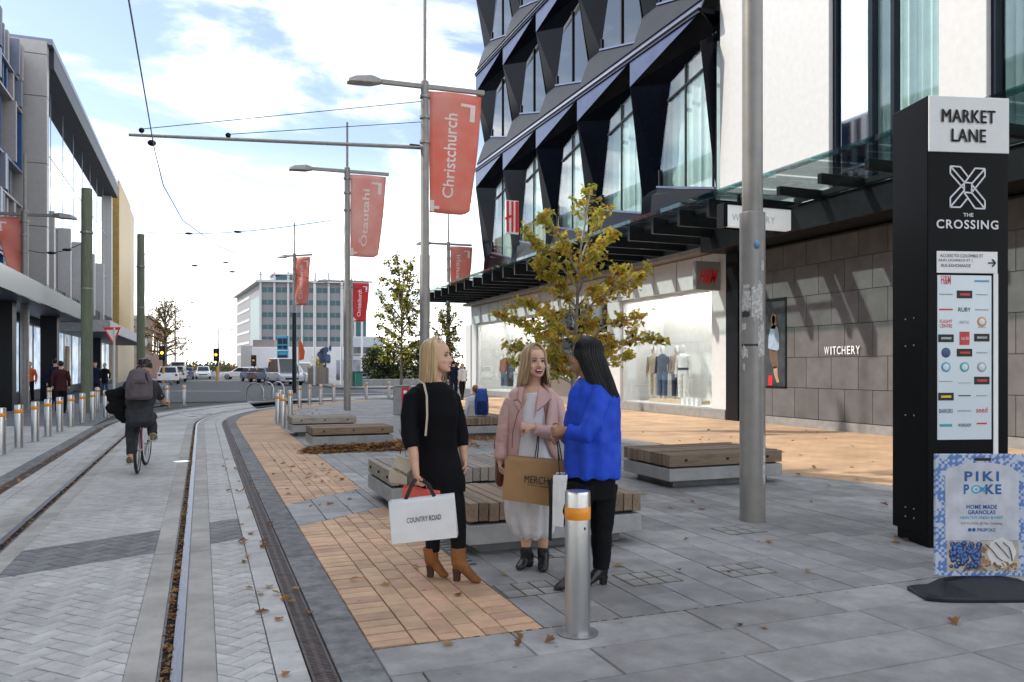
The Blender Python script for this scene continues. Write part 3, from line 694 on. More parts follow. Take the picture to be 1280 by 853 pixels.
# plain thin poles far off
for px, ptop, d, lb in ((273, 412, 120, 'thin far street light with double arms over the road'), (219, 378, 95, 'thin far street light above the autumn tree'), (452.5, 345, 70, 'slim white pole behind the farthest banner post'), (393, 352, 66, 'slim white flag pole before the office block'), (427, 352, 64, 'slim white mast left of the middle lamp post')):
    p = D(px, HY, d); p.z = 0; zt = CAM_H + (HY - ptop) / FPX * d
    t = thing('thin_pole', lb, 'pole', p, 'slim far poles'); MB().lathe([(.001, 0), (.11, 0), (.07, zt), (.001, zt + .01)], 10, p).build('shaft', M['white_paint'] if px > 300 else M['galv'], t, smooth=True)
    if px < 300:
        a = MB(); a.bar(p + Vector((-1.6, 0, zt)), p + Vector((1.6, 0, zt + .05)), .08, .08); a.build('arm', M['galv'], t)
        lamp_head(MB(), p + Vector((1.6, 0, zt)), (1, 0, 0), .9).build('lamp_head', M['galv'], t)
# green-grey timber poles
M['green_timber'] = mat('green_timber_pole', (.20, .22, .15), .85, var=.15, scale=3, bump=.5, bscale=10, stretch=(9, 9, .8), col2=(.13, .15, .10))
for px, yb, yt, d, lb in ((108.5, 516, 236, None, 'nearest green timber pole, left of the cyclist'), (176, 498, 293, 38, 'farther green timber pole behind the cyclist')):
    p = G(px, yb) if d is None else D(px, HY, d); p.z = 0; dd = p.x * FW[0] + p.y * FW[1]; zt = CAM_H + (HY - yt) / FPX * dd
    t = thing('timber_pole', lb, 'pole', p, 'green timber poles'); MB().lathe([(.001, 0), (.19, 0), (.175, zt * .5), (.165, zt - .03), (.15, zt), (.001, zt)], 20, p).build('trunk', M['green_timber'], t, smooth=True)
    MB().lathe([(.17, zt * .80), (.20, zt * .80), (.20, zt * .80 + .06), (.17, zt * .80 + .06)], 16, p).build('steel_collar', M['galv'], t)
    MB().lathe([(.17, zt * .55), (.19, zt * .55), (.19, zt * .55 + .05), (.17, zt * .55 + .05)], 16, p).build('steel_collar', M['galv'], t)
# catenary arm and wires
ca = thing('catenary_arm', 'long thin tram-wire arm reaching over the street from the Christchurch banner post', 'wire arm', b1)
e = Vector((-1.45, b1.y, 6.45)); s_ = Vector((b1.x, b1.y, 6.82))
MB().tube([s_, e], [.05, .035], 8).build('tube', M['galv'], ca, smooth=True)
MB().box(s_ + Vector((-.25, 0, 0)), (.25, .08, .1)).build('insulator', M['black_steel'], ca)
for q, r_ in ((e + Vector((.25, 0, .12)), .06), (e + Vector((2.0, 0, .2)), .06), (e + Vector((.45, 0, -.13)), (.09, .06, .07))): MB().ball(q, r_, 8, 5).build('insulator', M['black_steel'], ca)
for q, r_ in ((7.95, e + Vector((.25, 0, .15))), (7.45, e + Vector((2.0, 0, .22)))): MB().tube([Vector((b1.x, b1.y, q)), r_], .009, 5).build('tie_wire', M['black_steel'], ca)
tw = MB(); pts = [Vector((-.75, -2, 6.05)), Vector((-.8, 8, 5.98)), Vector((-.95, b1.y, 6.2))]
pts += [Vector((*path(s, -.9), 6.2 - .04 * (s - 19))) for s in (22, 26, 30, 34, 38, 43)]
tw.tube(pts, .012, 5); tag(tw.build('tram_wire', M['black_steel']), 'black overhead tram wire running down the street above the rails', 'wire')
for i, (a, b, lb) in enumerate(((D(424, 274, 27.8), D(170, 290, 34), 'span wire from the Otautahi banner post over the street'), (D(365, 345, 46), D(180, 318, 38), 'span wire from the far lamp post to the green timber pole'), (D(437, 362, 57), D(185, 300, 39), 'span wire from the farthest banner post across the sky'), (D(31, 312, 29.4), D(108, 302, 27), 'bracket wire between the pennant post and the nearest green pole'))):
    m_ = MB(); m_.tube([a.lerp(b, k / 10) - Vector((0, 0, .25 * math.sin(math.pi * k / 10))) for k in range(11)], .013, 5)
    t = thing('span_wire', lb, 'wire', a, 'overhead span wires'); m_.build('cable', M['black_steel'], t)
    for k in (.45, .7): MB().ball(a.lerp(b, k) - Vector((0, 0, .25 * math.sin(math.pi * k))), (.16, .06, .05), 7, 5).build('insulator', M['black_steel'], t)
# ================================================================== faceted dark building on the right
XW, XO = 14.0, 13.4
M['curtain'] = mat('curtain', (.80, .86, .84), .8, var=.05, scale=3)
M['stone_tile'] = mat('grey_stone_tile', (.125, .12, .12), .6, var=.12, scale=2.5, bump=.15, bscale=40, rnd=.1, detail=8)
M['shop_white'] = mat('shop_white', (.66, .66, .65), .5, var=.03)
M['plinth'] = mat('plinth_grey', (.27, .26, .25), .7, var=.1)
M['brown_panel'] = mat('brown_panel', (.16, .14, .125), .6, var=.08)
M['fit_red'] = mat('sign_red', (.80, .02, .025), .4, var=.02)
M['sign_grey'] = mat('sign_grey', (.24, .23, .22), .4, .1, var=.05)
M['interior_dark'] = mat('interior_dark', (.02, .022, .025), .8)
M['glass_up'] = glass_mat('upper_glass', (.08, .11, .12), .15)
M['glass_curt'] = glass_mat('curtain_glass', (.86, .93, .92), .07)
M['glass_shop'] = glass_mat('shop_glass', (.94, .96, .96), .03)
M['glass_canopy'] = glass_mat('canopy_glass', (.86, .94, .94), .05)
M['soffit_brown'] = mat('soffit_brown', (.23, .19, .16), .6)
hm = thing('faceted_building', 'dark building of folded black metal panels above the white clothes shop', 'building', (XW, 31, 0))
Y00, BW, NB = 19.55, 4.05, 5
def quad(nm, pts, m, par, th=.06):
    P = [Vector(p) for p in pts]; nv = (P[1] - P[0]).cross(P[2] - P[0]).normalized()
    if nv.x > 0: nv = -nv
    return MB().solid(P, -nv * th).build(nm, m, par)
rows = [(7.4, 6.7, 11.75, True), (13.4, 12.55, 16.75, False), (18.4, 17.55, 21.75, False)]
for r, (zf_, zn, zt, curt) in enumerate(rows):
    for k in range(NB):
        Y0, Y1 = Y00 + BW * k, Y00 + BW * (k + 1); tipd = .85; xi = XW; ro = XO if r else XO + .0
        B1, B0, T = (XO, Y1, zt), (XO, Y0, zt), (XO, Y1, zt - tipd)
        wlt, wrt = (xi, Y1 - 1.55, zt - 1.15), (xi, Y0 + .06, zt - .45)
        wlb, wrb = (xi, Y1 - .8, zf_), (xi, Y0 + .06, zn)
        Rb = (xi - .12, Y1, zf_ - (.3 if r == 0 else .1))
        quad('light_facet', [B1, B0, T], M['sky_tint_facet'], hm, .03)
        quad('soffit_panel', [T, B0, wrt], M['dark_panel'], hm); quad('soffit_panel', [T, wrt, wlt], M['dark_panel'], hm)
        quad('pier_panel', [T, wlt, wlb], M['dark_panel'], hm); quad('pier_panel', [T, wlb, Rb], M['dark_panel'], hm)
        wn = MB().solid([wlt, wrt, wrb, wlb], (.02, 0, 0)).build('window', M['glass_curt'] if curt else M['glass_up'], hm)
        for f in (.04, .52, .97):
            yb = wlb[1] + (wrb[1] - wlb[1]) * f; yt = wlb[1] + (wrt[1] - wlb[1]) * f
            tt = (wlb[1] - yb) / (wlb[1] - wrb[1]); zb_ = zf_ + (zn - zf_) * tt
            q = (wlt[1] - yb) / (wlt[1] - wrt[1]); zt_ = wlt[2] + (wrt[2] - wlt[2]) * max(0, q)
            if q < 0: zt_ = zf_ + (wlt[2] - zf_) * (wlb[1] - yb) / (wlb[1] - wlt[1])
            MB().bar((xi - .03, yb, zb_), (xi - .03, yb, zt_), .06, .05, (1, 0, 0)).build('mullion', M['black_steel'], wn)
        MB().bar((xi - .035, wlb[1], zf_ + .02), (xi - .035, wrb[1], zn + .02), .07, .06).build('window_sill', M['sky_tint_metal'], wn)
        if curt:
            MB().bar((xi - .03, Y1 - 1.45, zt - 1.7), (xi - .03, Y0 + .06, zt - 1.25), .06, .06).build('transom', M['black_steel'], wn)
            cu = MB(); pr = []
            for i in range(61):
                q = i / 60; y = wlb[1] + .35 + (wrb[1] - wlb[1] - .5) * q; x = xi + .42 + .05 * math.sin(q * 60) + .03 * math.sin(q * 23 + k)
                pr.append((x, y))
            for i in range(60): cu.face([(pr[i][0], pr[i][1], zn - .3), (pr[i + 1][0], pr[i + 1][1], zn - .3), (pr[i + 1][0], pr[i + 1][1], zt - .5), (pr[i][0], pr[i][1], zt - .5)])
            cu.build('curtain', M['curtain'], hm, smooth=True)
        # sill panel sloping out to the band below
        zl = (rows[r - 1][2] + .38) if r else 5.35; xo = XO if r else xi - .35
        quad('sill_panel', [(xi - .02, Y1 - .8, zf_ - .02), (xi - .02, Y0 + .02, zn - .02), (xo + .05, Y0 + .02, zl), (xo + .05, Y1 - .02, zl), (xi - .12, Y1 - .02, zf_ - .1)], M['grey_panel'] if r else M['dark_panel'], hm, .04)  # upper sills: sky light on their slope is put into the grey colour
        # return on the far side of each fold
        quad('return_panel', [(XO, Y0 - .0, zt - tipd), (xi, Y0 + .05, zt - .55), (xi, Y0 + .05, zn), (xi - .12, Y0 - .0, zf_ - .3)], M['dark_panel'], hm, .02)
    mbn = MB(); mbn.prism([(XO - .05, Y00), (XW + .4, Y00), (XW + .4, Y00 + BW * NB + .05), (XO - .05, Y00 + BW * NB + .05)], zt, zt + .12); mbn.build('ledge', M['dark_panel'], hm)
    mbn = MB(); mbn.solid([(XO - .06, Y00, zt - .02), (XO - .06, Y00 + BW * NB + .06, zt - .02), (XO + .1, Y00 + BW * NB + .06, zt + .38), (XO + .1, Y00, zt + .38)], (.05, 0, 0)); mbn.build('band', M['sky_tint_metal'], hm)
# thin seam below each band
    MB().bb(XO - .075, XO - .055, Y00, Y00 + BW * NB, zt + .08, zt + .11).build('band_seam', M['black_steel'], hm)
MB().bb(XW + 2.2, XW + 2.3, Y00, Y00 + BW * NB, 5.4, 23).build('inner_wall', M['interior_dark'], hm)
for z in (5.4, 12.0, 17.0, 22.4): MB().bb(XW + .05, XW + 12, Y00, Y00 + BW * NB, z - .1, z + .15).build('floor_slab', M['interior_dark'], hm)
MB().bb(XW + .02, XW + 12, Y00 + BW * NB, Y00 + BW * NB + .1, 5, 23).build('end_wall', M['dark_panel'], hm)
for y, z in ((24.6, 15.5), (28.6, 15.0), (32.5, 15.4)): MB().box((XW + .9, y, z), (.7, .9, .05)).build('ceiling_lamp', mat('tube_lamp', (.95, .92, .75), .5, emit=1.2), hm)
# red blade sign on the facade
sg = thing('blade_sign', 'red and white shop sign high on the black folded facade', 'sign', XP(640, 272, 13.0)); c = XP(640, 272, 13.0)
MB().box(c, (.62, .09, 1.5)).build('plate', M['white_print'], sg, bevel=.01)
for dx_, w_ in ((-.22, .10), (.0, .10), (.22, .15)): MB().box(c + Vector((dx_, -.055, .03)), (w_, .02, 1.38)).build('stripe', M['fit_red'], sg)
MB().obox(c + Vector((-.16, -.06, 0)), (.18, 0, .09), (0, .01, 0), (-.02, 0, .05)).build('stripe', M['fit_red'], sg)
# ---- ground floor shop front
SY0, SY1 = 18.95, 42.0
def span(px0, px1, X=XW): return XP(px1, 459, X).y, XP(px0, 459, X).y
zF0, zF1 = 3.85, 4.80
MB().bb(XW - .12, XW + .3, SY0, SY1, zF0, zF1).build('fascia', M['shop_white'], hm, bevel=.01)
yy = SY0 + 1.2
while yy < SY1: MB().bb(XW - .132, XW - .118, yy, yy + .012, zF0 + .02, zF1 - .02).build('fascia_joint', M['plinth'], hm); yy += 1.35
MB().bb(XO, XW + .2, SY0, SY1, 4.82, 4.95).build('soffit', M['soffit_brown'], hm)
MB().bb(XO + .3, XW + .2, SY0, SY1, 4.96, 5.36).build('soffit_beam', M['black_steel'], hm)
MB().bb(XW - .14, XW + .3, SY0 + .05, SY1, 0.0, .28).build('plinth', M['plinth'], hm, bevel=.01)
for a, b in ((584, 597), (682, 688), (762, 778), (893, 914)):
    y0, y1 = span(a, b); MB().bb(XW - .10, XW + .3, max(y0, SY0), y1, .28, zF0).build('pier', M['shop_white'], hm, bevel=.01)
for a, b, kind in ((597, 682, 'w'), (688, 762, 'd'), (778, 893, 'w')):
    y0, y1 = span(a, b)
    wn = MB().bb(XW + .04, XW + .06, y0, y1, .28 if kind == 'w' else 1.0, zF0).build('shop_window', M['glass_shop'] if kind == 'w' else M['glass_dark'], hm)
    fr = M['shop_white'] if kind == 'w' else M['black_steel']
    for yb in [y0 + .04, y1 - .04] + ([(y0 + y1) / 2] if kind == 'd' else []): MB().bb(XW + .0, XW + .1, yb - .035, yb + .035, .28, zF0).build('frame_post', fr, wn)
    if kind == 'd':
        MB().bb(XW - .08, XW + .2, y0, y1, .28, 1.05).build('brown_panel', M['brown_panel'], wn)
        MB().bb(XW - .02, XW + .1, y0, y1, 1.05, 1.15).build('white_rail', M['shop_white'], wn)
        MB().bb(XW + .0, XW + .1, y0, y1, 2.7, 2.8).build('transom', M['shop_white'], wn)
    else: MB().bb(XW - .02, XW + .12, y0, y1, zF0 - .12, zF0 - .03).build('head_rail', M['shop_white'], wn)
MB().bb(XW + .06, XW + 3, SY0, SY1, .26, .3).build('display_floor', M['shop_white'], hm)
MB().bb(XW + 1.7, XW + 1.8, SY0, span(688, 762)[0], .3, 4.6).build('display_back', M['shop_white'], hm)
MB().bb(XW + 1.7, XW + 1.8, span(688, 762)[1], SY1, .3, 4.6).build('display_back', M['shop_white'], hm)
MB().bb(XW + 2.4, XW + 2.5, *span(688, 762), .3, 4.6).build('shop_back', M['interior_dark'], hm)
for a in (778, 597): 
    yv = XP(a, 459, XW).y; MB().bb(XW + .1, XW + 1.7, yv - .03, yv + .03, .3, 4.6).build('display_side', M['shop_white'], hm)
MB().bb(XW - .16, XW + .4, SY0 - .55, SY0 - .02, 0, 4.8).build('black_jamb', M['black_steel'], hm)
M['shop_lamp'] = mat('shop_lamp', (1, .97, .92), .5, emit=8)
for a, b in (span(778, 893), span(597, 682)):
    MB().bb(XW + .3, XW + 1.7, a, b, 4.5, 4.6).build('display_ceiling', M['shop_white'], hm)
    for k in (.5, 1.2): MB().bb(XW + k - .08, XW + k + .08, a + .3, b - .3, 4.44, 4.49).build('display_lamp', M['shop_lamp'], hm)
MB().bb(XW - .1, XW + 12, SY1, SY1 + .15, 0, 5.3).build('end_wall', M['shop_white'], hm)
# perpendicular shop sign
c = Vector((13.45, 19.3, 4.1)); sg = thing('shop_sign', 'small square grey sign with red letters on the white shop pier', 'sign', c)
MB().box(c, (.82, .16, .82)).build('plate', M['sign_grey'], sg, bevel=.015); MB().bb(c.x + .38, XW - .1, 19.26, 19.34, 4.15, 4.25).build('bracket', M['galv'], sg)
text('H&M', c + Vector((0, -.085, -.02)), (1, .0, 0), (.12, 0, 1), .60, .42, M['fit_red'], sg, offset=.02, th=.012, shear=.25)
# mannequins in the display window
def mannequin(px, py_top, py_bot, X, top, bot, head=(.75, .72, .68), label='', belt=None, lean=0):
    p = XP(px, 500, X); d = p.x * FW[0] + p.y * FW[1]; z0 = .42; H = 1.80
    t = thing('mannequin', label, 'mannequin', (p.x, p.y, z0), 'shop window mannequins'); P = Vector((p.x, p.y, z0)); b = MB(); a = Vector((0, -1, 0)) * .5 + Vector((.5, 0, 0)); a = Vector((.45, -.9, 0)); fw = Vector((-.9, -.45, 0))
    def ring(z, hw, hd, o=0, m=12): return [P + Vector((0, 0, z)) + a * (o + hw * math.cos(2 * math.pi * q / m)) + fw * hd * math.sin(2 * math.pi * q / m) for q in range(m)]
    sk = MB()
    sk.loft([ring(1.50, .055, .055), ring(1.56, .05, .05), ring(1.60, .06, .075), ring(1.66, .075, .095), ring(1.74, .075, .1), ring(1.79, .055, .07), ring(1.81, .02, .03)])
    for s in (-1, 1): sk.tube([P + a * (.26 * s) + Vector((0, 0, .86)), P + a * (.265 * s) + fw * .03 + Vector((0, 0, .74))], [.035, .028], 8); sk.tube([P + a * .09 * s, P + a * .09 * s + Vector((0, 0, .2))], [.05, .045], 8)
    me = sk.mesh('figure', org(t)); link_mesh('figure', me, mat('mannequin_skin', head, .5), t, True)
    g = MB(); g.loft([ring(.84, .19, .13), ring(1.0, .17, .125), ring(1.15, .165, .12), ring(1.3, .19, .13), ring(1.42, .2, .115), ring(1.50, .12, .08), ring(1.53, .06, .06)])
    for s in (-1, 1): g.tube([P + a * .19 * s + Vector((0, 0, 1.44)), P + a * .25 * s - fw * .03 + Vector((0, 0, 1.14)), P + a * .262 * s + fw * .02 + Vector((0, 0, .86))], [.065, .055, .045], 8)
    g.build('jacket', top, t, smooth=True)
    l_ = MB()
    for s in (-1, 1): l_.tube([P + a * .085 * s + Vector((0, 0, .92)), P + a * .10 * s + Vector((0, 0, .5)), P + a * .10 * s + Vector((0, 0, .1))], [.115, .09, .085], 10)
    l_.build('trousers', bot, t, smooth=True)
    if belt: MB().loft([ring(.98, .185, .14), ring(1.06, .182, .14)]).build('belt_bag', belt, t)
    return t
mc = lambda n, c, r=.8: mat(n, c, r, var=.12, scale=8, bump=.1)
black_cloth = mc('black_cloth', (.015, .016, .02)); cream = mc('cream_cloth', (.55, .50, .42)); beige = mc('beige_cloth', (.42, .33, .25)); navy = mc('navy_cloth', (.02, .028, .05)); white_cloth = mc('white_cloth', (.76, .75, .73)); tan_cloth = mc('tan_cloth', (.28, .17, .10)); denim = mc('denim', (.07, .11, .19))
mannequin(817, 0, 0, 14.9, beige, cream, label='mannequin in beige jacket and cream trousers, leftmost in the right shop window')
mannequin(828, 0, 0, 14.75, navy, denim, label='mannequin in dark navy coat beside the beige one')
mannequin(846, 0, 0, 14.95, tan_cloth, navy, label='mannequin in tan top and dark trousers behind the white one')
mannequin(854, 0, 0, 14.7, white_cloth, white_cloth, label='mannequin all in white with black belt bag', belt=M['black_steel'])
mannequin(630, 0, 0, 14.7, mc('rust_top', (.35, .07, .04)), denim, label='mannequin in rust top and jeans in the far shop window')
mannequin(638, 0, 0, 14.6, black_cloth, black_cloth, label='mannequin in black outfit in the far shop window')
pl = XP(832, 500, 14.6); t = thing('display_plinth', 'low pale wooden plinth under the mannequins', 'plinth', (14.85, pl.y, .3)); MB().box((14.85, pl.y - .4, .36), (.7, 2.6, .12)).build('box', mat('pale_wood', (.55, .42, .28), .6, var=.1), t, bevel=.008)
for i, px in enumerate((855, 861, 867, 873)):
    q = XP(px, 505, 14.35); t = thing('gift_box', 'small white box on the shop window floor, ' + ('first', 'second', 'third', 'fourth')[i] + ' from the left', 'box', (q.x, q.y, .3), 'white boxes in the shop window')
    MB().box((q.x, q.y, .40), (.14, .13, .20)).build('carton', M['white_print'], t, bevel=.004); MB().box((q.x, q.y, .51), (.15, .14, .03)).build('lid', M['white_paint'], t)
# ================================================================== pale building with the grey stone base
wb = thing('pale_building', 'white walled building with tall windows over a grey stone shop front', 'building', (XW, 12, 0))
PY0, PY1 = 3.0, 18.38
o1 = (XP(1173, 200, XW).y, XP(1036, 200, XW).y); o2 = (7.2, XP(1233, 200, XW).y)
edges = [PY0, o2[0], o2[1], o1[0], o1[1], PY1 + .5]
for y0, y1 in ((edges[0], edges[1]), (edges[2], edges[3]), (edges[4], edges[5] + .55)): MB().bb(XW, XW + .4, y0, y1, 5.35, 16).build('wall', M['warm_white'], wb, bevel=.01)
for y0, y1, sp in ((o1[0], o1[1], (.0, .42, .62, 1.0)), (o2[0], o2[1], (0., .3, .62, 1.))):
    wn = MB().bb(XW + .24, XW + .26, y0, y1, 5.35, 16).build('window', M['glass_curt'], wb)
    for f in sp:
        yv = y0 + (y1 - y0) * f; yv = min(max(yv, y0 + .05), y1 - .05); MB().bb(XW + .12, XW + .30, yv - .05, yv + .05, 5.35, 16).build('mullion', M['grey_panel'], wn)
    cu = MB(); n_ = 90
    for i in range(n_):
        ya, yb = y0 + (y1 - y0) * i / n_, y0 + (y1 - y0) * (i + 1) / n_
        f = lambda y: XW + .6 + .05 * math.sin(y * 33) + .03 * math.sin(y * 13)
        cu.face([(f(ya), ya, 5.3), (f(yb), yb, 5.3), (f(yb), yb, 16), (f(ya), ya, 16)])
    cu.build('curtain', M['curtain'], wb, smooth=True)
MB().bb(XW + .2, XW + .3, o1[1] - 1.0, o1[1] - .15, 5.35, 16).build('side_glass', M['mirror_glass'], wb)
MB().bb(XW - .05, XW + 6, PY0, PY1 + 1.0, 16, 16.3).build('parapet', M['warm_white'], wb)
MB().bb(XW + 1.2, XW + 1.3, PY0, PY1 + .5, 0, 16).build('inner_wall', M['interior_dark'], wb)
# stone tiles, row by row
TY0 = 9.4
poster = (XP(985, 430, XW).y, XP(953, 430, XW).y + .25)
zr = [.22, .98, 1.74, 2.50, 3.26, 4.02, 4.6]
MB().bb(XW - .02, XW + .3, TY0, PY1 - .02, .0, 4.65).build('wall_backing', M['mortar'], wb)
for i in range(6):
    y = PY1 - .05 - (.0 if i % 2 else .42)
    y1 = PY1 - .02
    while y1 > TY0:
        y0 = max(TY0, y); 
        segs = [(y0, y1)]
        if zr[i] < 3.25 and zr[i + 1] > 1.0: 
            segs = [s for s in ((max(y0, poster[1]), y1), (y0, min(y1, poster[0]))) if s[1] - s[0] > .03]
        for a, b in segs: MB().bb(XW - .06 - random.uniform(0, .003), XW - .02, a + .006, b - .006, zr[i] + .006, zr[i + 1] - .006).build('stone_tile', M['stone_tile'], wb, bevel=.003)
        y1 = y0; y = y0 - .84
MB().bb(XW - .10, XW, TY0, PY1 - .02, 0.0, .21).build('wall_plinth', M['plinth'], wb)
ps = thing('window_poster', 'tall dark window poster of a woman in pale blue shirt, on the stone wall', 'poster', (XW - .05, sum(poster) / 2, 1.0))
MB().bb(XW - .04, XW - .015, poster[0], poster[1], .98, 3.26).build('print', mat('poster_dark', (.06, .065, .07), .25, var=.3, scale=2), ps)
for a, b, c_, d_ in ((poster[0] - .03, poster[0] + .03, .95, 3.29), (poster[1] - .03, poster[1] + .03, .95, 3.29), (poster[0], poster[1], .95, 1.0), (poster[0], poster[1], 3.24, 3.29)): MB().bb(XW - .075, XW - .012, a, b, c_, d_).build('frame', M['black_steel'], ps)
pc = (poster[0] + .50); X_ = XW - .042
def flat(nm, pts, m): MB().solid([(X_, pc - y, z) for y, z in pts], (-.003, 0, 0)).build(nm, m, ps)
flat('printed_shirt', [(-.22, 2.0), (-.2, 2.3), (-.1, 2.55), (.02, 2.62), (.16, 2.52), (.22, 2.25), (.2, 1.95), (.05, 1.9)], mat('print_blue', (.36, .46, .58), .4, var=.15))
flat('printed_skirt', [(-.18, 1.98), (.14, 1.92), (.2, 1.5), (-.02, 1.45), (-.15, 1.7)], mat('print_brown', (.16, .10, .07), .4))
flat('printed_leg', [(-.02, 1.5), (.14, 1.52), (.16, 1.28), (.22, 1.1), (.12, 1.1), (.02, 1.3)], mat('print_skin', (.45, .28, .2), .4))
flat('printed_hair', [(-.1, 2.5), (-.12, 2.8), (-.02, 2.92), (.09, 2.86), (.12, 2.6), (.06, 2.5)], mat('print_hair', (.32, .2, .1), .4))
flat('printed_face', [(-.06, 2.66), (-.06, 2.82), (.02, 2.86), (.06, 2.8), (.05, 2.66), (0, 2.62)], bpy.data.materials['print_skin'])
flat('red_notice', [(-.2, 1.02), (-.2, 1.28), (-.06, 1.28), (-.06, 1.02)], M['fit_red'])
wt = XP(1054, 438, XW - .06)
wl = thing('wall_lettering', 'raised pale shop name letters on the grey stone wall', 'lettering', wt)
for ch, off, wd in zip('WITCHERY', (-.47, -.335, -.235, -.10, .045, .19, .325, .455), (.16, .035, .115, .125, .115, .10, .12, .125)): text(ch, wt + Vector((-.02, -off * 1.05, 0)), (0, -1, 0), (0, 0, 1), wd, .19, M['white_print'], wl, name='letter', th=.015, offset=.01)
# shop beside the stone wall, behind the black directory
MB().bb(XW - .2, XW + .2, 9.0, 9.4, 0, 4.65).build('black_column', M['black_steel'], wb)
wn = MB().bb(XW + .02, XW + .04, PY0, 9.0, .1, 4.6).build('shop_window', M['glass_dark'], wb)
for yv in (8.9, 7.3, 5.6, 4.0): MB().bb(XW - .05, XW + .1, yv - .05, yv + .05, .1, 4.6).build('frame_post', M['black_steel'], wn)
MB().bb(XW - .1, XW + .2, PY0, 9.0, 0, .12).build('threshold', M['plinth'], wb)
# black fascia box under the canopy
MB().bb(12.95, XW + .3, PY0, PY1 + .5, 4.68, 5.30).build('fascia_box', M['black_steel'], wb, bevel=.01)
# ================================================================== canopies
def canopy(label, y0, y1, z, beam_d, x0, purl):
    t = thing('glass_canopy', label, 'canopy', (12.4, (y0 + y1) / 2, z), 'shop canopies'); y = y0; pitch = 1.25
    while y < y1 - .1:
        MB().bb(x0, 13.95, y - .06, y + .06, z - .02 - beam_d, z - .02).build('beam', M['black_steel'], t, bevel=.006)
        MB().solid([(10.95, y - .62, z + .02), (10.95, y + .60, z + .04), (13.9, y + .60, z + .11), (13.9, y - .62, z + .09)], (0, 0, .018)).build('glass_panel', M['glass_canopy'], t)
        MB().bb(10.94, 10.965, y - .62, y + .6, z - .03, z + .075).build('glass_edge', M['glass_teal'], t)
        y += pitch
    for xx in purl: MB().bb(xx - .04, xx + .04, y0, y1 - .6, z - .16, z - .045).build('purlin', M['black_steel'], t)
    return t
canopy('glass canopy on deep black beams over the white clothes shop', 15.9, 43.0, 5.47, .42, 11.12, (11.6, 12.9))
canopy('glass canopy with black beams over the grey stone wall', 4.2, 15.6, 5.47, .20, 11.75, (12.9,))
c = YP(965, 275, 15.3); hs_ = thing('hanging_sign', 'long white hanging sign under the canopy, partly behind the thick pole', 'sign', c)
x0, x1 = YP(903, 275, 15.3).x, 13.6
MB().bb(x0 + .05, x1, 15.2, 15.4, 4.72, 5.2).build('board', mat('sign_lightbox', (.75, .78, .8), .5, var=.02, emit=.10), hs_, bevel=.01); MB().bb(x0 - .06, x0 + .05, 15.17, 15.43, 4.69, 5.23).build('end_cap', M['black_steel'], hs_)
MB().bb(x0, x1, 15.17, 15.43, 5.2, 5.24).build('top_rail', M['black_steel'], hs_)
for xx in (x0 + .45, x1 - .4): MB().bb(xx - .03, xx + .03, 15.27, 15.33, 5.24, 5.48).build('hanger', M['black_steel'], hs_)
text('WITCHERY', ((x0 + 12.55) / 2 + .06, 15.2, 4.92), (1, 0, 0), (0, 0, 1), 1.2, .15, mat('pale_grey_print', (.5, .51, .53), .5), hs_, th=.006, space=1.3)
# ================================================================== left side buildings
XL = -7.0
M['fin_grey'] = mat('fin_grey', (.40, .37, .37), .5, .1, var=.05); M['fin_blue'] = mat('fin_blue', (.02, .10, .26), .45, var=.05); M['fin_navy'] = mat('fin_navy', (.012, .03, .075), .4, var=.1); M['fin_slate'] = mat('fin_slate', (.22, .25, .33), .4, .3, var=.05)
M['frame_grey'] = mat('frame_grey', (.44, .42, .41), .45, .2, var=.04); M['gold'] = mat('gold_panel', (.48, .31, .09), .45, .2, var=.1); M['navy_clad'] = mat('navy_cladding', (.02, .024, .035), .5, var=.15)
XLB = XL; XL = -8.1
fb = thing('blue_finned_building', 'building with staggered blue and grey box fins at the left edge', 'building', (XL, 20, 0))
MB().bb(XL - 12, XL - .3, -30, 43.4, 4.4, 16.4).build('wall', M['navy_clad'], fb)
MB().bb(XL - 12, XL - .15, -30, 43.4, 16.4, 16.6).build('parapet', M['frame_grey'], fb)
rg = random.Random(3); zr = [4.6, 6.3, 9.0, 10.6, 13.4, 14.7, 16.4]
for i in range(6):
    MB().bb(XL - .32, XL + .28, 8, 43.3, zr[i] - .05, zr[i] + .04).build('ledge', M['frame_grey'] if i % 2 == 0 else M['fin_slate'], fb)
    y = 8.2
    while y < 43.2:
        wd = rg.choice((.5, .7, .95)); dp = rg.choice((.25, .45, .55, .7)); mm = rg.choice(('fin_grey', 'fin_grey', 'fin_blue', 'fin_slate', 'fin_navy', 'fin_slate'))
        if y > 24: MB().bb(XL - .31, XL - .3 + dp, y, y + wd * .45, zr[i] + .045, zr[i + 1] - .055).build('box_fin', M[mm], fb)
        elif rg.random() < .3: MB().bb(XL - .31, XL - .3 + dp, y, y + wd * .8, zr[i] + .045, zr[i + 1] - .055).build('box_fin', M[mm], fb)
        y += wd + .25
XL = XLB
gb = thing('glass_building', 'grey framed building with tall sky-reflecting glass wall and grey fins', 'building', (XL, 60, 0))
GY0, GY1 = 43.6, 76
MB().bb(XL - 12, XL - .55, GY0 + .1, GY1, 3.9, 16.9).build('core', M['navy_clad'], gb)
pz = [3.9, 5.4, 8.2, 11.2, 14.4, 16.4, 17.05]
for i in range(6): MB().bb(XL - 2.3, XL + .12, GY0, GY0 + .6, pz[i] + .012, pz[i + 1] - .012).build('end_panel', M['frame_grey'], gb, bevel=.01)
MB().bb(XL - 12, XL - 2.32, GY0 + .02, GY0 + .6, 3.9, 17.0).build('end_wall', M['frame_grey'], gb)
MB().bb(XL - 2.3, XL + .35, GY0 + .05, GY1 + .3, 16.9, 17.2).build('roof_frame', M['fin_slate'], gb, bevel=.02)
MB().bb(XL - .5, XL + .33, GY0 + .62, GY1, 15.95, 16.89).build('roof_soffit', M['navy_clad'], gb)
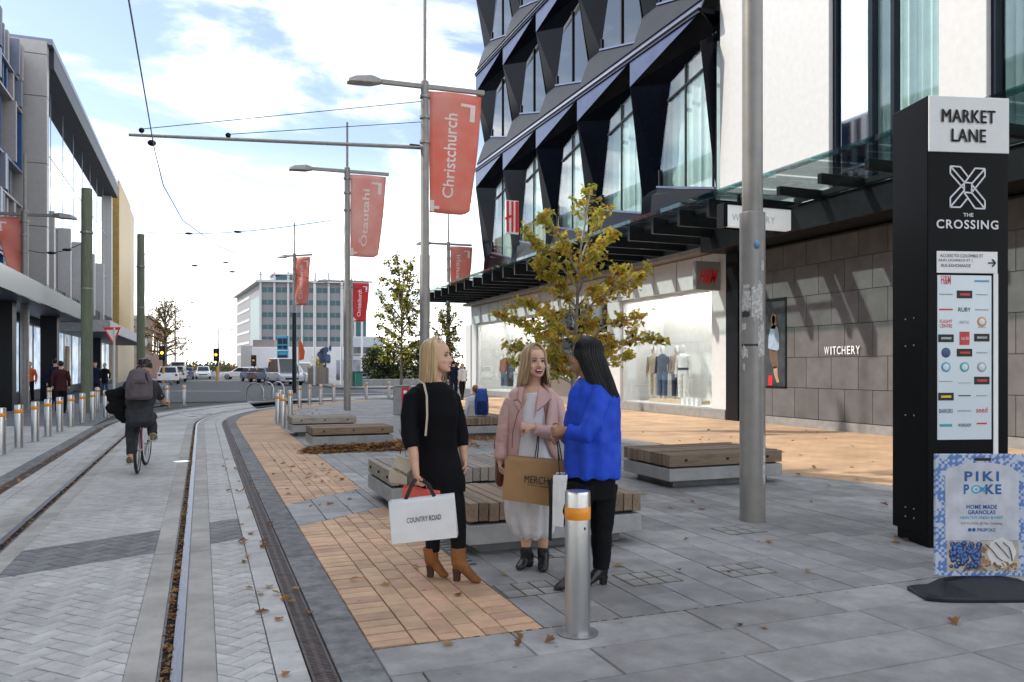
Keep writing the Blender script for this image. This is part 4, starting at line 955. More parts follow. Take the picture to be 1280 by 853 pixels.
y = GY0 + .65; 
while y < GY1 - 2:
    for z0, z1 in ((5.6, 9.0), (9.05, 12.5), (12.55, 15.95)): MB().bb(XL - .5, XL - .44, y + .02, y + 3.98, z0, z1).build('glass_pane', M['mirror_glass'], gb)
    MB().bb(XL - .44, XL - .425, y - .03, y + .03, 5.6, 15.95).build('mullion', M['fin_slate'], gb); y += 4
for z in (9.02, 12.52): MB().bb(XL - .44, XL - .43, GY0 + .62, GY1, z - .03, z + .03).build('transom', M['fin_slate'], gb)
for yv in (45, 50.3, 55.6, 61, 66.4): MB().bb(XL - .42, XL + .22, yv, yv + .35, 5.0, 9.2).build('fin', M['frame_grey'], gb, bevel=.01)
MB().bb(XL - .5, XL - .1, GY1 - .8, GY1 + .2, 3.6, 16.54).build('end_column', M['frame_grey'], gb)
MB().bb(XL - .5, XL - .05, GY0 + .62, GY1 - .8, 3.9, 5.6).build('cladding', M['navy_clad'], gb)
for i in range(44): MB().bb(XL - .05, XL - .02, GY0 + .7 + i * .7, GY0 + .74 + i * .7, 3.95, 5.58).build('cladding_seam', M['black_steel'], gb)
go = thing('gold_building', 'building with a tall gold side panel beyond the glass wall', 'building', (XL, 86, 0))
MB().bb(XL - 9, XL + .15, 78, 96, 0, 17.8).build('wall', mat('pale_gold', (.55, .45, .3), .5, .1), go); MB().bb(XL - .35, XL + .25, 77.9, 78.0, 4.9, 16.8).build('gold_panel', M['gold'], go); MB().bb(XL + .15, XL + .26, 78, 90, 4.9, 17.9).build('gold_panel', M['gold'], go)
for i in range(5): MB().bb(XL - 2 + i * .4, XL - 1.96 + i * .4, 79, 79.05, 17.8, 18.8).build('roof_rail', M['galv'], go)
MB().bb(XL - 2, XL - .3, 79, 79.05, 18.76, 18.82).build('roof_rail', M['galv'], go)
sh = thing('shop_arcade', 'shop fronts with mural-printed glass under the left canopies', 'shop front', (XL, 50, 0))
mural = mat('mural_glass', (.62, .66, .70), .2, var=.3, scale=1.3, col2=(.18, .30, .45), detail=8, emit=.35)  # glows a little to stand in for lit shop interiors
M['shop_pale'] = mat('shop_pale_glass', (.55, .60, .64), .12, .2, var=.3, scale=.7, col2=(.10, .16, .22), detail=6, emit=.3)  # emission imitates lit shops behind the panes
yv = 10
i = 0
while yv < 76:
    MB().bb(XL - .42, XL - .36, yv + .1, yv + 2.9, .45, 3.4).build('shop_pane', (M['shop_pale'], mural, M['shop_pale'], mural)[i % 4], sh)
    MB().bb(XL - .45, XL - .33, yv - .05, yv + .05, 0, 3.9).build('black_post', M['black_steel'], sh); yv += 3; i += 1
MB().bb(XL - .5, XL - .1, 10, 76, 0, .44).build('stall_riser', M['navy_clad'], sh); MB().bb(XL - .5, XL - .15, 10, 76, 3.41, 4.4).build('fascia', M['black_steel'], sh)
for yv in (31.5, 40.5, 57): MB().bb(XL + .35, XL + 1.0, yv, yv + .65, 0, 3.9).build('black_column', M['black_steel'], sh)
for yv, c_ in ((47.4, (.02, .09, .12)), (52, (.3, .16, .05)), (60, (.28, .1, .05))): MB().bb(XL - .3, XL - .2, yv, yv + 1.0, .1, 2.7).build('shop_door', mat('shop_door', c_, .5), sh)
def lcanopy(label, x1, y0, y1, z0, z1, m, m2):
    t = thing('slab_canopy', label, 'canopy', (XL, (y0 + y1) / 2, z0), 'canopies on the left')
    MB().bb(XL - .1, x1 - .1, y0 + .1, y1, z0, z1 - .08).build('soffit', M['navy_clad'], t); MB().bb(x1 - .1, x1, y0, y1, z0 - .02, z1).build('edge_beam', m, t); MB().bb(XL - .1, x1 - .1, y0, y0 + .1, z0 - .02, z1).build('end_beam', m, t)
    MB().bb(XL - .1, x1 - .1, y0 + .1, y1, z1 - .07, z1 - .01).build('roof_sheet', m2, t); return t
lcanopy('dark teal-edged canopy at the left edge of the photo', -5.2, 12, 45.6, 3.75, 4.4, mat('teal_edge', (.05, .09, .10), .25, .2), M['glass_teal'])
lcanopy('pale grey slab canopy beyond the dark one', -4.4, 46, 76, 3.35, 3.92, mat('slab_grey', (.42, .41, .42), .5), M['frame_grey'])
# backing: more buildings along the left of the street
bf = thing('brick_building', 'red-brown brick building far behind the autumn tree', 'building', (-9, 120, 0))
M['brick_red'] = brick_mat('brick_red', (.30, .13, .08), (.24, .10, .07), (.3, .26, .22), .24, .08)
MB().bb(-20, -5.6, 104, 150, 0, 7.2).build('wall', M['brick_red'], bf); MB().bb(-20, -5.4, 103.9, 150, 7.2, 7.6).build('parapet', M['frame_grey'], bf)
for i in range(6):
    MB().bb(-5.62, -5.55, 106 + i * 7, 109 + i * 7, 3.2, 5.6).build('window', M['glass_dark'], bf); MB().bb(-5.62, -5.5, 106 + i * 7, 109 + i * 7, 3.05, 3.2).build('sill', M['frame_grey'], bf)
# ================================================================== far office block
of = thing('office_block', 'six storey grey office block with white fins and teal glass', 'building', D(327, HY, 200)); P0 = D(327, HY, 200); P0.z = 0; P1 = D(458, HY, 204); P1.z = 0; P2 = D(296, HY, 246); P2.z = 0
u = (P1 - P0).normalized(); v = (P2 - P0).normalized(); n_ = Vector((u.y, -u.x, 0)); Wd = (P1 - P0).length; Dp = (P2 - P0).length; ZT = CAM_H + (HY - 353) / FPX * 200
M['off_grey'] = mat('office_grey', (.24, .235, .245), .7, var=.05); M['off_teal'] = mat('office_teal_glass', (.02, .10, .12), .35, .0, var=.15, scale=.3); M['off_white'] = mat('office_white', (.5, .5, .51), .6, var=.03)
MB().solid([P0, P1, P1 + v * Dp, P2], (0, 0, ZT)).build('wall', M['off_grey'], of)
def slab(nm, x0, x1, z0, z1, out_, m, par=of, th=.3): return MB().solid([P0 + u * x0 + n_ * (out_ - th) + VU * z0, P0 + u * x1 + n_ * (out_ - th) + VU * z0, P0 + u * x1 + n_ * (out_ - th) + VU * z1, P0 + u * x0 + n_ * (out_ - th) + VU * z1], n_ * th).build(nm, m, par)
tx = lambda px: (px - 327) / 131 * Wd
zof = lambda py: CAM_H + (HY - py) / FPX * 200
fins = [326, 343, 360, 377, 393.5, 410.5, 427.5, 443.5]
for yt, yb in ((359, 365.5), (375, 381), (390.5, 396.5), (406, 411.5), (421, 426.5), (436, 442)):
    for a, b in zip(fins, fins[1:]):
        wdw = slab('window', tx(a) + .35, tx(b) - .35, zof(yb), zof(yt), .05, M['off_teal']); slab('window_bar', tx((a + b) / 2) - .07, tx((a + b) / 2) + .07, zof(yb), zof(yt), .12, M['off_grey'], wdw, .06)
for a in fins: slab('fin', tx(a) - .25, tx(a) + .25, 4, ZT + (2.6 if a in (326, 343, 360, 393.5, 410.5) else 1.0), .6, M['off_white'], th=.6)
slab('corner_glass', tx(444.5), tx(457), zof(430), zof(372), .1, M['off_teal'])
cg = MB().solid([P0 + v * 1.0 + VU * 6, P0 + v * 1.0 + VU * zof(369), P0 + v * 19 + VU * zof(369), P0 + v * 19 + VU * 6], -u * .15).build('corner_glass', M['off_teal'], of)
for i, z in enumerate((zof(359), zof(375), zof(390), zof(406), zof(421), zof(436))): MB().solid([P0 + v * 22 + VU * (z - 1.2), P0 + v * (Dp - 2) + VU * (z - 1.2), P0 + v * (Dp - 2) + VU * (z - .5), P0 + v * 22 + VU * (z - .5)], -u * .12).build('side_band', M['off_white'], of)
rf = MB().solid([P0 - u * 1.2 + n_ * 1.2 + VU * ZT, P1 + u * .6 + n_ * 1.2 + VU * ZT, P1 + v * Dp + VU * ZT, P2 - u * 1.2 + VU * ZT], (0, 0, .5)).build('roof', M['off_white'], of)
rq = P0 + u * tx(350) + v * 8
MB().solid([rq + VU * (ZT + .5), rq + u * 6.5 + VU * (ZT + .5), rq + u * 6.5 + v * 8 + VU * (ZT + .5), rq + v * 8 + VU * (ZT + .5)], (0, 0, 2.3)).build('plant_room', M['off_teal'], rf)
MB().solid([rq - u * .6 + VU * (ZT + 2.82), rq + u * 7 + VU * (ZT + 2.82), rq + u * 7 + v * 8 + VU * (ZT + 2.82), rq - u * .6 + v * 8 + VU * (ZT + 2.82)], (0, 0, .4)).build('plant_roof', M['off_white'], rf)
# low walls, hoardings and signs at the far side of the crossing
def facing(nm, label, cat, px0, px1, yt, yb, d, depth_, m, par=None, grp=None):
    a, b = D(px0, yb, d), D(px1, yb, d); zt = D(px0, yt, d).z; a.z = b.z = max(0, a.z)
    t = par or thing(nm, label, cat, ((a + b) / 2).to_tuple(), grp)
    o = MB().solid([a, b, Vector((b.x, b.y, zt)), Vector((a.x, a.y, zt))], VF * depth_).build('wall' if par is None else nm, m, t, bevel=.03); return t, a, b
wh = mat('white_render', (.72, .73, .75), .6, var=.06, scale=.3)
t, a, b = facing('white_hall', 'low white hall with a blue painted figure, below the office block', 'building', 315, 428, 434, 476, 118, 10, wh)
rgm = random.Random(4)
for i, (x, y, r1, r2) in enumerate([(396 + k * .55 + rgm.uniform(-5, 5), 466 - k * 1.05 + rgm.uniform(-3, 3), rgm.uniform(.2, .8), rgm.uniform(.2, .7)) for k in range(28)]):
    c = D(x, y, 117.9); MB().ball(c, (r1, .03, r2), 7, 4).build('painted_patch', mat('mural_navy', (.05, .08, .15), .7, var=.4, scale=1), t)
for x, y, s in ((368, 468, 1.3), (378, 460, .8)): MB().ball(D(x, y, 117.9), (s, .1, s), 9, 6).build('painted_patch', mat('mural_blue', (.4, .55, .75), .7, var=.2), t)
facing('brown_roof', '', '', 316, 343, 425, 434, 119, 8, mat('brown_roof', (.25, .2, .2), .7), t)
facing('cream_building', 'pale grey stepped building at the foot of the office block', 'building', 301, 316, 432, 462, 140, 12, mat('cream_wall', (.45, .44, .42), .7))
t, a, b = facing('blue_sign', 'tall blue picture sign before the white hall', 'sign', 346, 360, 420, 453, 100, .3, mat('sign_blue', (.05, .38, .62), .5, var=.3, scale=.8))
for y0, y1 in ((423, 430), (432, 436)): facing('picture_panel', '', '', 347, 352.5, y0, y1, 99.9, .1, M['navy_clad'], t); facing('picture_panel', '', '', 353.5, 359, y0, y1, 99.9, .1, M['navy_clad'], t)
facing('picture_panel', '', '', 347, 359, 444, 452, 99.9, .1, M['navy_clad'], t); facing('white_strip', '', '', 346.5, 359.5, 438, 439, 99.9, .1, wh, t)
for px in (348, 358): facing('sign_leg', '', '', px - .6, px + .6, 453, 474, 100.1, .2, M['galv'], t)
t, a, b = facing('billboard', 'wide landscape billboard beside the dark hedge', 'billboard', 430, 479, 421, 450, 80, .3, mat('billboard_sky', (.62, .66, .72), .5, var=.06))
facing('picture_strip', '', '', 431, 478, 434, 442, 79.95, .05, mat('billboard_town', (.16, .17, .2), .6, var=.4, scale=.7), t); facing('picture_strip', '', '', 431, 478, 443.5, 445, 79.95, .05, mat('billboard_grass', (.3, .28, .12), .6), t)
for px in (436, 455, 473): facing('billboard_leg', '', '', px - .7, px + .7, 450, 478, 80.1, .2, M['galv'], t)
t, a, b = facing('mural_wall', 'grey wall with painted white and blue mural, behind the middle lamp post', 'wall', 420, 486, 450, 482, 84, .5, mat('mural_grey', (.38, .42, .5), .7, var=.5, scale=.35, detail=7))
fe = thing('paling_fence', 'grey weathered paling fence beside the yellow bush', 'fence', D(397, 485, 66).to_tuple())
for i in range(22):
    a = D(385 + i * 1.2, HY, 66); h_ = 1.5 + random.uniform(-.08, .06); MB().box((a.x, a.y, h_ / 2), (.075, .03, h_), -YAW).build('paling', M['timber_grey'], fe)
a, b = D(385, HY, 66.05), D(411, HY, 66.05)
for z in (.4, 1.1): MB().bar(Vector((a.x, a.y, z)), Vector((b.x, b.y, z)), .04, .09).build('rail', M['timber_grey'], fe)
t = thing('green_bin', 'small green bin at the far kerb, left of the hedge', 'bin', D(447.5, HY, 57).to_tuple()); p = D(447.5, HY, 57); p.z = 0; t.location = p; ORG[t.name] = p
MB().box(p + Vector((0, 0, .62)), (.5, .5, 1.0), .3).build('body', mat('bin_green', (.02, .16, .12), .5), t, bevel=.03); MB().box(p + Vector((0, 0, 1.16)), (.56, .56, .09), .3).build('lid', mat('bin_green2', (.02, .1, .08), .5), t, bevel=.02)
t = thing('planter_wall', 'low grey planter wall under the dark hedge', 'planter', G(510, 486)); a, b = D(452, HY, 59), D(600, HY, 62)
MB().bar(Vector((a.x, a.y, .3)), Vector((b.x, b.y, .3)), .4, .6).build('wall', M['concrete'], t, bevel=.02)
# orange feather flag
p = D(373, HY, 62); p.z = 0; t = thing('feather_flag', 'small orange feather flag by the far kerb', 'flag', p)
MB().tube([p, p + VU * 3.3, p + VU * 3.9 + VR * .1], .03, 6).build('pole', M['galv'], t); MB().solid([p + VR * .05 + VU * 2.0, p + VR * .42 + VU * 2.1, p + VR * .5 + VU * 2.7, p + VR * .3 + VU * 3.3, p + VR * .1 + VU * 3.7, p + VR * .04 + VU * 3.4], VF * .02).build('cloth', mat('flag_orange', (.8, .13, .03), .6), t)
# traffic lights
for px, yt, d, lb in ((204.5, 435, 70, 'left traffic signal above the parked cars, showing amber'), (271.5, 438, 78, 'middle traffic signal on a yellow post at the crossing'), (318, 446, 90, 'dark traffic signal before the white hall')):
    p = D(px, HY, d); p.z = 0; zt = CAM_H + (HY - yt) / FPX * d; t = thing('traffic_signal', lb, 'traffic light', p, 'traffic signals at the crossing')
    yel = mat('signal_yellow', (.75, .42, .02), .5); MB().lathe([(.001, 0), (.09, 0), (.09, zt - 1.6), (.001, zt - 1.6)], 10, p).build('post', yel, t, smooth=True); MB().lathe([(.07, zt - 1.6), (.07, zt), (.001, zt)], 10, p).build('upper_post', M['black_steel'], t)
    c = p + VU * (zt - .45) - VF * .2; h_ = MB().obox(c, VR * .28, VF * .12, VU * .62).build('head', M['black_plastic'], t, bevel=.03)
    for k, cc in ((.38, (.03, .005, .005)), (0, (1.0, .45, .03)), (-.38, (.005, .03, .01))): MB().ball(c - VF * .13 + VU * k, (.13, .13, .13), 10, 6).build('lens', mat('lens', cc, .3, emit=1.5 if k == 0 and px < 300 else 0), h_)
# give-way sign at the left kerb
p = G(142.5, 497); d = p.x * FW[0] + p.y * FW[1]; t = thing('give_way_sign', 'red and white give way triangle on a white post, left of the cyclist', 'sign', p)
zt = CAM_H + (HY - 410) / FPX * d; zb = CAM_H + (HY - 432) / FPX * d
MB().lathe([(.001, 0), (.055, 0), (.055, zt), (.001, zt)], 12, p).build('post', M['white_paint'], t, smooth=True)
cz = p - VF * .08 - VR * .05; s1 = VR * .22 + VF * .35
MB().solid([cz - s1 * 1.1 + VU * zt, cz + s1 * 1.1 + VU * (zt + .05), cz + s1 * .15 + VU * zb], -VF * .02).build('red_rim', M['fit_red'], t); MB().solid([cz - VF * .022 - s1 * .75 + VU * (zt - .12), cz - VF * .022 + s1 * .78 + VU * (zt - .10), cz - VF * .022 + s1 * .12 + VU * (zb + .22)], -VF * .006).build('white_face', M['white_print'], t)
# ================================================================== benches
def bench(label, x0, x1, y0, y1, along, h=.42, mm='timber'):
    t = thing('slatted_bench', label, 'bench', ((x0 + x1) / 2, (y0 + y1) / 2, 0), 'timber and concrete benches')
    MB().bb(x0 + .14, x1 - .14, y0 + .14, y1 - .14, 0.001, .09).build('recessed_foot', M['concrete_dark'], t)  # darker concrete carries the shade under the block in its colour
    MB().bb(x0, x1, y0, y1, .09, .245).build('concrete_block', M['concrete'], t, bevel=.008, seg=2)
    MB().bb(x0 + .06, x1 - .06, y0 + .06, y1 - .06, .246, .27).build('bearer', M['black_steel'], t)
    rg = random.Random(int(x0 * 100)); pitch = .088
    L_ = (x1 - x0) if along == 'y' else (y1 - y0); n = int(round(L_ / pitch)); pitch = L_ / n; mes = {}
    for i in range(n):
        dz = rg.uniform(-.006, .006); c = (i + .5) * pitch
        if 'm' not in mes:
            m_ = MB(); ln = ((y1 - y0) if along == 'y' else (x1 - x0))
            m_.box((0, 0, 0), (ln, pitch - .008, h - .272)); me = m_.mesh('slat')
            bm = bmesh.new(); bm.from_mesh(me); bmesh.ops.bevel(bm, geom=bm.edges[:], offset=.005, segments=1, affect='EDGES'); bm.to_mesh(me); bm.free()
            me.materials.append(M[mm]); mes['m'] = me
        o = bpy.data.objects.new('slat', mes['m']); C.objects.link(o); o.parent = t
        e_ = rg.uniform(-.008, .008)
        if along == 'y': o.location = (x0 + c - (x0 + x1) / 2, e_, (h + .272) / 2 + dz); o.rotation_euler = (0, 0, R(90))
        else: o.location = (e_, y0 + c - (y0 + y1) / 2, (h + .272) / 2 + dz)
    for k in (.14, .5, .86):
        if along == 'x': q = Vector((x0 + (x1 - x0) * k, y0 - .002, .345)); MB().box(q, (.028, .02, .028)).build('bolt', M['black_steel'], t)
        else: q = Vector((x0 - .002, y0 + (y1 - y0) * k, .345)); MB().box(q, (.02, .028, .028)).build('bolt', M['black_steel'], t)
    return t
bench('long pale timber bench, farther of the two by the kerb', 1.82, 3.2, 17.75, 18.85, 'x', .40, 'timber_grey')
bench('low timber bench with fallen leaves heaped before it', 1.85, 3.32, 14.65, 15.65, 'x', .40)
bench('square slatted bench behind the blonde woman with her handbag beside it', 1.82, 4.3, 8.14, 9.37, 'y', .42, 'timber_grey')
bench('square slatted bench right behind the woman in pink', 1.96, 3.52, 6.0, 7.05, 'y', .42)
bench('far slatted bench between the blonde woman and the woman in pink', 4.5, 6.35, 16.1, 17.1, 'y', .42)
bench('slatted bench beside the thick grey pole', 5.35, 7.06, 8.45, 9.6, 'x', .42)
# steel channel beside the bench
t = thing('floor_drain', 'narrow steel floor drain beside the terracotta paving', 'drain', (1.9, 6.6, 0))
MB().bb(1.852, 1.946, 5.75, 7.2, -.01, .006).build('channel', mat('drain_teal', (.10, .16, .17), .3, .6), t)
for k in range(14): MB().bb(1.86, 1.938, 5.8 + k * .1, 5.83 + k * .1, .0061, .009).build('slot_bar', M['steel_dull'], t)
# ================================================================== black directory
TO = Vector((5.58, 4.91, 0)); ta = R(-15); tu = Vector((math.cos(ta), math.sin(ta), 0)); tn = Vector((-math.sin(ta), math.cos(ta), 0)); TW, TD, TZ = .72, .50, 3.74
td = thing('directory_sign', 'tall black directory pillar headed MARKET LANE, right of the stone wall', 'sign', TO)
def tbox(nm, s0, s1, z0, z1, d0, d1, m, par=td, bev=0): 
    return MB().obox(TO + tu * (s0 + s1) / 2 + tn * (d0 + d1) / 2 + VU * (z0 + z1) / 2, tu * (s1 - s0) / 2, tn * (d1 - d0) / 2, VU * (z1 - z0) / 2).build(nm, m, par, bevel=bev)
ts = lambda px: (px - 1156) / 103 * TW
tz = lambda py: CAM_H + (HY - py) / FPX * 6.6
M['sign_black'] = mat('sign_black', (.0025, .003, .004), .4, var=.2, spec=.1)
tbox('pillar', 0, TW, .10, TZ, 0, TD, M['sign_black'], bev=.006); tbox('plinth', .03, TW - .03, 0, .10, .03, TD - .03, M['sign_black'])
tbox('header_plate', .004, TW - .004, tz(190), TZ - .004, -.014, -.001, M['white_paint'], bev=.003)
M['offwhite_print'] = mat('offwhite_print', (.72, .72, .75), .5, var=.02)
def ttext(s, px, py, wd, ht, m, d=-.002, par=td, **k): return text(s, TO + tu * ts(px) + tn * d + VU * tz(py), tu, VU, wd, ht, m, par, **k)
for k_ in (-.6, 0, .6): ttext('MARKET', 1206 + k_, 145 + k_ * .4, .47, .105, M['black_print'], -.015, th=.008, offset=.0, space=1.08)
for k_ in (-.6, 0, .6): ttext('LANE', 1206 + k_, 169 + k_ * .4, .30, .105, M['black_print'], -.015, th=.008, offset=.0, space=1.08)
ttext('CROSSING', 1206, 280, .55, .075, M['offwhite_print'], th=.004, offset=.02, space=1.15); ttext('THE', 1207, 268, .09, .03, M['offwhite_print'], th=.004, offset=.02)
# woven X emblem in outline
def tl(p, q, wd=.012):
    a = TO + tu * ts(p[0]) + tn * -.004 + VU * tz(p[1]); b = TO + tu * ts(q[0]) + tn * -.004 + VU * tz(q[1])
    MB().bar(a, b, .006, wd, VU if abs((b - a).normalized().z) < .9 else tu).build('emblem_line', M['offwhite_print'], td)
zx = lambda x: 1110 + x * .2698; zy = lambda y: 100 + y * .2698
for a, b in (((275, 398), (322, 400)), ((322, 400), (358, 445)), ((275, 398), (275, 432)), ((275, 432), (336, 500)), ((275, 398), (340, 470)), ((392, 405), (438, 406)), ((438, 406), (438, 440)), ((392, 405), (345, 470)), ((438, 440), (378, 515)), ((438, 406), (375, 478)), ((275, 545), (275, 588)), ((275, 588), (322, 588)), ((275, 545), (336, 480)), ((322, 588), (356, 545)), ((275, 588), (338, 512)), ((438, 592), (392, 592)), ((438, 592), (438, 555)), ((392, 592), (340, 520)), ((438, 555), (375, 480)), ((438, 592), (376, 520)), ((340, 472), (376, 474)), ((376, 474), (376, 520)), ((376, 520), (340, 518)), ((340, 518), (340, 472))):
    tl((zx(a[0]), zy(a[1])), (zx(b[0]), zy(b[1])))
tbox('direction_plate', ts(1167), ts(1244), tz(341), tz(314), -.008, -.001, M['white_print'])
for i, s in enumerate(('ACCESS TO COLOMBO ST', 'AND LICHFIELD ST |', 'BUS EXHCHANGE')): ttext(s, 1198 - (0, 8, 7)[i], 319.5 + i * 6.2, (.38, .30, .26)[i], .026, M['black_print'], -.009, th=.003)
for a, b in (((1232, 328), (1241, 328)), ((1237, 323.5), (1241.2, 328)), ((1237, 332.5), (1241.2, 328))):
    p = TO + tu * ts(a[0]) + tn * -.011 + VU * tz(a[1]); q = TO + tu * ts(b[0]) + tn * -.011 + VU * tz(b[1]); MB().bar(p, q, .004, .011).build('arrow_stroke', M['black_print'], td)
tbox('white_stripe', ts(1239), ts(1245), tz(600), tz(341.2), -.0075, -.001, M['white_print'])
M['screen'] = mat('lit_panel', (.50, .57, .62), .2, var=.03, scale=2, emit=.05)
scr = tbox('directory_panel', ts(1168), ts(1236.5), tz(550), tz(344), -.006, -.001, M['screen'])
cols = (1180, 1202, 1224); pr = {n: mat('print_' + n, c, .4) for n, c in dict(red=(.6, .02, .03), grey=(.35, .38, .4), teal=(.05, .35, .4), orange=(.7, .28, .05), navy=(.03, .06, .16), blue=(.1, .35, .6), yel=(.75, .5, .02)).items()}
pr['black'] = M['black_print']; pr['white'] = M['white_print']
items = [(0, 350, 'H&M', 'red', .085, .075), (2, 351, 'frankies', 'blue', .13, .03), (0, 368, 'SUPERSTAR', 'grey', .12, .018), (1, 368, '#black', 'Theatre88', 'red'), (2, 368, 'COVER', 'grey', .1, .016), (0, 387, 'pull \u2665 on', 'red', .12, .024), (1, 387, 'RUBY', 'black', .11, .035), (2, 387, 'camellia', 'grey', .12, .02), (0, 402, 'FLIGHT', 'red', .11, .03), (0, 407.5, 'CENTRE', 'red', .11, .03), (1, 403, 'NYX', 'grey', .085, .028), (2, 402, '#ring', 'orange', ''), (2, 409, 'tea house', 'grey', .07, .012), (0, 423, '#black', 'LULU', 'grey'), (1, 423, '#red', 'Health 2000', 'white'), (2, 422, '#black', 'COAST', 'grey'), (0, 441, '#dot', 'navy', ''), (1, 441, '#black', 'noodle', 'red'), (2, 441, 'veranda', 'grey', .1, .02), (0, 459, '#ring', 'blue', ''), (1, 459, '#ring', 'teal', ''), (2, 459, '#ring', 'grey', ''), (0, 477, 'moncler', 'grey', .12, .014), (1, 479, 'BARISTA HAUS', 'grey', .11, .014), (2, 476, '#black', 'Country', 'red'), (0, 496, '#black', 'SUSHI', 'yel'), (1, 495, 'COUNTRY ROAD', 'black', .11, .016), (2, 495, 'TRENERY', 'grey', .1, .018), (0, 514, 'BARKERS', 'navy', .12, .035), (1, 514, 'the merchant', 'grey', .12, .02), (2, 513, 'seed', 'red', .10, .045), (0, 532, 'yoobi', 'teal', .11, .04), (1, 532, 'WORKSHOP', 'black', .115, .028), (2, 530, 'St Ruby', 'red', .09, .024)]
READ = ('H&M', 'RUBY', 'FLIGHT', 'CENTRE', 'NYX', 'BARKERS', 'seed', 'WORKSHOP')
for it in items:
    cx = cols[it[0]] + (0 if it[0] else -1.5); py = it[1]
    if it[2].startswith('#'):
        k = it[2][1:]; c = TO + tu * ts(cx) + tn * -.008 + VU * tz(py)
        if k in ('black', 'red'):
            hh = .032 if k == 'black' else .055; ww = .075 if k == 'black' else .048
            MB().obox(c, tu * ww * .9, tn * .002, VU * hh).build('logo_block', pr[k], scr); (ttext(it[3], cx, py, ww * 1.4, .024, pr[it[4]], -.0105, scr, th=.002) if it[3] == 'Health 2000' else MB().obox(c - tn * .003, tu * ww * .6, tn * .001, VU * .009).build('logo_bar', pr[it[4]], scr))
        else: MB().ball(c, (.042, .004, .042), 16, 6, (tu, tn, VU)).build('logo_disc', pr[it[3]], scr); (k == 'ring') and MB().ball(c, (.032, .006, .032), 16, 6, (tu, tn, VU)).build('logo_disc', M['screen'], scr)
    elif it[2] in READ: ttext(it[2], cx, py, it[4], it[5], pr[it[3]], -.0065, scr, th=.002, offset=.01)
    else: MB().obox(TO + tu * ts(cx) + tn * -.0075 + VU * tz(py), tu * it[4] / 2, tn * .001, VU * it[5] * .28).build('logo_bar', pr[it[3]], scr)
for py in (395, 430, 520, 640, 652):
    for dd in (.18, .30): MB().ball(TO + tn * dd - tu * .002 + VU * tz(py + 6 * dd), .007, 8, 5).build('rivet', M['steel_dull'], td)
# ================================================================== pavement sign
SC = D(1227, HY, 5.25); SC.z = 0; ps_ = thing('pavement_sign', 'blue tiled pavement sign for granola on a black base, at the right edge', 'sign', SC)
su = VR; sn = VF; SW, SH = .62, .80; z0 = .13
M['tile_print'], tt_, bb_ = new_mat('tile_print'); n = tt_.nodes.new; l = tt_.links.new; bb_.inputs['Roughness'].default_value = .35
tcn = n('ShaderNodeTexCoord'); mpn = n('ShaderNodeMapping'); mpn.inputs['Rotation'].default_value = (0, 0, YAW); l(tcn.outputs['Object'], mpn.inputs[0])
sp = n('ShaderNodeSeparateXYZ'); l(mpn.outputs[0], sp.inputs[0]); cbn = n('ShaderNodeCombineXYZ'); l(sp.outputs[0], cbn.inputs[0]); l(sp.outputs[2], cbn.inputs[1])
vo = n('ShaderNodeTexVoronoi'); vo.distance = 'MANHATTAN'; vo.inputs['Scale'].default_value = 26; vo.inputs['Randomness'].default_value = .15; l(cbn.outputs[0], vo.inputs['Vector'])
ck_ = n('ShaderNodeTexChecker'); ck_.inputs['Scale'].default_value = 52; l(cbn.outputs[0], ck_.inputs['Vector']); ck2 = n('ShaderNodeTexChecker'); ck2.inputs['Scale'].default_value = 13; l(cbn.outputs[0], ck2.inputs['Vector'])
m1 = n('ShaderNodeMath'); m1.operation = 'GREATER_THAN'; m1.inputs[1].default_value = .42; l(vo.outputs['Distance'], m1.inputs[0])
m2 = n('ShaderNodeMix'); m2.data_type = 'FLOAT'; l(ck2.outputs['Fac'], m2.inputs['Factor']); l(m1.outputs[0], m2.inputs['A']); l(ck_.outputs['Fac'], m2.inputs['B'])
m3 = n('ShaderNodeMix'); m3.data_type = 'RGBA'; m3.inputs['A'].default_value = (.46, .52, .64, 1); m3.inputs['B'].default_value = (.10, .20, .48, 1); l(m2.outputs['Result'], m3.inputs['Factor'])
m4 = n('ShaderNodeMix'); m4.data_type = 'RGBA'; m4.inputs['B'].default_value = (.5, .55, .66, 1); nzz = n('ShaderNodeTexNoise'); nzz.inputs['Scale'].default_value = 14; l(cbn.outputs[0], nzz.inputs['Vector']); m5 = n('ShaderNodeMath'); m5.operation = 'GREATER_THAN'; m5.inputs[1].default_value = .56; l(nzz.outputs['Fac'], m5.inputs[0]); l(m5.outputs[0], m4.inputs['Factor']); l(m3.outputs['Result'], m4.inputs['A']); l(m4.outputs['Result'], bb_.inputs['Base Color'])
def sbox(nm, x0, x1, a, b, d0, d1, m, par=ps_, bev=0): return MB().obox(SC + su * (x0 + x1) / 2 + sn * (d0 + d1) / 2 + VU * (a + b) / 2, su * (x1 - x0) / 2, sn * (d1 - d0) / 2, VU * (b - a) / 2).build(nm, m, par, bevel=bev)
bd = sbox('board', -SW / 2, SW / 2, z0, z0 + SH, -.012, .012, M['tile_print'], bev=.004)
arc = [(-.245, .235), (.235, .235), (.235, .66)] + [(-.005 + .24 * math.cos(a * math.pi / 10), .66 + .085 * math.sin(a * math.pi / 10)) for a in range(1, 10)] + [(-.245, .66)]
MB().solid([SC + su * x - sn * .012 + VU * (z0 + z) for x, z in arc], -sn * .002).build('white_panel', mat('panel_pale', (.56, .58, .64), .35), bd)
blue = mat('piki_blue', (.01, .11, .36), .4); lblue = mat('piki_light', (.06, .38, .60), .4)
def stext(s, x, z, wd, ht, m, sp_=1.0, off=.01): text(s, SC + su * x - sn * .0145 + VU * (z0 + z), su, VU, wd, ht, m, bd, offset=off, th=.0015, space=sp_)
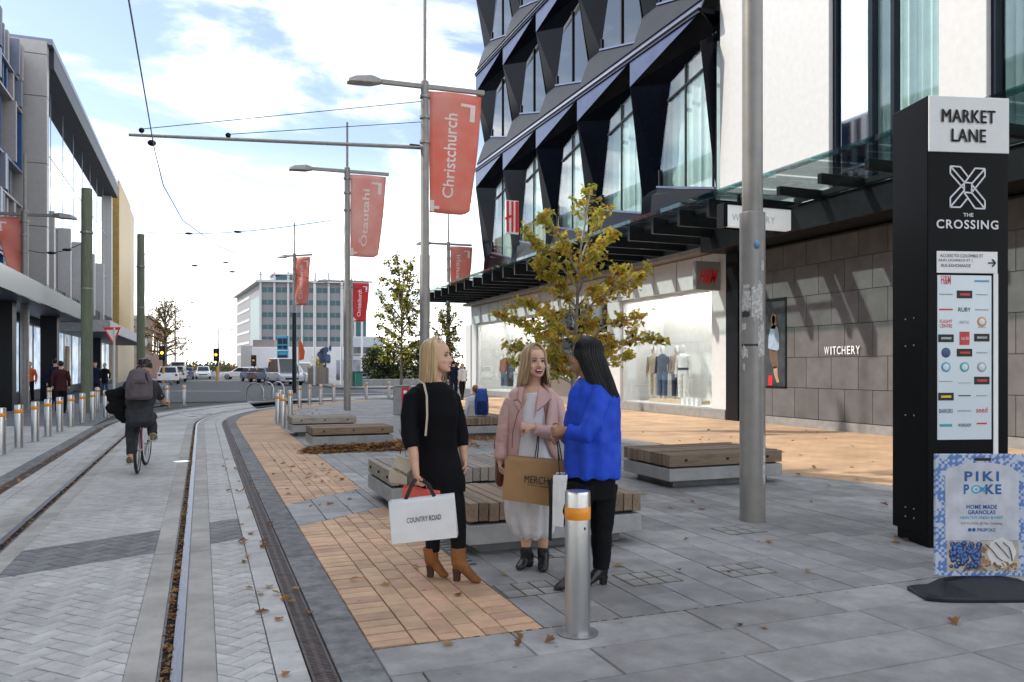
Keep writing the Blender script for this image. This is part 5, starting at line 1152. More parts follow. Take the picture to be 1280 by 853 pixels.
stext('PIKI', -.008, .655, .225, .065, blue, 1.35, .03); stext('P', -.108, .57, .035, .065, blue, 1, .03); stext('KE', .068, .57, .105, .065, blue, 1.2, .03)
for k, m in ((.034, lblue), (.023, bpy.data.materials['panel_pale']), (.009, lblue)): MB().ball(SC + su * -.045 - sn * (.0155 + (.034 - k) * .05) + VU * (z0 + .57), (k, .001, k * .85), 16, 6, (su, sn, VU)).build('fish_eye', m, bd)
MB().bar(SC + su * -.015 - sn * .016 + VU * (z0 + .585), SC + su * .018 - sn * .016 + VU * (z0 + .55), .003, .01).build('fish_tail', lblue, bd); MB().bar(SC + su * -.015 - sn * .016 + VU * (z0 + .555), SC + su * .018 - sn * .016 + VU * (z0 + .59), .003, .01).build('fish_tail', lblue, bd)
stext('HOME MADE', -.008, .455, .20, .028, blue, 1.05, .02); stext('GRANOLAS', -.008, .42, .18, .028, blue, 1.05, .02); stext('HEALTHY FRESH & FAST', -.008, .385, .28, .02, lblue); stext('1ST FLOOR @The Crossing', -.008, .345, .27, .022, M['sign_grey']); stext('\u25cf\u25cf PIKIPOKE', -.008, .305, .18, .024, blue)
sbox('handle_slot', -.055, .055, z0 + .755, z0 + .775, -.0145, -.011, M['black_print'], bd, .003)
# printed food picture
pa = MB(); px0, px1, pz0, pz1 = -.235, .235, .035, .232
sbox('picture_base', px0, px1, z0 + pz0, z0 + pz1, -.0135, -.011, mat('pic_cream', (.50, .44, .36), .4, var=.15, scale=12), bd)
rg = random.Random(5)
def discs(nm, spots, m, lift):
    q = MB()
    for i, (x, z, r) in enumerate(spots): q.ball(SC + su * x - sn * (lift + i * .00003) + VU * (z0 + z), (r, .0006, r), 9, 4, (su, sn, VU))
    q.build(nm, m, bd)['kind'] = 'stuff'
sp1 = [(rg.uniform(-.21, -.02), rg.uniform(.06, .215), rg.uniform(.012, .02)) for _ in range(105)]
discs('printed_bowl', [(.12, .155, .10)], mat('pic_white', (.72, .70, .70), .4), .0142)
discs('printed_granola', [(rg.uniform(-.12, .22), rg.uniform(.04, .10) + .0, rg.uniform(.006, .011)) for _ in range(70)] + [(rg.uniform(-.03, .03), rg.uniform(.06, .2), .009) for _ in range(22)], mat('pic_granola', (.36, .20, .09), .5, var=.4, scale=60), .015)
discs('printed_blueberry', sp1, mat('pic_berry', (.02, .06, .24), .4, var=.5, scale=45), .0165); discs('printed_berry_light', [(x - .003, z + .004, r * .45) for x, z, r in sp1[::1]], mat('pic_berry_light', (.10, .20, .46), .4), .0182)
for pts in (((.02, .21), (.06, .17), (.09, .13), (.13, .10)), ((.08, .225), (.11, .19), (.14, .16), (.17, .12)), ((.13, .225), (.17, .19), (.185, .14), (.19, .10))): MB().tube([SC + su * x - sn * .0165 + VU * (z0 + z) for x, z in pts], .008, 5, .2).build('printed_sauce', M['black_print'], bd)
bs = MB(); rings = []
for x in (-.43, -.40, -.34, -.25, -.1, .1, .25, .34, .40, .43):
    e = 1 - (abs(x) / .43) ** 6; w_ = .17 * (.75 + .25 * e); hh = .012 + .125 * e if abs(x) < .42 else .02; hh = .02 + .11 * max(0, 1 - max(0, abs(x) - .2) / .23) ** 1
    rings.append([SC + su * x - sn * w_ + VU * .002, SC + su * x + sn * w_ + VU * .002, SC + su * x + sn * w_ + VU * .03, SC + su * x + sn * .04 + VU * hh, SC + su * x - sn * .04 + VU * hh, SC + su * x - sn * w_ + VU * .03])
bs.loft(rings).build('base', M['black_plastic'], ps_, bevel=.008, seg=2)
# ================================================================== litter bin
p = G(503, 518.5); t = thing('litter_bin', 'grey litter bin with red lettered panel behind the blonde woman', 'bin', p)
MB().obox(p + VU * .44, VR * .26, VF * .24, VU * .44).build('body', M['concrete'], t, bevel=.03, seg=2); MB().obox(p + VU * .91, VR * .27, VF * .25, VU * .02).build('lid', M['galv'], t, bevel=.01)
MB().obox(p + VR * .12 - VF * .245 + VU * .46, VR * .11, VF * .006, VU * .40).build('red_panel', M['red'], t)
text('Litter', p + VR * .12 - VF * .254 + VU * .30, VU, -VR, .42, .13, M['white_print'], t, th=.004, offset=.02)
MB().ball(p + VR * .12 - VF * .252 + VU * .72, (.06, .004, .06), 10, 5, (VR, VF, VU)).build('emblem', M['white_print'], t)
# ================================================================== trees
def leaf_shape(kind):
    if kind == 'maple': pts = [(0, 0), (.28, -.02), (.24, .2), (.52, .38), (.3, .46), (.27, .62), (0, 1.0), (-.25, .6), (-.31, .45), (-.5, .36), (-.22, .2), (-.27, -.03)]
    else: pts = [(0, 0), (.28, .28), (.3, .6), (0, 1), (-.3, .6), (-.28, .28)]
    return pts
def grow(name, label, base, trunk, limbs, leaf, n_leaf, size, mats, weights, bark, kind='maple', twigs=9, spread=.35, seed=1, group=None, droop=.25, tr=.05):
    rg = random.Random(seed); t = thing(name, label, 'tree', base, group); B = Vector(base)
    tk = MB(); n_ = len(trunk); tk.tube(trunk, [tr * (1 - .8 * i / (n_ - 1)) for i in range(n_)], 9); 
    sites = []
    def trunk_at(z):
        for a, b in zip(trunk, trunk[1:]):
            if a.z <= z <= b.z: return a.lerp(b, (z - a.z) / max(1e-6, b.z - a.z))
        return trunk[-1] if z > trunk[-1].z else trunk[0]
    lb = MB()
    for (z_s, end, wgt) in limbs:
        s = trunk_at(z_s); e = Vector(end); mid = s.lerp(e, .5) + Vector((0, 0, (e - s).length * .08)); pts = [s, s.lerp(mid, .5) + Vector((rg.uniform(-.05, .05), rg.uniform(-.05, .05), 0)), mid, mid.lerp(e, .6), e]
        lb.tube(pts, [tr * .42, tr * .34, tr * .25, tr * .16, tr * .07], 6); ln = (e - s).length
        m_ = max(3, int(twigs * wgt))
        for i in range(m_):
            f = .22 + .78 * (i + rg.random()) / m_; k = min(3.999, f * 4); q = pts[int(k)].lerp(pts[int(k) + 1], k - int(k))
            dv = Vector((rg.gauss(0, 1), rg.gauss(0, 1), rg.gauss(.1, .7))); dv.normalize(); tl_ = spread * rg.uniform(.4, 1.0) * (1.15 - .6 * f)
            tip = q + dv * tl_ + (e - s).normalized() * tl_ * .5
            lb.tube([q, q.lerp(tip, .5) + Vector((0, 0, .02)), tip], [tr * .1, tr * .07, tr * .03], 4); sites.append((q, tip))
        sites.append((mid, e))
    tk.build('trunk', bark, t, smooth=True); lb.build('limbs', bark, t, smooth=True)
    lf = MB(); shp = leaf_shape(kind)
    for i in range(n_leaf):
        q, tip = rg.choice(sites); f = rg.random() ** .6; p = q.lerp(tip, f) + Vector((rg.gauss(0, .035), rg.gauss(0, .035), rg.gauss(0, .035))) * (spread / .35)
        s = size * rg.uniform(.55, 1.2); ax = Vector((rg.gauss(0, 1), rg.gauss(0, 1), rg.gauss(-droop, .6))).normalized(); sd_ = ax.cross(Vector((rg.gauss(0, .6), rg.gauss(0, .6), 1))).normalized(); nr = sd_.cross(ax)
        lf.cur = rg.choices(range(len(mats)), weights(p) if callable(weights) else weights)[0]
        P = [p + sd_ * x * s + ax * y * s + nr * (abs(x) * .35 - .12 * y * y) * s for x, y in shp]
        h_ = len(P) // 2
        lf.face(P[:h_ + 1]); lf.face([P[0]] + P[h_:])
    o = lf.build('crown', mats, t); return t
def leafm(nm, c, c2=None):
    m, t_, b = new_mat(nm); b.inputs['Roughness'].default_value = .55; b.inputs['Specular IOR Level'].default_value = .35
    n = t_.nodes.new; l = t_.links.new; nz_ = n('ShaderNodeTexNoise'); nz_.inputs['Scale'].default_value = 7; tc_ = n('ShaderNodeTexCoord'); l(tc_.outputs['Object'], nz_.inputs['Vector'])
    mx_ = n('ShaderNodeMix'); mx_.data_type = 'RGBA'; mx_.inputs['A'].default_value = (*c, 1); mx_.inputs['B'].default_value = (*(c2 or [q * .6 for q in c]), 1); mr = n('ShaderNodeMapRange'); mr.inputs[1].default_value = .35; mr.inputs[2].default_value = .65; l(nz_.outputs['Fac'], mr.inputs[0]); l(mr.outputs[0], mx_.inputs['Factor']); l(mx_.outputs['Result'], b.inputs['Base Color'])
    tr = n('ShaderNodeBsdfTranslucent'); l(mx_.outputs['Result'], tr.inputs[0]); ms = n('ShaderNodeMixShader'); ms.inputs[0].default_value = .48; out_ = t_.nodes['Material Output']; l(b.outputs[0], ms.inputs[1]); l(tr.outputs[0], ms.inputs[2]); l(ms.outputs[0], out_.inputs[0]); return m
LG, LY, LO, LBr, LD = leafm('leaf_green', (.34, .37, .06), (.46, .43, .07)), leafm('leaf_yellow', (.68, .52, .08), (.55, .46, .08)), leafm('leaf_orange', (.64, .29, .04), (.55, .34, .06)), leafm('leaf_brown', (.20, .10, .03)), leafm('leaf_dark', (.025, .05, .02), (.04, .065, .025))
bark = mat('bark', (.20, .17, .14), .85, var=.2, scale=20, bump=.4); bark_pale = mat('bark_pale', (.30, .27, .23), .85, var=.2, scale=20)
dm = 11.6; base = D(712, HY, dm); base.z = 0
def pt(px, py, dd=0, d=dm): return D(px, py, d + dd)
trunk = [base, pt(715, 520), pt(718, 440), pt(722, 370), pt(726, 310), pt(738, 240)]; trunk[0].z = 0
rg = random.Random(11); L_ = []
for px, py, zs, wg in ((612, 388, 450, 1.2), (632, 372, 420, 1.1), (625, 425, 470, 1.1), (640, 452, 480, 1.0), (665, 325, 385, 1.1), (650, 290, 360, 1.0), (672, 262, 345, .8), (700, 300, 350, .9), (738, 232, 300, .9), (758, 262, 330, .8), (772, 285, 345, .8), (790, 330, 385, 1.0), (822, 335, 400, 1.1), (770, 355, 410, 1.0), (812, 392, 430, 1.0), (836, 420, 450, 1.0), (800, 440, 465, 1.0), (770, 425, 465, 1.0), (745, 450, 480, .8), (690, 440, 475, .9), (680, 390, 430, .9), (655, 410, 455, .9), (700, 350, 400, .8), (748, 310, 370, .8), (745, 395, 440, .8)):
    e = pt(722 + (px - 722) * .9, py + 4, rg.uniform(-.9, .9)); L_.append((pt(720, zs).z, e, wg))
def wts(p):
    c = pt(735, 400); k = min(1, (p - c).length / 1.5); return (1.2 + 3.6 * k, 3.4, 2.6 * (1.25 - k), .5 * (1.2 - k))
grow('maple_tree', 'young maple with green and orange autumn leaves, behind the two women on the right', base, trunk, L_, 'm', 6200, .074, [LG, LY, LO, LBr], wts, bark_pale, 'maple', 11, .30, 4, droop=.5, tr=.045)
def simple_tree(name, label, px, d, yt, yb0, halfw, nl, size, mats, w_, seed, tr=.06, nlimb=22, shape=1.0, spread=.5, kind='oval', group='street trees'):
    rg = random.Random(seed); b = D(px, HY, d); b.z = 0; zt = CAM_H + (HY - yt) / FPX * d; zb = CAM_H + (HY - yb0) / FPX * d; hw = halfw / FPX * d
    tr_ = [b, b + Vector((rg.uniform(-.05, .05), 0, zb * .6)), b + Vector((rg.uniform(-.08, .08), 0, (zb + zt) / 2)), b + Vector((rg.uniform(-.1, .1), 0, zt))]
    lim = []
    for i in range(nlimb):
        f = (i + .5) / nlimb; z = zb + (zt - zb) * f; rad = hw * math.sin(math.pi * (f * .8 + .17)) ** shape * rg.uniform(.7, 1.05); a = i * 2.4 + rg.uniform(-.3, .3)
        lim.append((zb * .9 + (z - zb * .9) * .7, Vector((b.x + rad * math.cos(a), b.y + rad * math.sin(a), z + .1)), 1))
    return grow(name, label, b, tr_, lim, '', nl, size, mats, w_, bark, kind, 7, spread, seed, group, .2, tr)
simple_tree('street_tree', 'slender street tree with thin green leaves behind the litter bin', 500, 30, 322, 458, 33, 3800, .13, [LG, LD, LY], (4, 3, 1), 2, .07, 28, .6, .5)
simple_tree('street_tree', 'narrow green tree left of the dark building corner', 557, 37, 385, 480, 22, 2400, .14, [LD, LG, LO], (5, 2, .8), 5, .07, 24, .5, .45)
simple_tree('street_tree', 'sparse brown autumn tree beyond the green timber poles', 207, 78, 376, 445, 33, 3000, .2, [LBr, LO, LY], (5, 1.5, .8), 9, .22, 26, .8, 1.3)
simple_tree('yellow_bush', 'small yellow autumn bush above the paling fence', 395, 69, 447, 485, 9, 1200, .14, [LY, LO], (4, 1), 12, .05, 18, .5, .4)
for i, (px, d, yt, hw, lb) in enumerate(((468, 63, 436, 17, 'dark evergreen shrub nearest the billboard'), (492, 64, 432, 18, 'dark evergreen shrub behind the slender street tree'), (523, 65, 428, 19, 'tall dark evergreen shrub left of the blonde woman'), (552, 66, 434, 18, 'dark evergreen shrub behind the blonde woman'))):
    simple_tree('evergreen_shrub', lb, px, d, yt, 486, hw, 2600, .22, [LD, LD, LG], (5, 3, 1), 20 + i, .08, 30, .35, .8, group='hedge shrubs')
# far tree line along the horizon
ft = MB(); rg = random.Random(8)
for i in range(3200):
    px = rg.choice((rg.uniform(205, 330), rg.uniform(205, 330), rg.uniform(440, 600))); d = rg.uniform(240, 420) if px < 330 else rg.uniform(95, 120); z = min(2.2, abs(rg.gauss(0, 1))) * (1.9 if px < 330 else 1.5) * (.5 + .5 * abs(math.sin(px * .21) * math.sin(px * .083 + 1)))
    c = D(px, HY, d); s = rg.uniform(.35, .8) * (1 if px < 330 else .35); a = rg.uniform(0, 3.1)
    ft.cur = rg.choice((0, 0, 1)); v1 = Vector((math.cos(a), math.sin(a), rg.uniform(-.5, .5))) * s; v2 = Vector((rg.uniform(-.3, .3), rg.uniform(-.3, .3), 1)) * s
    c.z = z; ft.face([c - v1, c - v2 * .6, c + v1 * .8, c + v2])
tag(ft.build('far_trees', [LD, LBr]), 'low band of far trees along the horizon', 'trees', kind='stuff')
# ================================================================== fallen leaves
def litter(name, spots, m3, size=.07, par=None, seed=2):
    rg = random.Random(seed); q = MB(); shp = leaf_shape('maple')
    for x, y, z in spots:
        a = rg.uniform(0, 6.28); s = size * rg.uniform(.6, 1.2); tx_, ty_ = rg.gauss(0, .22), rg.gauss(0, .22); ux = Vector((math.cos(a), math.sin(a), tx_)); uy = Vector((-math.sin(a), math.cos(a), ty_)); q.cur = rg.randrange(len(m3))
        P = [Vector((x, y, z)) + ux * px * s + uy * (py - .4) * s + VU * (abs(px) * .5 + .12 * py) * s for px, py in shp]; h_ = len(P) // 2
        mz = min(p.z for p in P); P = [p + VU * (z - mz + .001) for p in P]
        q.face(P[:h_ + 1]); q.face([P[0]] + P[h_:])
    return q.build(name, m3, par)
LV = [leafm('dry_leaf_tan', (.50, .33, .15), (.42, .26, .11)), leafm('dry_leaf_brown', (.28, .15, .07)), leafm('dry_leaf_orange', (.46, .22, .07))]
rg = random.Random(21); pile = []
for i in range(800):
    f = rg.random(); x = 1.7 + 2.6 * f + rg.gauss(0, .12); y = 14.42 - abs(rg.gauss(0, .16)) + .25 * max(0, f - .75); h_ = max(0, .13 * math.exp(-((y - 14.4) / .2) ** 2) * (.4 + .6 * math.sin(math.pi * f))) * rg.random(); pile.append((x, y, h_))
for i in range(500): x = rg.uniform(3.3, 4.9); y = rg.gauss(14.9, .45); pile.append((x, y, rg.random() * .05))
for i in range(260): pile.append((rg.uniform(4.4, 6.8), rg.gauss(15.7, .25), rg.random() * .03))
tag(litter('leaf_heap', pile, LV, .10), 'heap of brown fallen leaves along the low timber bench', 'leaves', kind='stuff')
sc2 = []
for i in range(70): sc2.append((rg.uniform(.9, 7.5), rg.uniform(3.4, 12), .004))
for i in range(26): sc2.append((rg.uniform(.9, 1.8), rg.uniform(8.5, 14), .004))
for i in range(60): sc2.append((rg.uniform(7.5, 13.6), rg.uniform(6, 16), .004))
for i in range(40): sc2.append((rg.uniform(.3, .62), rg.uniform(4, 15), .004))
for i in range(60): sc2.append((rg.uniform(-2.36, -2.2), rg.uniform(9, 22), .004))
for i in range(40): q = path(rg.uniform(20, 30), 2.4); sc2.append((q[0] + rg.gauss(0, .3), q[1], .004))
for px, py in ((1010, 716), (688, 803), (572, 745), (630, 720), (912, 716), (1000, 570), (1120, 672), (1133, 676), (940, 600), (848, 716), (560, 807)): g = G(px, py); sc2.append((g.x, g.y, .004))
tag(litter('fallen_leaves', sc2, LV, .075, seed=4), 'dry leaves scattered over the paving', 'leaves', kind='stuff')
gv = []
for i in range(950):
    s = rg.uniform(3, 22) if rg.random() < .8 else rg.uniform(3, 9); q = path(s, rg.uniform(-.186, -.146)); gv.append((*q, -.014 + rg.random() * .012))
for i in range(500): q = path(rg.uniform(5, 22), mirror(rg.uniform(-.186, -.146))); gv.append((*q, -.014 + rg.random() * .012))
tag(litter('groove_leaves', gv, LV + [M['groove']], .035, seed=6), 'dead leaves packed in the rail grooves', 'leaves', kind='stuff')
# metal cover between the rails
p = G(237, 577); t = thing('metal_cover', 'small shiny metal plate beside the right rail', 'cover', p); MB().lathe([(.001, .002), (.11, .002), (.11, .007), (.001, .008)], 18, (-.30, p.y, 0)).build('plate', mat('shiny_plate', (.7, .75, .82), .12, 1), t); MB().lathe([(.11, .001), (.13, .001), (.13, .005), (.11, .005)], 18, (-.30, p.y, 0)).build('rim', M['steel_dull'], t)
# ================================================================== vehicles
M['car_glass'] = mat('car_glass', (.02, .025, .03), .06, 0, var=.05, spec=.8); M['tyre'] = M['black_rubber']; M['rim'] = mat('wheel_rim', (.5, .5, .52), .3, .9)
M['tail'] = mat('tail_lamp', (.5, .02, .02), .25); M['head'] = mat('head_lamp', (.75, .77, .8), .1, .2)
def car(label, loc, heading, paint, L=4.3, W=1.76, H=1.45, style='hatch'):
    """heading: angle of the nose from +X"""
    t = thing('parked_car' if style != 'van' else 'parked_van', label, 'car' if style != 'van' else 'van', (0, 0, 0), 'vehicles at the crossing')
    P = mat('paint', paint, .25, .1, var=.02, coat=.6)
    if style == 'van': lo_ = [(-L / 2, .35), (-L / 2, 1.05), (L / 2 - .95, 1.08), (L / 2 - .12, .92), (L / 2, .75), (L / 2, .33)]; cab = [(-L / 2 + .05, 1.0), (-L / 2 + .12, H), (L / 2 - 1.75, H), (L / 2 - .75, 1.05)]
    elif style == 'wagon': lo_ = [(-L / 2, .32), (-L / 2 + .04, .92), (L / 2 - 1.25, .95), (L / 2 - .1, .78), (L / 2, .6), (L / 2, .3)]; cab = [(-L / 2 + .1, .9), (-L / 2 + .45, H), (L / 2 - 2.1, H), (L / 2 - 1.2, .93)]
    else: lo_ = [(-L / 2, .32), (-L / 2 + .03, .92), (-L / 2 + .2, .98), (L / 2 - 1.1, .98), (L / 2 - .12, .80), (L / 2, .6), (L / 2, .3)]; cab = [(-L / 2 + .15, .95), (-L / 2 + .75, H), (L / 2 - 2.0, H), (L / 2 - 1.05, .96)]
    rings = []
    for k, ins in ((-1, .05), (-.92, 0), (.92, 0), (1, .05)): rings.append([Vector((x * (1 - ins * .25), k * W / 2, z + (ins * .6 if z < .5 else -ins * .6))) for x, z in lo_])
    MB().loft(rings).build('body', P, t, bevel=.04, seg=2)
    rr = []
    for k, tm in ((-1, 0), (1, 0)): rr.append([Vector((x, k * (W / 2 - .06 - (.14 if z > 1.1 else 0)), z)) for x, z in cab])
    MB().loft(rr).build('cabin', P, t, bevel=.05, seg=2)
    z0, z1 = cab[0][1] + .05, H - .1
    def xl(z, i, j): (xa, za), (xb, zb) = cab[i], cab[j]; return xa + (xb - xa) * (z - za) / (zb - za)
    for s in (-1, 1):
        ye = lambda z: s * (W / 2 - .06 - .14 * (z - cab[0][1]) / (H - cab[0][1]) + .008)
        xs = [xl(z0, 0, 1) + .12, (cab[0][0] + cab[3][0]) / 2 - .1, xl(z0, 3, 2) - .15]
        for a, b in ((0, 1), (1, 2)):
            ta = xl(z1, 0, 1) + .1 if a == 0 else xs[1] + .04; tb = xs[1] - .04 if b == 1 else xl(z1, 3, 2) - .08
            MB().solid([(xs[a] + .03, ye(z0), z0), (xs[b] - .03, ye(z0), z0), (tb, ye(z1), z1), (ta, ye(z1), z1)], (0, s * .012, 0)).build('side_window', M['car_glass'], t)
        MB().ball((L / 2 - .14, s * (W / 2 - .27), .70), (.16, .18, .09), 10, 6).build('headlight', M['head'], t, smooth=True)
        MB().ball((-L / 2 + .06, s * (W / 2 - .2), .80), (.09, .14, .12), 10, 6).build('tail_light', M['tail'], t, smooth=True)
        MB().ball((cab[3][0] - .25, s * (W / 2 + .06), 1.0), (.07, .1, .07), 8, 6).build('mirror', P, t, smooth=True)
        for xw in (L / 2 - .82, -L / 2 + .78):
            w_ = MB().loft([[Vector((xw + r * math.cos(q * math.pi / 9), y, .32 + r * math.sin(q * math.pi / 9))) for q in range(18)] for r, y in ((.24, s * (W / 2 - .2)), (.32, s * (W / 2 - .19)), (.325, s * (W / 2 - .01)), (.30, s * (W / 2 + .01)), (.22, s * (W / 2 + .005)))]).build('wheel', M['tyre'], t, smooth=True)
            MB().loft([[Vector((xw + r * math.cos(q * math.pi / 9), y, .32 + r * math.sin(q * math.pi / 9))) for q in range(18)] for r, y in ((.215, s * (W / 2 + .004)), (.20, s * (W / 2 + .016)), (.05, s * (W / 2 + .0)))]).build('rim', M['rim'], w_, smooth=True)
    for i, j, nm, e in ((3, 2, 'windscreen', .02), (0, 1, 'rear_window', -.02)):
        b, tp = z0 + .02, z1 + .02; hw0, hw1 = W / 2 - .2, W / 2 - .3
        MB().solid([(xl(b, i, j) + e, -hw0, b), (xl(b, i, j) + e, hw0, b), (xl(tp, i, j) + e, hw1, tp), (xl(tp, i, j) + e, -hw1, tp)], (e * .5, 0, 0)).build(nm, M['car_glass'], t)
    MB().box((L / 2 + .005, 0, .55), (.03, W * .55, .14)).build('grille', M['black_plastic'], t); MB().box((L / 2 + .01, 0, .40), (.02, .5, .11)).build('number_plate', M['white_print'], t); MB().box((-L / 2 - .005, 0, .62), (.02, .5, .11)).build('number_plate', M['white_print'], t)
    t.location = loc; t.rotation_euler = (0, 0, heading); return t
def carat(label, px, d, heading, paint, **k): p = D(px, HY, d); p.z = .0; return car(label, p, heading, paint, **k)
N_, S_ = R(90), R(-90)
carat('white hatchback parked nearest at the left kerb', 211, 72, N_, (.75, .76, .77), H=1.55)
carat('second white car parked at the left kerb', 221, 82, N_, (.7, .7, .7), H=1.6, style='wagon')
carat('white van parked behind the white cars at the left kerb', 223, 92, N_, (.72, .73, .74), L=4.9, W=1.85, H=2.1, style='van')
carat('dark blue car driving away, left lane', 233, 100, N_, (.02, .05, .16))
carat('white car driving toward us in the middle of the road', 254, 102, S_, (.75, .76, .77), H=1.6)
carat('white station wagon crossing side-on', 301, 97, R(168), (.75, .75, .76), L=4.5, style='wagon', H=1.5)
carat('blue and white car parked right of the wagon', 318, 84, R(-75), (.08, .16, .35))
carat('maroon car parked between the blue cars', 328, 80, R(-75), (.16, .03, .04))
carat('dark blue car parked left of the silver van', 338, 76, R(-75), (.03, .06, .15))
carat('silver van parked facing us beside the dark lamp pole', 356, 67, R(-82), (.55, .57, .6), L=5, W=1.95, H=2.25, style='van')
carat('white van half hidden behind the dark lamp pole', 374, 78, R(-60), (.72, .73, .74), L=4.8, W=1.85, H=1.95, style='van')
# ================================================================== people
def skin(nm, c):
    m = mat(nm, c, .5, var=.08, scale=14); b = m.node_tree.nodes['Principled BSDF']; b.inputs['Subsurface Weight'].default_value = .12; b.inputs['Subsurface Radius'].default_value = (.02, .008, .004); b.inputs['Subsurface Scale'].default_value = .5; return m
SK1, SK2, SK3 = skin('skin_fair', (.66, .38, .26)), skin('skin_warm', (.66, .39, .27)), skin('skin_brown', (.40, .20, .115))
def hairm(nm, c1, c2): return [mat(nm + str(i), tuple(a + (b - a) * f for a, b in zip(c1, c2)), .36, var=.15, scale=12, stretch=(4, 4, .3), bump=.15, bscale=80, spec=.5 if sum(c1) > .1 else .25) for i, f in enumerate((0, .35, .7, 1.0))]
BLOND = hairm('blonde_hair', (.66, .47, .26), (.36, .22, .10)); BLOND2 = hairm('ash_blonde_hair', (.56, .40, .23), (.26, .16, .08)); BLACKH = hairm('black_hair', (.008, .008, .009), (.003, .003, .004)); DARKH = hairm('dark_hair', (.03, .02, .015), (.015, .01, .008)); GINGER = hairm('ginger_hair', (.35, .13, .03), (.2, .07, .02))
EYEW, IRIS, LASH = mat('eye_white', (.5, .48, .46), .25), mat('iris', (.03, .03, .035), .15), mat('lash', (.02, .012, .008), .6)
LIP = mat('lip_red', (.42, .055, .06), .35); LIPN = mat('lip_rose', (.42, .16, .13), .4); TEETH = mat('teeth', (.8, .78, .74), .3); MOUTH = mat('mouth_dark', (.05, .008, .008), .5)
def fcloth(nm, c, var=.1, bump=.15, rough=.85, sheen=0, bscale=150): return mat(nm, c, rough, var=var, scale=5, bump=bump, bscale=bscale, sheen=sheen, spec=.5 if sum(c) > .2 else .15)
class Fig:
    def __init__(s, d0): s.d = d0
    def J(s, px, py, dd=0): return D(px, py, s.d + dd)
    def m(s, px): return px * s.d / FPX
    def ring(s, px, py, dd, hw, hd, yaw=0, n=20, sq=1.0):
        c = s.J(px, py, dd); a = VR * math.cos(yaw) + VF * math.sin(yaw); b = VF * math.cos(yaw) - VR * math.sin(yaw); w_ = s.m(hw); r = []
        for q in range(n):
            t = 2 * math.pi * q / n; ct, st = math.cos(t), math.sin(t); ct = math.copysign(abs(ct) ** sq, ct); st = math.copysign(abs(st) ** sq, st); r.append(c + a * w_ * ct + b * hd * st)
        return r
    def chain(s, mb, pts, n=12, flat=1.0): mb.tube([s.J(*p[:3]) for p in pts], [p[3] for p in pts], n, flat)
HEADT = [(0, .33, .10, .10), (.03, .365, .04, .15), (.08, .385, -.04, .20), (.15, .388, -.12, .245), (.22, .39, -.2, .272), (.30, .378, -.30, .298), (.38, .372, -.38, .315), (.45, .365, -.43, .328), (.50, .35, -.45, .335), (.56, .368, -.465, .338), (.63, .388, -.472, .34), (.72, .385, -.47, .338), (.8, .352, -.44, .32), (.88, .275, -.375, .28), (.94, .17, -.28, .21), (.98, .06, -.18, .12), (1, -.04, -.12, .04)]
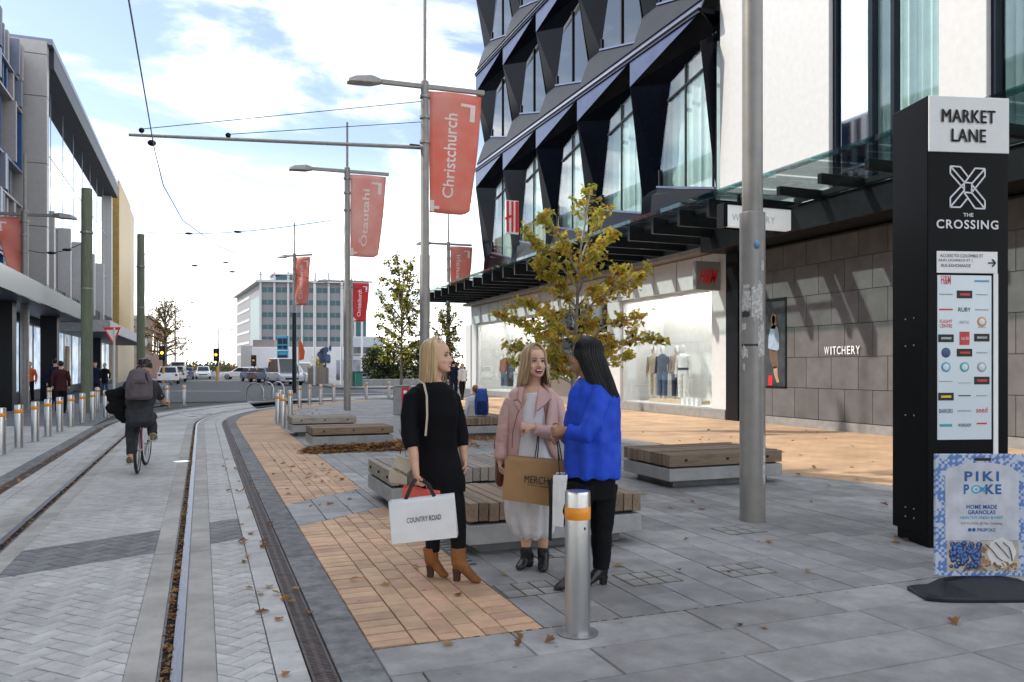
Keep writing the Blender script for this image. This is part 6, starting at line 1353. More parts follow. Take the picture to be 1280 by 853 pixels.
class Head:
    def __init__(s, O, h, f, tilt=0):
        s.h = h; f = Vector(f).normalized(); s.r = f.cross(VU).normalized(); s.f = (f * math.cos(tilt) + VU * math.sin(tilt)); s.u = s.r.cross(s.f); s.O = Vector(O)
    def P(s, x, y, z): return s.O + (s.r * x + s.f * y + s.u * z) * s.h
    def build(s, mb):
        n = 24; rings = []
        for z, yf, yb, hw in HEADT:
            hw *= 1.07; cy, ry = (yf + yb) / 2, (yf - yb) / 2; r = []
            for q in range(n):
                t = 2 * math.pi * q / n; cx_, sy = math.cos(t), math.sin(t); e = 1.0
                if sy > 0 and z < .6: e = .92
                r.append(s.P(hw * math.copysign(abs(cx_) ** e, cx_), cy + ry * math.copysign(abs(sy) ** (.95), sy), z))
            rings.append(r)
        mb.loft(rings)
        h = s.h
        mb.tube([s.P(0, .36, .52), s.P(0, .415, .42), s.P(0, .465, .345), s.P(0, .40, .30)], [.045 * h, .05 * h, .062 * h, .04 * h], 8)
        for k in (-1, 1):
            mb.ball(s.P(.055 * k, .40, .325), (.045 * h, .05 * h, .035 * h), 8, 6, (s.r, s.f, s.u))
            mb.ball(s.P(.345 * k, -.04, .44), (.03 * h, .075 * h, .13 * h), 8, 6, (s.r, s.f, s.u))
            mb.ball(s.P(.18 * k, .30, .33), (.09 * h, .075 * h, .07 * h), 8, 6, (s.r, s.f, s.u))
        mb.ball(s.P(0, .36, .05), (.08 * h, .05 * h, .05 * h), 8, 6, (s.r, s.f, s.u))
    def face(s, par, mouth='smile', lip=LIPN, brow=LASH):
        h = s.h
        for k in (-1, 1):
            e = MB().ball(s.P(.145 * k, .335, .495), (.054 * h, .033 * h, .021 * h), 10, 6, (s.r, s.f, s.u)).build('eye', EYEW, par, smooth=True)
            MB().ball(s.P(.145 * k, .352, .495), (.024 * h, .02 * h, .022 * h), 8, 6, (s.r, s.f, s.u)).build('iris', IRIS, e, smooth=True)
            MB().tube([s.P(.075 * k, .352, .497), s.P(.12 * k, .372, .527), s.P(.17 * k, .362, .527), s.P(.215 * k, .325, .50)], [.009 * h, .017 * h, .018 * h, .010 * h], 5).build('eyelash', LASH, e)
            MB().tube([s.P(.06 * k, .382, .585), s.P(.13 * k, .388, .608), s.P(.23 * k, .335, .59)], [.012 * h, .017 * h, .006 * h], 5).build('eyebrow', brow, par)
        if mouth == 'laugh':
            mo = MB().ball(s.P(0, .372, .195), (.125 * h, .035 * h, .068 * h), 14, 8, (s.r, s.f, s.u)).build('mouth', MOUTH, par, smooth=True)
            MB().ball(s.P(0, .395, .222), (.098 * h, .022 * h, .028 * h), 12, 6, (s.r, s.f, s.u)).build('teeth', TEETH, mo, smooth=True)
            pts = [(-.14, .345, .225), (-.07, .395, .262), (0, .405, .252), (.07, .395, .262), (.14, .345, .225)]; MB().tube([s.P(*p) for p in pts], [.012 * h, .02 * h, .022 * h, .02 * h, .012 * h], 6).build('upper_lip', lip, mo, smooth=True)
            pts = [(-.14, .345, .225), (-.09, .38, .15), (0, .40, .118), (.09, .38, .15), (.14, .345, .225)]; MB().tube([s.P(*p) for p in pts], [.012 * h, .024 * h, .03 * h, .024 * h, .012 * h], 6).build('lower_lip', lip, mo, smooth=True)
        else:
            pts = [(-.125, .345, .235), (-.06, .392, .228), (0, .408, .232), (.06, .392, .228), (.125, .345, .235)]; MB().tube([s.P(*p) for p in pts], [.008 * h, .02 * h, .024 * h, .02 * h, .008 * h], 6).build('upper_lip', lip, par, smooth=True)
            MB().tube([s.P(x, y + .003, z - .022) for x, y, z in pts], [.006 * h, .016 * h, .02 * h, .016 * h, .006 * h], 6).build('teeth', TEETH, par, smooth=True)
            pts = [(-.12, .345, .22), (-.06, .39, .178), (0, .402, .165), (.06, .39, .178), (.12, .345, .22)]; MB().tube([s.P(*p) for p in pts], [.008 * h, .022 * h, .027 * h, .022 * h, .008 * h], 6).build('lower_lip', lip, par, smooth=True)
    def hair(s, par, m, zend, a0=48, n=110, out_=1.0, seed=1, back=0.0, fall=None, rad=.05, part=0.0):
        """strands from the parting over the skull then straight down to zend (units of head height)"""
        rg = random.Random(seed); q = MB(); c = Vector((0, -.06, .60)); Rx, Ry, Rz = .38, .44, .465
        cap = MB(); cap.cur = 2; cap.ball(s.P(0, -.06, .60), (.368 * s.h, .43 * s.h, .455 * s.h), 20, 14, (s.r, s.f, s.u))
        for lay in range(2):
            for i in range(n):
                a = (a0 + (360 - 2 * a0) * (i + rg.random()) / n); a = R(a); q.cur = rg.choices((0, 1, 2, 3), (3, 3, 2, 1) if lay else (1, 2, 3, 3))[0]; wv = rg.uniform(0, 6.3); wa = rg.uniform(.0, .022); k = 1.0 + .055 * lay + rg.uniform(-.02, .025); pts = []; rr = []
                end = zend(math.degrees(a)) if callable(zend) else zend; end += rg.uniform(-.06, .06)
                for j in range(8):
                    th = R(4 + 92 * j / 7); w_ = min(1, j / 3); x = Rx * k * math.sin(th) * math.sin(a) + part * (1 - j / 7); y = c.y + Ry * k * math.sin(th) * math.cos(a) + .10 * (1 - w_); z = c.z + Rz * k * math.cos(th); pts.append((x, y, z))
                x, y, z = pts[-1]; m_ = 7
                for j in range(1, m_ + 1):
                    f = j / m_; zz_ = z + (end - z) * f; g = 1 + (out_ - 1) * f; pts.append((x * g + wa * f * math.sin(wv + f * 5), y - back * f + wa * f * math.cos(wv + f * 4), zz_))
                for j in range(len(pts)): f = j / (len(pts) - 1); rr.append(s.h * rad * (.55 + .45 * math.sin(math.pi * min(1, f * 1.2 + .15))) * (1 if f < .9 else .55))
                q.tube([s.P(*p) for p in pts], rr, 5, .6)
        cap.f = [tuple(i + len(q.v) for i in f) for f in cap.f]; q.v += cap.v; q.f += cap.f; q.m += cap.m
        return q.build('hair', m, par, smooth=True)
def hand(mb, W, d, nrm, side, curl=.5, s=1.0, spread=.0, fist=False):
    """W wrist, d finger direction, nrm palm-facing normal, side = +1/-1 thumb side along d x nrm"""
    d = Vector(d).normalized(); nrm = (Vector(nrm) - d * Vector(nrm).dot(d)).normalized(); t = d.cross(nrm) * side
    R_ = lambda o, a, b: [o + t * a * math.cos(2 * math.pi * q / 10) + nrm * b * math.sin(2 * math.pi * q / 10) for q in range(10)]
    mb.loft([R_(W - d * .02 * s, .024 * s, .019 * s), R_(W + d * .02 * s, .030 * s, .019 * s), R_(W + d * .055 * s, .038 * s, .017 * s), R_(W + d * .085 * s, .036 * s, .013 * s)])
    for off, ln in ((.028, .068), (.0095, .076), (-.0095, .071), (-.027, .056)):
        p = W + d * .08 * s + t * off * s; pts = [p - d * .012 * s]; ang = 0
        for k, fr in enumerate((.45, .32, .25)):
            ang += curl * (1.0, 1.1, .8)[k]; pts.append(pts[-1] + (d * math.cos(ang) + nrm * math.sin(ang) + t * spread * off * 8) * ln * fr * s * (1.2 if k == 0 else 1))
        mb.tube(pts, [.0098 * s, .0095 * s, .009 * s, .0075 * s], 8)
    b = W + d * .022 * s + t * .028 * s; mb.tube([b, b + (d * .55 + t * .75 + nrm * .25) * .035 * s, b + (d * 1.25 + t * .75 + nrm * .75 * (1 + curl)) * .035 * s, b + (d * 1.7 + t * .55 + nrm * 1.0 * (1 + curl)) * .035 * s], [.013 * s, .0115 * s, .010 * s, .008 * s], 8)
def boot(F, par, name, m, px_top, py_top, px_an, py_an, dd, toe, heel, sole_y, hgt=.0, r=.05, heel_h=.07, mats=None):
    """ankle boot: shaft, foot to toe px, block heel"""
    b = MB(); top = F.J(px_top, py_top, dd); an = F.J(px_an, py_an, dd); g = lambda px, dd2, z: Vector((*D(px, HY, F.d + dd2).to_2d(), z))
    tx, tdd = toe; hx, hdd = heel; T_, H_ = g(tx, tdd, 0), g(hx, hdd, 0); ax = (T_ - H_).normalized(); sd_ = ax.cross(VU); L_ = (T_ - H_).length
    def fr(f, hw, z0, z1, n=12): c = H_ + ax * L_ * f; return [c + sd_ * hw * math.cos(2 * math.pi * q / n) + VU * ((z0 + z1) / 2 + (z1 - z0) / 2 * math.sin(2 * math.pi * q / n)) for q in range(n)]
    b.loft([fr(.0, .026, heel_h, heel_h + .06), fr(.06, .034, heel_h - .003, heel_h + .10), fr(.28, .038, heel_h * .8, heel_h + .115), fr(.48, .038, heel_h * .42, heel_h * .7 + .085), fr(.66, .043, .006, heel_h * .35 + .065), fr(.84, .040, .004, .05), fr(.95, .028, .006, .04), fr(1.0, .012, .01, .028)])
    b.tube([top, top.lerp(an, .5), an, H_ + ax * L_ * .22 + VU * (heel_h + .045)], [r, r * .95, r * .88, r * .8], 12)
    me = remesh(b, .006, 3, name, .0015, 40); o = place_mesh(name, me, m, par)
    hl = MB(); hl.loft([[H_ + ax * (x + .02) * 1 + sd_ * y + VU * z for x, y in ((-.018 * k, -.022 * k), (.030 * k, -.022 * k), (.030 * k, .022 * k), (-.018 * k, .022 * k))] for z, k in ((.001, .85), (heel_h * .5, .9), (heel_h + .012, 1.2))]).build('heel', mats or m, o, bevel=.003)
    return o
def paper_bag(name, label, cat, TL, TR_, BR, BL, thick, m, parts, group=None):
    """paper carrier: four front corners, thickness vector"""
    c = (Vector(BL) + Vector(BR)) / 2; t = thing(name, label, cat, c, group); th = Vector(thick); P = [Vector(p) for p in (TL, TR_, BR, BL)]; q = MB()
    n = 12; m_ = 10; wob = lambda i, j, k: mnoise.noise(Vector((i * .5 + k * 7, j * .5, c.x))) * .006
    nn = th.normalized()
    def sheet(off, sgn, k):
        g = [[P[0].lerp(P[1], i / n).lerp(P[3].lerp(P[2], i / n), j / m_) + off * (.55 + .45 * j / m_ if k else 1) - nn * sgn * (wob(i, j, k) + .004) for i in range(n + 1)] for j in range(m_ + 1)]; return g
    A, B_ = sheet(Vector((0, 0, 0)), 1, 0), sheet(th, -1, 1)
    for g in (A, B_):
        for j in range(m_):
            for i in range(n): q.face([g[j][i], g[j][i + 1], g[j + 1][i + 1], g[j + 1][i]])
    for i0 in (0, n):
        for j in range(m_):
            mid0 = (A[j][i0] + B_[j][i0]) / 2 + (P[1] - P[0]).normalized() * (.02 if i0 == 0 else -.02) * (1 - j / m_); mid1 = (A[j + 1][i0] + B_[j + 1][i0]) / 2 + (P[1] - P[0]).normalized() * (.02 if i0 == 0 else -.02) * (1 - (j + 1) / m_)
            q.face([A[j][i0], mid0, mid1, A[j + 1][i0]]); q.face([mid0, B_[j][i0], B_[j + 1][i0], mid1])
    for i in range(n): q.face([A[m_][i], A[m_][i + 1], B_[m_][i + 1], B_[m_][i]])
    b = q.build('paper_body', m, t, smooth=True); b.modifiers.new('thickness', 'SOLIDIFY').thickness = .0015
    return t, b
# ------------------------------------------------------------------ blonde woman in black
F = Fig(5.62); base = G(560, 727); W1 = thing('person', 'blonde woman in black knit dress and tan boots holding shopping bags', 'person', base)
hd = Head(F.J(547.5, 466, 0), .228, VR * math.cos(R(-14)) + VF * math.sin(R(-14)), R(3))
b = MB(); hd.build(b)
b.tube([hd.P(0, -.05, .18), F.J(543, 470, .0), F.J(541, 478, .0), F.J(541, 486, 0)], [.055, .052, .056, .07], 14)
yw = R(-28)
tor = [(541, 477, 0, 13, .07), (541, 481, 0, 21, .08), (541, 487, 0, 28, .10), (542, 498, 0, 30, .11), (546, 518, -.01, 28, .125), (546, 540, -.01, 24, .115), (547, 560, 0, 25, .115), (549, 585, 0, 29, .13), (550, 606, 0, 29, .13)]
b.loft([F.ring(x, y, dd, hw * .9, dp * .88, yw) for x, y, dd, hw, dp in tor])
F.chain(b, [(517, 496, -.04, .032), (512, 520, -.09, .038), (513, 545, -.12, .038), (517, 568, -.15, .036), (519.5, 588, -.17, .026), (520.5, 594, -.17, .024)])
F.chain(b, [(563, 496, .09, .032), (573, 522, .10, .038), (577, 545, .08, .038), (579.5, 565, .05, .032), (580.5, 577, .03, .024)])
hand(b, F.J(520.5, 592, -.17), Vector((0, 0, -1)) + VR * .05, VF * .5 + VR * .8, 1, .9, .95)
hand(b, F.J(580.5, 575, .03), Vector((0, 0, -1)) + VR * .02, -VR * .9 - VF * .3, -1, .35, .92)
F.chain(b, [(541, 600, .05, .07), (541, 630, .06, .062), (541, 655, .08, .048), (541, 676, .09, .042), (541, 700, .09, .03)]); F.chain(b, [(560, 600, -.02, .07), (567, 630, -.03, .062), (571, 655, -.03, .048), (573, 676, -.02, .042), (573, 702, -.02, .03)])
place_mesh('body', remesh(b, .0062, 3), SK1, W1); hd.face(W1, 'smile', LIPN, mat('brow_brown', (.12, .07, .04), .7))
hd.hair(W1, BLOND, lambda a: -.42 if a > 90 and a < 270 else -.36, 64, 105, .93, 3, .10, rad=.044)
KN = fcloth('black_knit', (.007, .007, .009), .15, .25, bscale=220); TI = fcloth('black_tights', (.006, .006, .007), .1, .08, .6)
g = MB(); g.loft([F.ring(x, y, dd, hw * 1.05, dp * 1.06, yw) for x, y, dd, hw, dp in [(541, 478, 0, 14.5, .072)] + tor[1:-1] + [(550.5, 600, 0, 31.5, .142), (551, 614, 0, 31.5, .145)]])
F.chain(g, [(521, 488, -.02, .042), (513.5, 497, -.06, .054), (511, 522, -.09, .058), (512, 545, -.12, .058), (514.5, 560, -.14, .050)], 14); F.chain(g, [(560, 489, .07, .042), (566, 498, .09, .053), (573, 524, .10, .055), (576.5, 545, .08, .052), (578, 558, .06, .046)], 14)
place_mesh('knit_dress', remesh(g, .007, 3, 'd', .006, 9, 1, (1, 1, .6)), KN, W1)
g = MB(); F.chain(g, [(541, 602, .05, .09), (541, 630, .06, .077), (541, 655, .08, .06), (541, 676, .09, .054), (541, 690, .09, .05)], 14); F.chain(g, [(561, 602, -.02, .09), (568, 630, -.03, .078), (572, 655, -.03, .062), (573, 676, -.02, .055), (573, 690, -.02, .05)], 14)
place_mesh('tights', remesh(g, .008, 2), TI, W1)
SU = fcloth('tan_suede', (.27, .105, .03), .25, .2); HLm = mat('heel_brown', (.06, .025, .012), .6)
boot(F, W1, 'boot', SU, 538, 684, 540, 704, .09, (560.5, .06), (534, .10), 722, r=.056, heel_h=.075, mats=HLm); boot(F, W1, 'boot', SU, 573, 684, 573, 706, -.02, (601, -.08), (567, -.01), 728, r=.057, heel_h=.08, mats=HLm)
# shoulder strap and handbag
hb = thing('handbag', 'cream leather handbag with flap and long strap, held at the side of the blonde woman', 'handbag', F.J(503, 590, -.05)); CR = mat('cream_leather', (.50, .42, .33), .45, var=.06); TB = mat('taupe_leather', (.16, .12, .10), .5)
MB().solid([F.J(487, 585, .02), F.J(509, 596, -.08), F.J(509, 607, -.08), F.J(487, 604, .02), F.J(485, 598, .03)], VF * .11 + VR * .01).build('body', CR, hb, bevel=.008, seg=2)
MB().solid([F.J(496.5, 569, .0), F.J(520, 578, -.10), F.J(513, 588, -.09), F.J(508, 592, -.086), F.J(490, 583, .01)], VF * .10).build('flap', CR, hb, bevel=.006, seg=2)
MB().solid([F.J(510.5, 592, -.075), F.J(520, 579, -.09), F.J(521, 600, -.09), F.J(510, 607, -.075)], VF * .10).build('gusset', TB, hb, bevel=.004)
MB().obox(F.J(498.5, 589.5, -.03), VR * .014, VF * .004, VU * .007).build('clasp', mat('brass', (.5, .35, .12), .3, 1), hb)
MB().tube([F.J(523, 475, -.02), F.J(530, 480, -.10), F.J(533.5, 495, -.14), F.J(534, 520, -.16), F.J(532, 545, -.16)], .008, 6, .5).build('strap', CR, hb, smooth=True)
MB().tube([F.J(499, 537, .12), F.J(505, 555, .10), F.J(508, 572, .02)], .005, 6, .5).build('strap', TB, hb, smooth=True)
MB().tube([F.J(512, 520, .14), F.J(506, 540, .14), F.J(499.5, 570, .08)], .006, 6, .5).build('strap', M['black_steel'], hb, smooth=True)
# white paper bag, red bag inside
WP = mat('white_paper', (.80, .81, .83), .5, var=.03, bump=.03, bscale=6); RB = mat('coral_paper', (.72, .11, .08), .5, var=.05)
wbag, wb_b = paper_bag('shopping_bag', 'white paper bag lettered COUNTRY ROAD carried by the blonde woman', 'shopping bag', F.J(485.5, 627, -.22), F.J(567, 618, -.30), F.J(571.5, 672, -.30), F.J(490, 680.5, -.22), VF * .11, WP, None, 'shopping bags')
xd = (F.J(571, 618) - F.J(485.5, 628)).normalized(); yd = (VU + VR * .075 * -1).normalized()
text('COUNTRY ROAD', F.J(530, 648.5, -.285), xd, VU * .995 - VR * .06, F.m(41), F.m(6.2), mat('navy_print', (.025, .03, .06), .6), wbag, offset=.012, th=.006)
BK = mat('black_ribbon', (.008, .008, .01), .6)
MB().tube([F.J(507, 625, -.24), F.J(514, 608, -.22), F.J(520, 599, -.20)], .013, 6, .25, up=VF).build('ribbon_handle', BK, wbag, smooth=True); MB().tube([F.J(543, 621, -.28), F.J(536, 606, -.24), F.J(524, 598, -.19)], .013, 6, .25, up=VF).build('ribbon_handle', BK, wbag, smooth=True)
rbag, _ = paper_bag('shopping_bag', 'coral red paper bag behind the white COUNTRY ROAD bag', 'shopping bag', F.J(504, 607, -.10), F.J(550, 613.5, -.16), F.J(556, 664, -.16), F.J(500, 664, -.10), VF * .05, RB, None, 'shopping bags')
for a, b_ in ((519, 524), (534, 527)): MB().tube([F.J(a, 612, -.13), F.J((a + b_) / 2, 600, -.15), F.J(b_ - 4, 594, -.17)], .004, 5).build('cord_handle', RB, rbag)
# ------------------------------------------------------------------ woman in pink jacket
F = Fig(5.98); base = G(667, 711); W2 = thing('person', 'laughing woman in pink leather jacket and long white dress', 'person', base)
hd = Head(F.J(668, 472, -.02), .232, VR * math.cos(R(-68)) + VF * math.sin(R(-68)), R(2))
b = MB(); hd.build(b); b.tube([hd.P(0, -.06, .18), F.J(667, 476, .02), F.J(666, 484, .02), F.J(666, 492, .02)], [.056, .053, .057, .07], 14)
yw = R(14)
tor = [(665, 482, .02, 14, .07), (666, 487, .02, 25, .085), (666, 497, .01, 29, .11), (666, 525, .0, 28, .13), (665, 548, .0, 25, .115), (664, 570, .0, 28, .125), (663, 600, 0, 30, .135)]
b.loft([F.ring(x, y, dd, hw * .92, dp * .92, yw) for x, y, dd, hw, dp in tor])
F.chain(b, [(646, 496, -.02, .03), (633, 522, .0, .036), (629, 545, .0, .038), (626, 566, -.03, .032), (625, 578, -.05, .024)]); hand(b, F.J(625, 577, -.05), Vector((0, 0, -1)) + VR * .1, VR * .9 - VF * .2, 1, .6, .9)
F.chain(b, [(687, 497, .04, .03), (699, 522, .04, .036), (702, 543, -.02, .038), (683, 538, -.15, .033), (664, 534, -.22, .024)]); hand(b, F.J(664.5, 534, -.22), -VR + VU * .12, VF * .6 - VU * .5, 1, 1.25, .92)
F.chain(b, [(655, 600, .0, .08), (656, 640, -.02, .06), (658, 665, -.02, .05), (657.5, 685, -.02, .034), (657, 696, -.01, .024)]); F.chain(b, [(675, 600, .0, .08), (678, 640, .0, .06), (679, 665, .0, .05), (679, 685, .0, .034), (678.5, 697, .01, .024)])
place_mesh('body', remesh(b, .0062, 3), SK2, W2); hd.face(W2, 'laugh', LIP, mat('brow_ash', (.16, .10, .06), .7))
hd.hair(W2, BLOND2, lambda a: -.26 if 75 < a < 285 else -.2, 42, 125, 1.42, 8, .0, rad=.046, part=-.03)
DR = fcloth('white_dress', (.74, .72, .74), .05, .08); g = MB()
g.loft([F.ring(664, 491, 0.0, 14, .095, yw, 28), F.ring(664, 510, 0, 22, .12, yw, 28), F.ring(664, 540, -.01, 24, .13, yw, 28), F.ring(664, 575, -.01, 27, .15, yw, 28), F.ring(663, 605, -.01, 30, .165, yw, 28), F.ring(663, 635, -.01, 31.5, .17, yw, 28), F.ring(664, 652, -.01, 30.5, .17, yw, 28), F.ring(666, 664, -.01, 25, .15, yw, 28), F.ring(668, 671, -.01, 17, .11, yw, 28)])
me = remesh(g, .008, 2, 'dress')
c0 = F.J(664, 560, 0); bm = bmesh.new(); bm.from_mesh(me); bm.normal_update()
for v in bm.verts:
    q = v.co - c0; a = math.atan2(q.dot(VF), q.dot(VR)); low = max(0, min(1, (F.J(0, 560).z - v.co.z) / .45)); v.co += v.normal * (.011 * low * math.sin(a * 11 + 5 * q.z + 2 * mnoise.noise(v.co * 5)) + .005 * mnoise.noise(Vector((v.co.x * 14, v.co.y * 14, v.co.z * 7))))
bm.to_mesh(me); bm.free(); place_mesh('long_dress', me, DR, W2)
PK = mat('pink_leather', (.60, .40, .36), .45, var=.12, scale=7, bump=.08, bscale=60, col2=(.53, .30, .27)); PKd = mat('pink_seam', (.20, .10, .095), .5)
# jacket: open front shell made of two halves plus sleeves
def shell(rows, name, th, mm):
    g = []
    for pts in rows: g.append(pts)
    q = MB(); n = len(g[0])
    for j in range(len(g) - 1):
        for i in range(n - 1): q.face([g[j][i], g[j + 1][i], g[j + 1][i + 1], g[j][i + 1]])
    o = q.build(name, mm, W2, smooth=True); md = o.modifiers.new('thickness', 'SOLIDIFY'); md.thickness = th; return o
def arc_pts(px, py, dd, hw, hd_, a0, a1, n=22):
    c = F.J(px, py, dd); r = []
    a_ = VR * math.cos(yw) + VF * math.sin(yw); b_ = VF * math.cos(yw) - VR * math.sin(yw)
    for i in range(n): t = R(a0 + (a1 - a0) * i / (n - 1)); k = 1 + .018 * mnoise.noise(Vector((t * 3, py * .09, hw))); r.append(c + a_ * F.m(hw) * k * math.cos(t) + b_ * hd_ * k * math.sin(t))
    return r
# angles: 0 = image right, -90 = toward camera; opening between gap angles
rowsj = [(665, 479, .03, 15, .085, -25, 208), (665, 483, .02, 20, .095, -45, 226), (665, 486.5, .02, 26, .105, -52, 232), (666, 492, .02, 31, .115, -56, 234), (666, 500, .015, 33, .125, -60, 236), (666, 515, .005, 33.5, .15, -66, 234), (666, 535, .0, 32, .155, -74, 230), (665, 552, .0, 31.5, .155, -68, 226), (665, 566, .0, 32, .16, -52, 222), (665, 573, .0, 32, .162, -40, 218)]
shell([arc_pts(*r) for r in rowsj], 'jacket', .012, PK)
g = MB(); F.chain(g, [(648, 491, .0, .044), (640, 501, -.01, .058), (632, 525, -.01, .058), (628.5, 546, -.01, .054), (626, 565, -.03, .048), (625, 575, -.045, .043)], 16); place_mesh('sleeve', remesh(g, .007, 2, 's', .007, 13, 3, (.6, .6, 1.6)), PK, W2)
g = MB(); F.chain(g, [(684, 491, .04, .044), (693, 501, .04, .058), (701, 526, .03, .058), (703, 541, -.03, .057), (695, 543, -.09, .054), (682, 540, -.15, .050), (667, 537, -.21, .044)], 16); place_mesh('sleeve', remesh(g, .007, 2, 's', .007, 13, 6, (.8, .8, .8)), PK, W2)
def plate(name, pts, th, mm, par=W2): return MB().solid([F.J(*p) for p in pts], -VF * th).build(name, mm, par, bevel=.003)
lp = plate('lapel', [(673, 485, -.12), (682, 487, -.12), (690, 496, -.13), (681, 507, -.16), (671, 514, -.175), (667.5, 525, -.175), (668, 512, -.165)], .012, PK); plate('lapel', [(648, 484, -.10), (655, 484, -.12), (653, 497, -.15), (652, 507, -.16), (650, 514, -.16), (643, 504, -.14), (642, 500, -.13), (648, 499.5, -.14)], .012, PK)
for pts in ([(689, 499, -.146), (681, 507, -.175), (671, 514, -.19)], [(642, 500.5, -.145), (648, 499.8, -.155), (652, 506, -.176)], [(680, 508, -.176), (683, 530, -.17), (686, 548, -.15)], [(652, 508, -.168), (646, 520, -.165), (641, 540, -.15), (640, 560, -.14)]): MB().tube([F.J(*p) for p in pts], .0035, 5).build('seam', PKd, W2)
BT = mat('black_leather', (.012, .012, .013), .3, var=.1); boot(F, W2, 'boot', BT, 657, 683, 657, 698, -.02, (647, -.10), (664, .05), 712, r=.045, heel_h=.03); boot(F, W2, 'boot', BT, 679, 684, 678.5, 700, .0, (677.5, -.16), (682, .06), 713, r=.045, heel_h=.03)
MB().tube([F.J(622, 581, -.05), F.J(628, 583, -.06)], .012, 8).build('bracelet', BT, W2)
sb = thing('shoulder_bag', 'small red-brown leather bag at the hip of the woman in pink', 'handbag', F.J(624, 595, .0)); BRL = mat('brown_leather', (.17, .05, .025), .45, var=.15)
MB().loft([F.ring(625, y, .03, hw, hdp, 0, 14) for y, hw, hdp in ((571, 3.5, .03), (576, 6, .05), (590, 6.5, .055), (602, 6, .05), (608, 3, .03))]).build('body', BRL, sb, smooth=True); MB().tube([F.J(620, 575, .05), F.J(618, 556, .08), F.J(621, 540, .09), F.J(634, 510, .10), F.J(646, 488, .06)], .010, 6, .5).build('strap', BRL, sb, smooth=True)
KP = mat('kraft_paper', (.36, .20, .085), .65, var=.05, bump=.03, bscale=6)
kb, _ = paper_bag('shopping_bag', 'brown kraft paper bag lettered MERCHA hanging from the arm of the woman in pink', 'shopping bag', F.J(632, 570, -.30), F.J(708, 576.5, -.30), F.J(702, 635, -.30), F.J(627.5, 624.5, -.30), VF * .12, KP, None, 'shopping bags')
xd = (F.J(708, 576.5) - F.J(632, 570)).normalized(); text('MERCHA', F.J(674, 600.5, -.315), xd, VU * .99 + VR * .07, F.m(35), F.m(9), M['black_print'], kb, offset=.0, th=.005); MB().bar(F.J(658.5, 606, -.318), F.J(671, 607.6, -.318), .002, .003).build('rule', M['black_print'], kb); MB().bar(F.J(674, 608.3, -.318), F.J(686, 609.4, -.318), .002, .009).build('small_print', mat('faint_print', (.16, .09, .04), .6), kb); MB().bar(F.J(688, 609.6, -.318), F.J(697, 610.6, -.318), .002, .003).build('rule', M['black_print'], kb)
for a, b_, c_ in ((667.5, 672, -.30), (671, 673.5, -.20), (700, 694.5, -.30), (702.5, 697, -.22)): MB().tube([F.J(a, 577, c_), F.J((a + b_) / 2 + .5, 562, (c_ - .2) / 2), F.J(b_, 546, -.205), F.J(b_ + .5, 534, -.20)], .0045, 6).build('cord_handle', BK, kb)
# ------------------------------------------------------------------ woman in blue
F = Fig(5.45); base = G(728, 734); W3 = thing('person', 'woman with long black hair in bright blue blouse and black trousers', 'person', base)
fa = VR * math.cos(R(158)) + VF * math.sin(R(158)); hd = Head(F.J(731.5, 467, 0), .232, fa, R(2))
b = MB(); hd.build(b); b.tube([hd.P(0, -.06, .18), F.J(735, 471, .0), F.J(737, 478, .0), F.J(739, 486, 0)], [.056, .054, .058, .07], 14)
yw = R(-18)
tor = [(739, 477, 0, 15, .075), (741, 484, 0, 24, .09), (741, 497, 0, 29, .12), (740, 525, 0, 31, .14), (740, 550, 0, 30, .14), (739, 575, 0, 29, .13), (738, 605, 0, 27, .12)]
b.loft([F.ring(x, y, dd, hw * .88, dp * .9, yw) for x, y, dd, hw, dp in tor])
F.chain(b, [(748, 497, -.12, .034), (742, 522, -.20, .042), (731, 546, -.22, .042), (718, 542, -.22, .035), (706, 538, -.21, .026)]); hand(b, F.J(706.5, 538, -.21), -VR - VU * .12, VF * .9, -1, .8, .92)
F.chain(b, [(730, 497, .12, .034), (718, 522, .18, .042), (713, 548, .16, .04), (706, 546, .06, .034), (699, 543, .0, .026)]); hand(b, F.J(699.5, 543, .0), -VR * .6 - VU * .4 - VF * .4, -VF * .4 + VR * .4, 1, .7, .9)
F.chain(b, [(727, 612, -.08, .07), (719, 640, -.10, .065), (722, 668, -.09, .05), (726, 700, -.06, .04), (724, 716, -.05, .026)]); F.chain(b, [(751, 612, .05, .07), (751, 640, .05, .066), (751, 668, .06, .05), (752, 700, .07, .04), (752, 712, .07, .026)])
place_mesh('body', remesh(b, .0066, 3), SK3, W3); hd.face(W3, 'smile', LIPN)
hd.hair(W3, BLACKH, lambda a: -.62 if 60 < a < 300 else -.2, 46, 150, .95, 12, .50, rad=.042)
BLU = mat('blue_silk', (.010, .065, .56), .6, var=.12, scale=5, spec=.3); g = MB()
g.loft([F.ring(739, 472, 0, 14, .085, yw, 24), F.ring(740, 477, 0, 20, .10, yw, 24), F.ring(741, 483, 0, 27, .12, yw, 24), F.ring(742, 493, 0, 32, .15, yw, 24), F.ring(741, 520, 0, 35, .175, yw, 24), F.ring(740.5, 550, 0, 35.5, .185, yw, 24), F.ring(740.5, 580, 0, 35.5, .19, yw, 24), F.ring(741, 596, 0, 35, .19, yw, 24)])
F.chain(g, [(748, 488, -.07, .056), (750, 498, -.14, .068), (747, 511, -.18, .074), (739, 530, -.21, .074), (730, 544, -.225, .066), (719, 541, -.22, .052), (709, 537.5, -.215, .043)], 16); F.chain(g, [(730, 490, .10, .056), (718, 520, .18, .07), (713, 546, .16, .06), (706, 546, .06, .045)], 14)
me = remesh(g, .0075, 2, 'bl', .012, 8, 5, (1.2, 1.2, .7)); c0 = F.J(741, 540, 0); bm = bmesh.new(); bm.from_mesh(me); bm.normal_update()
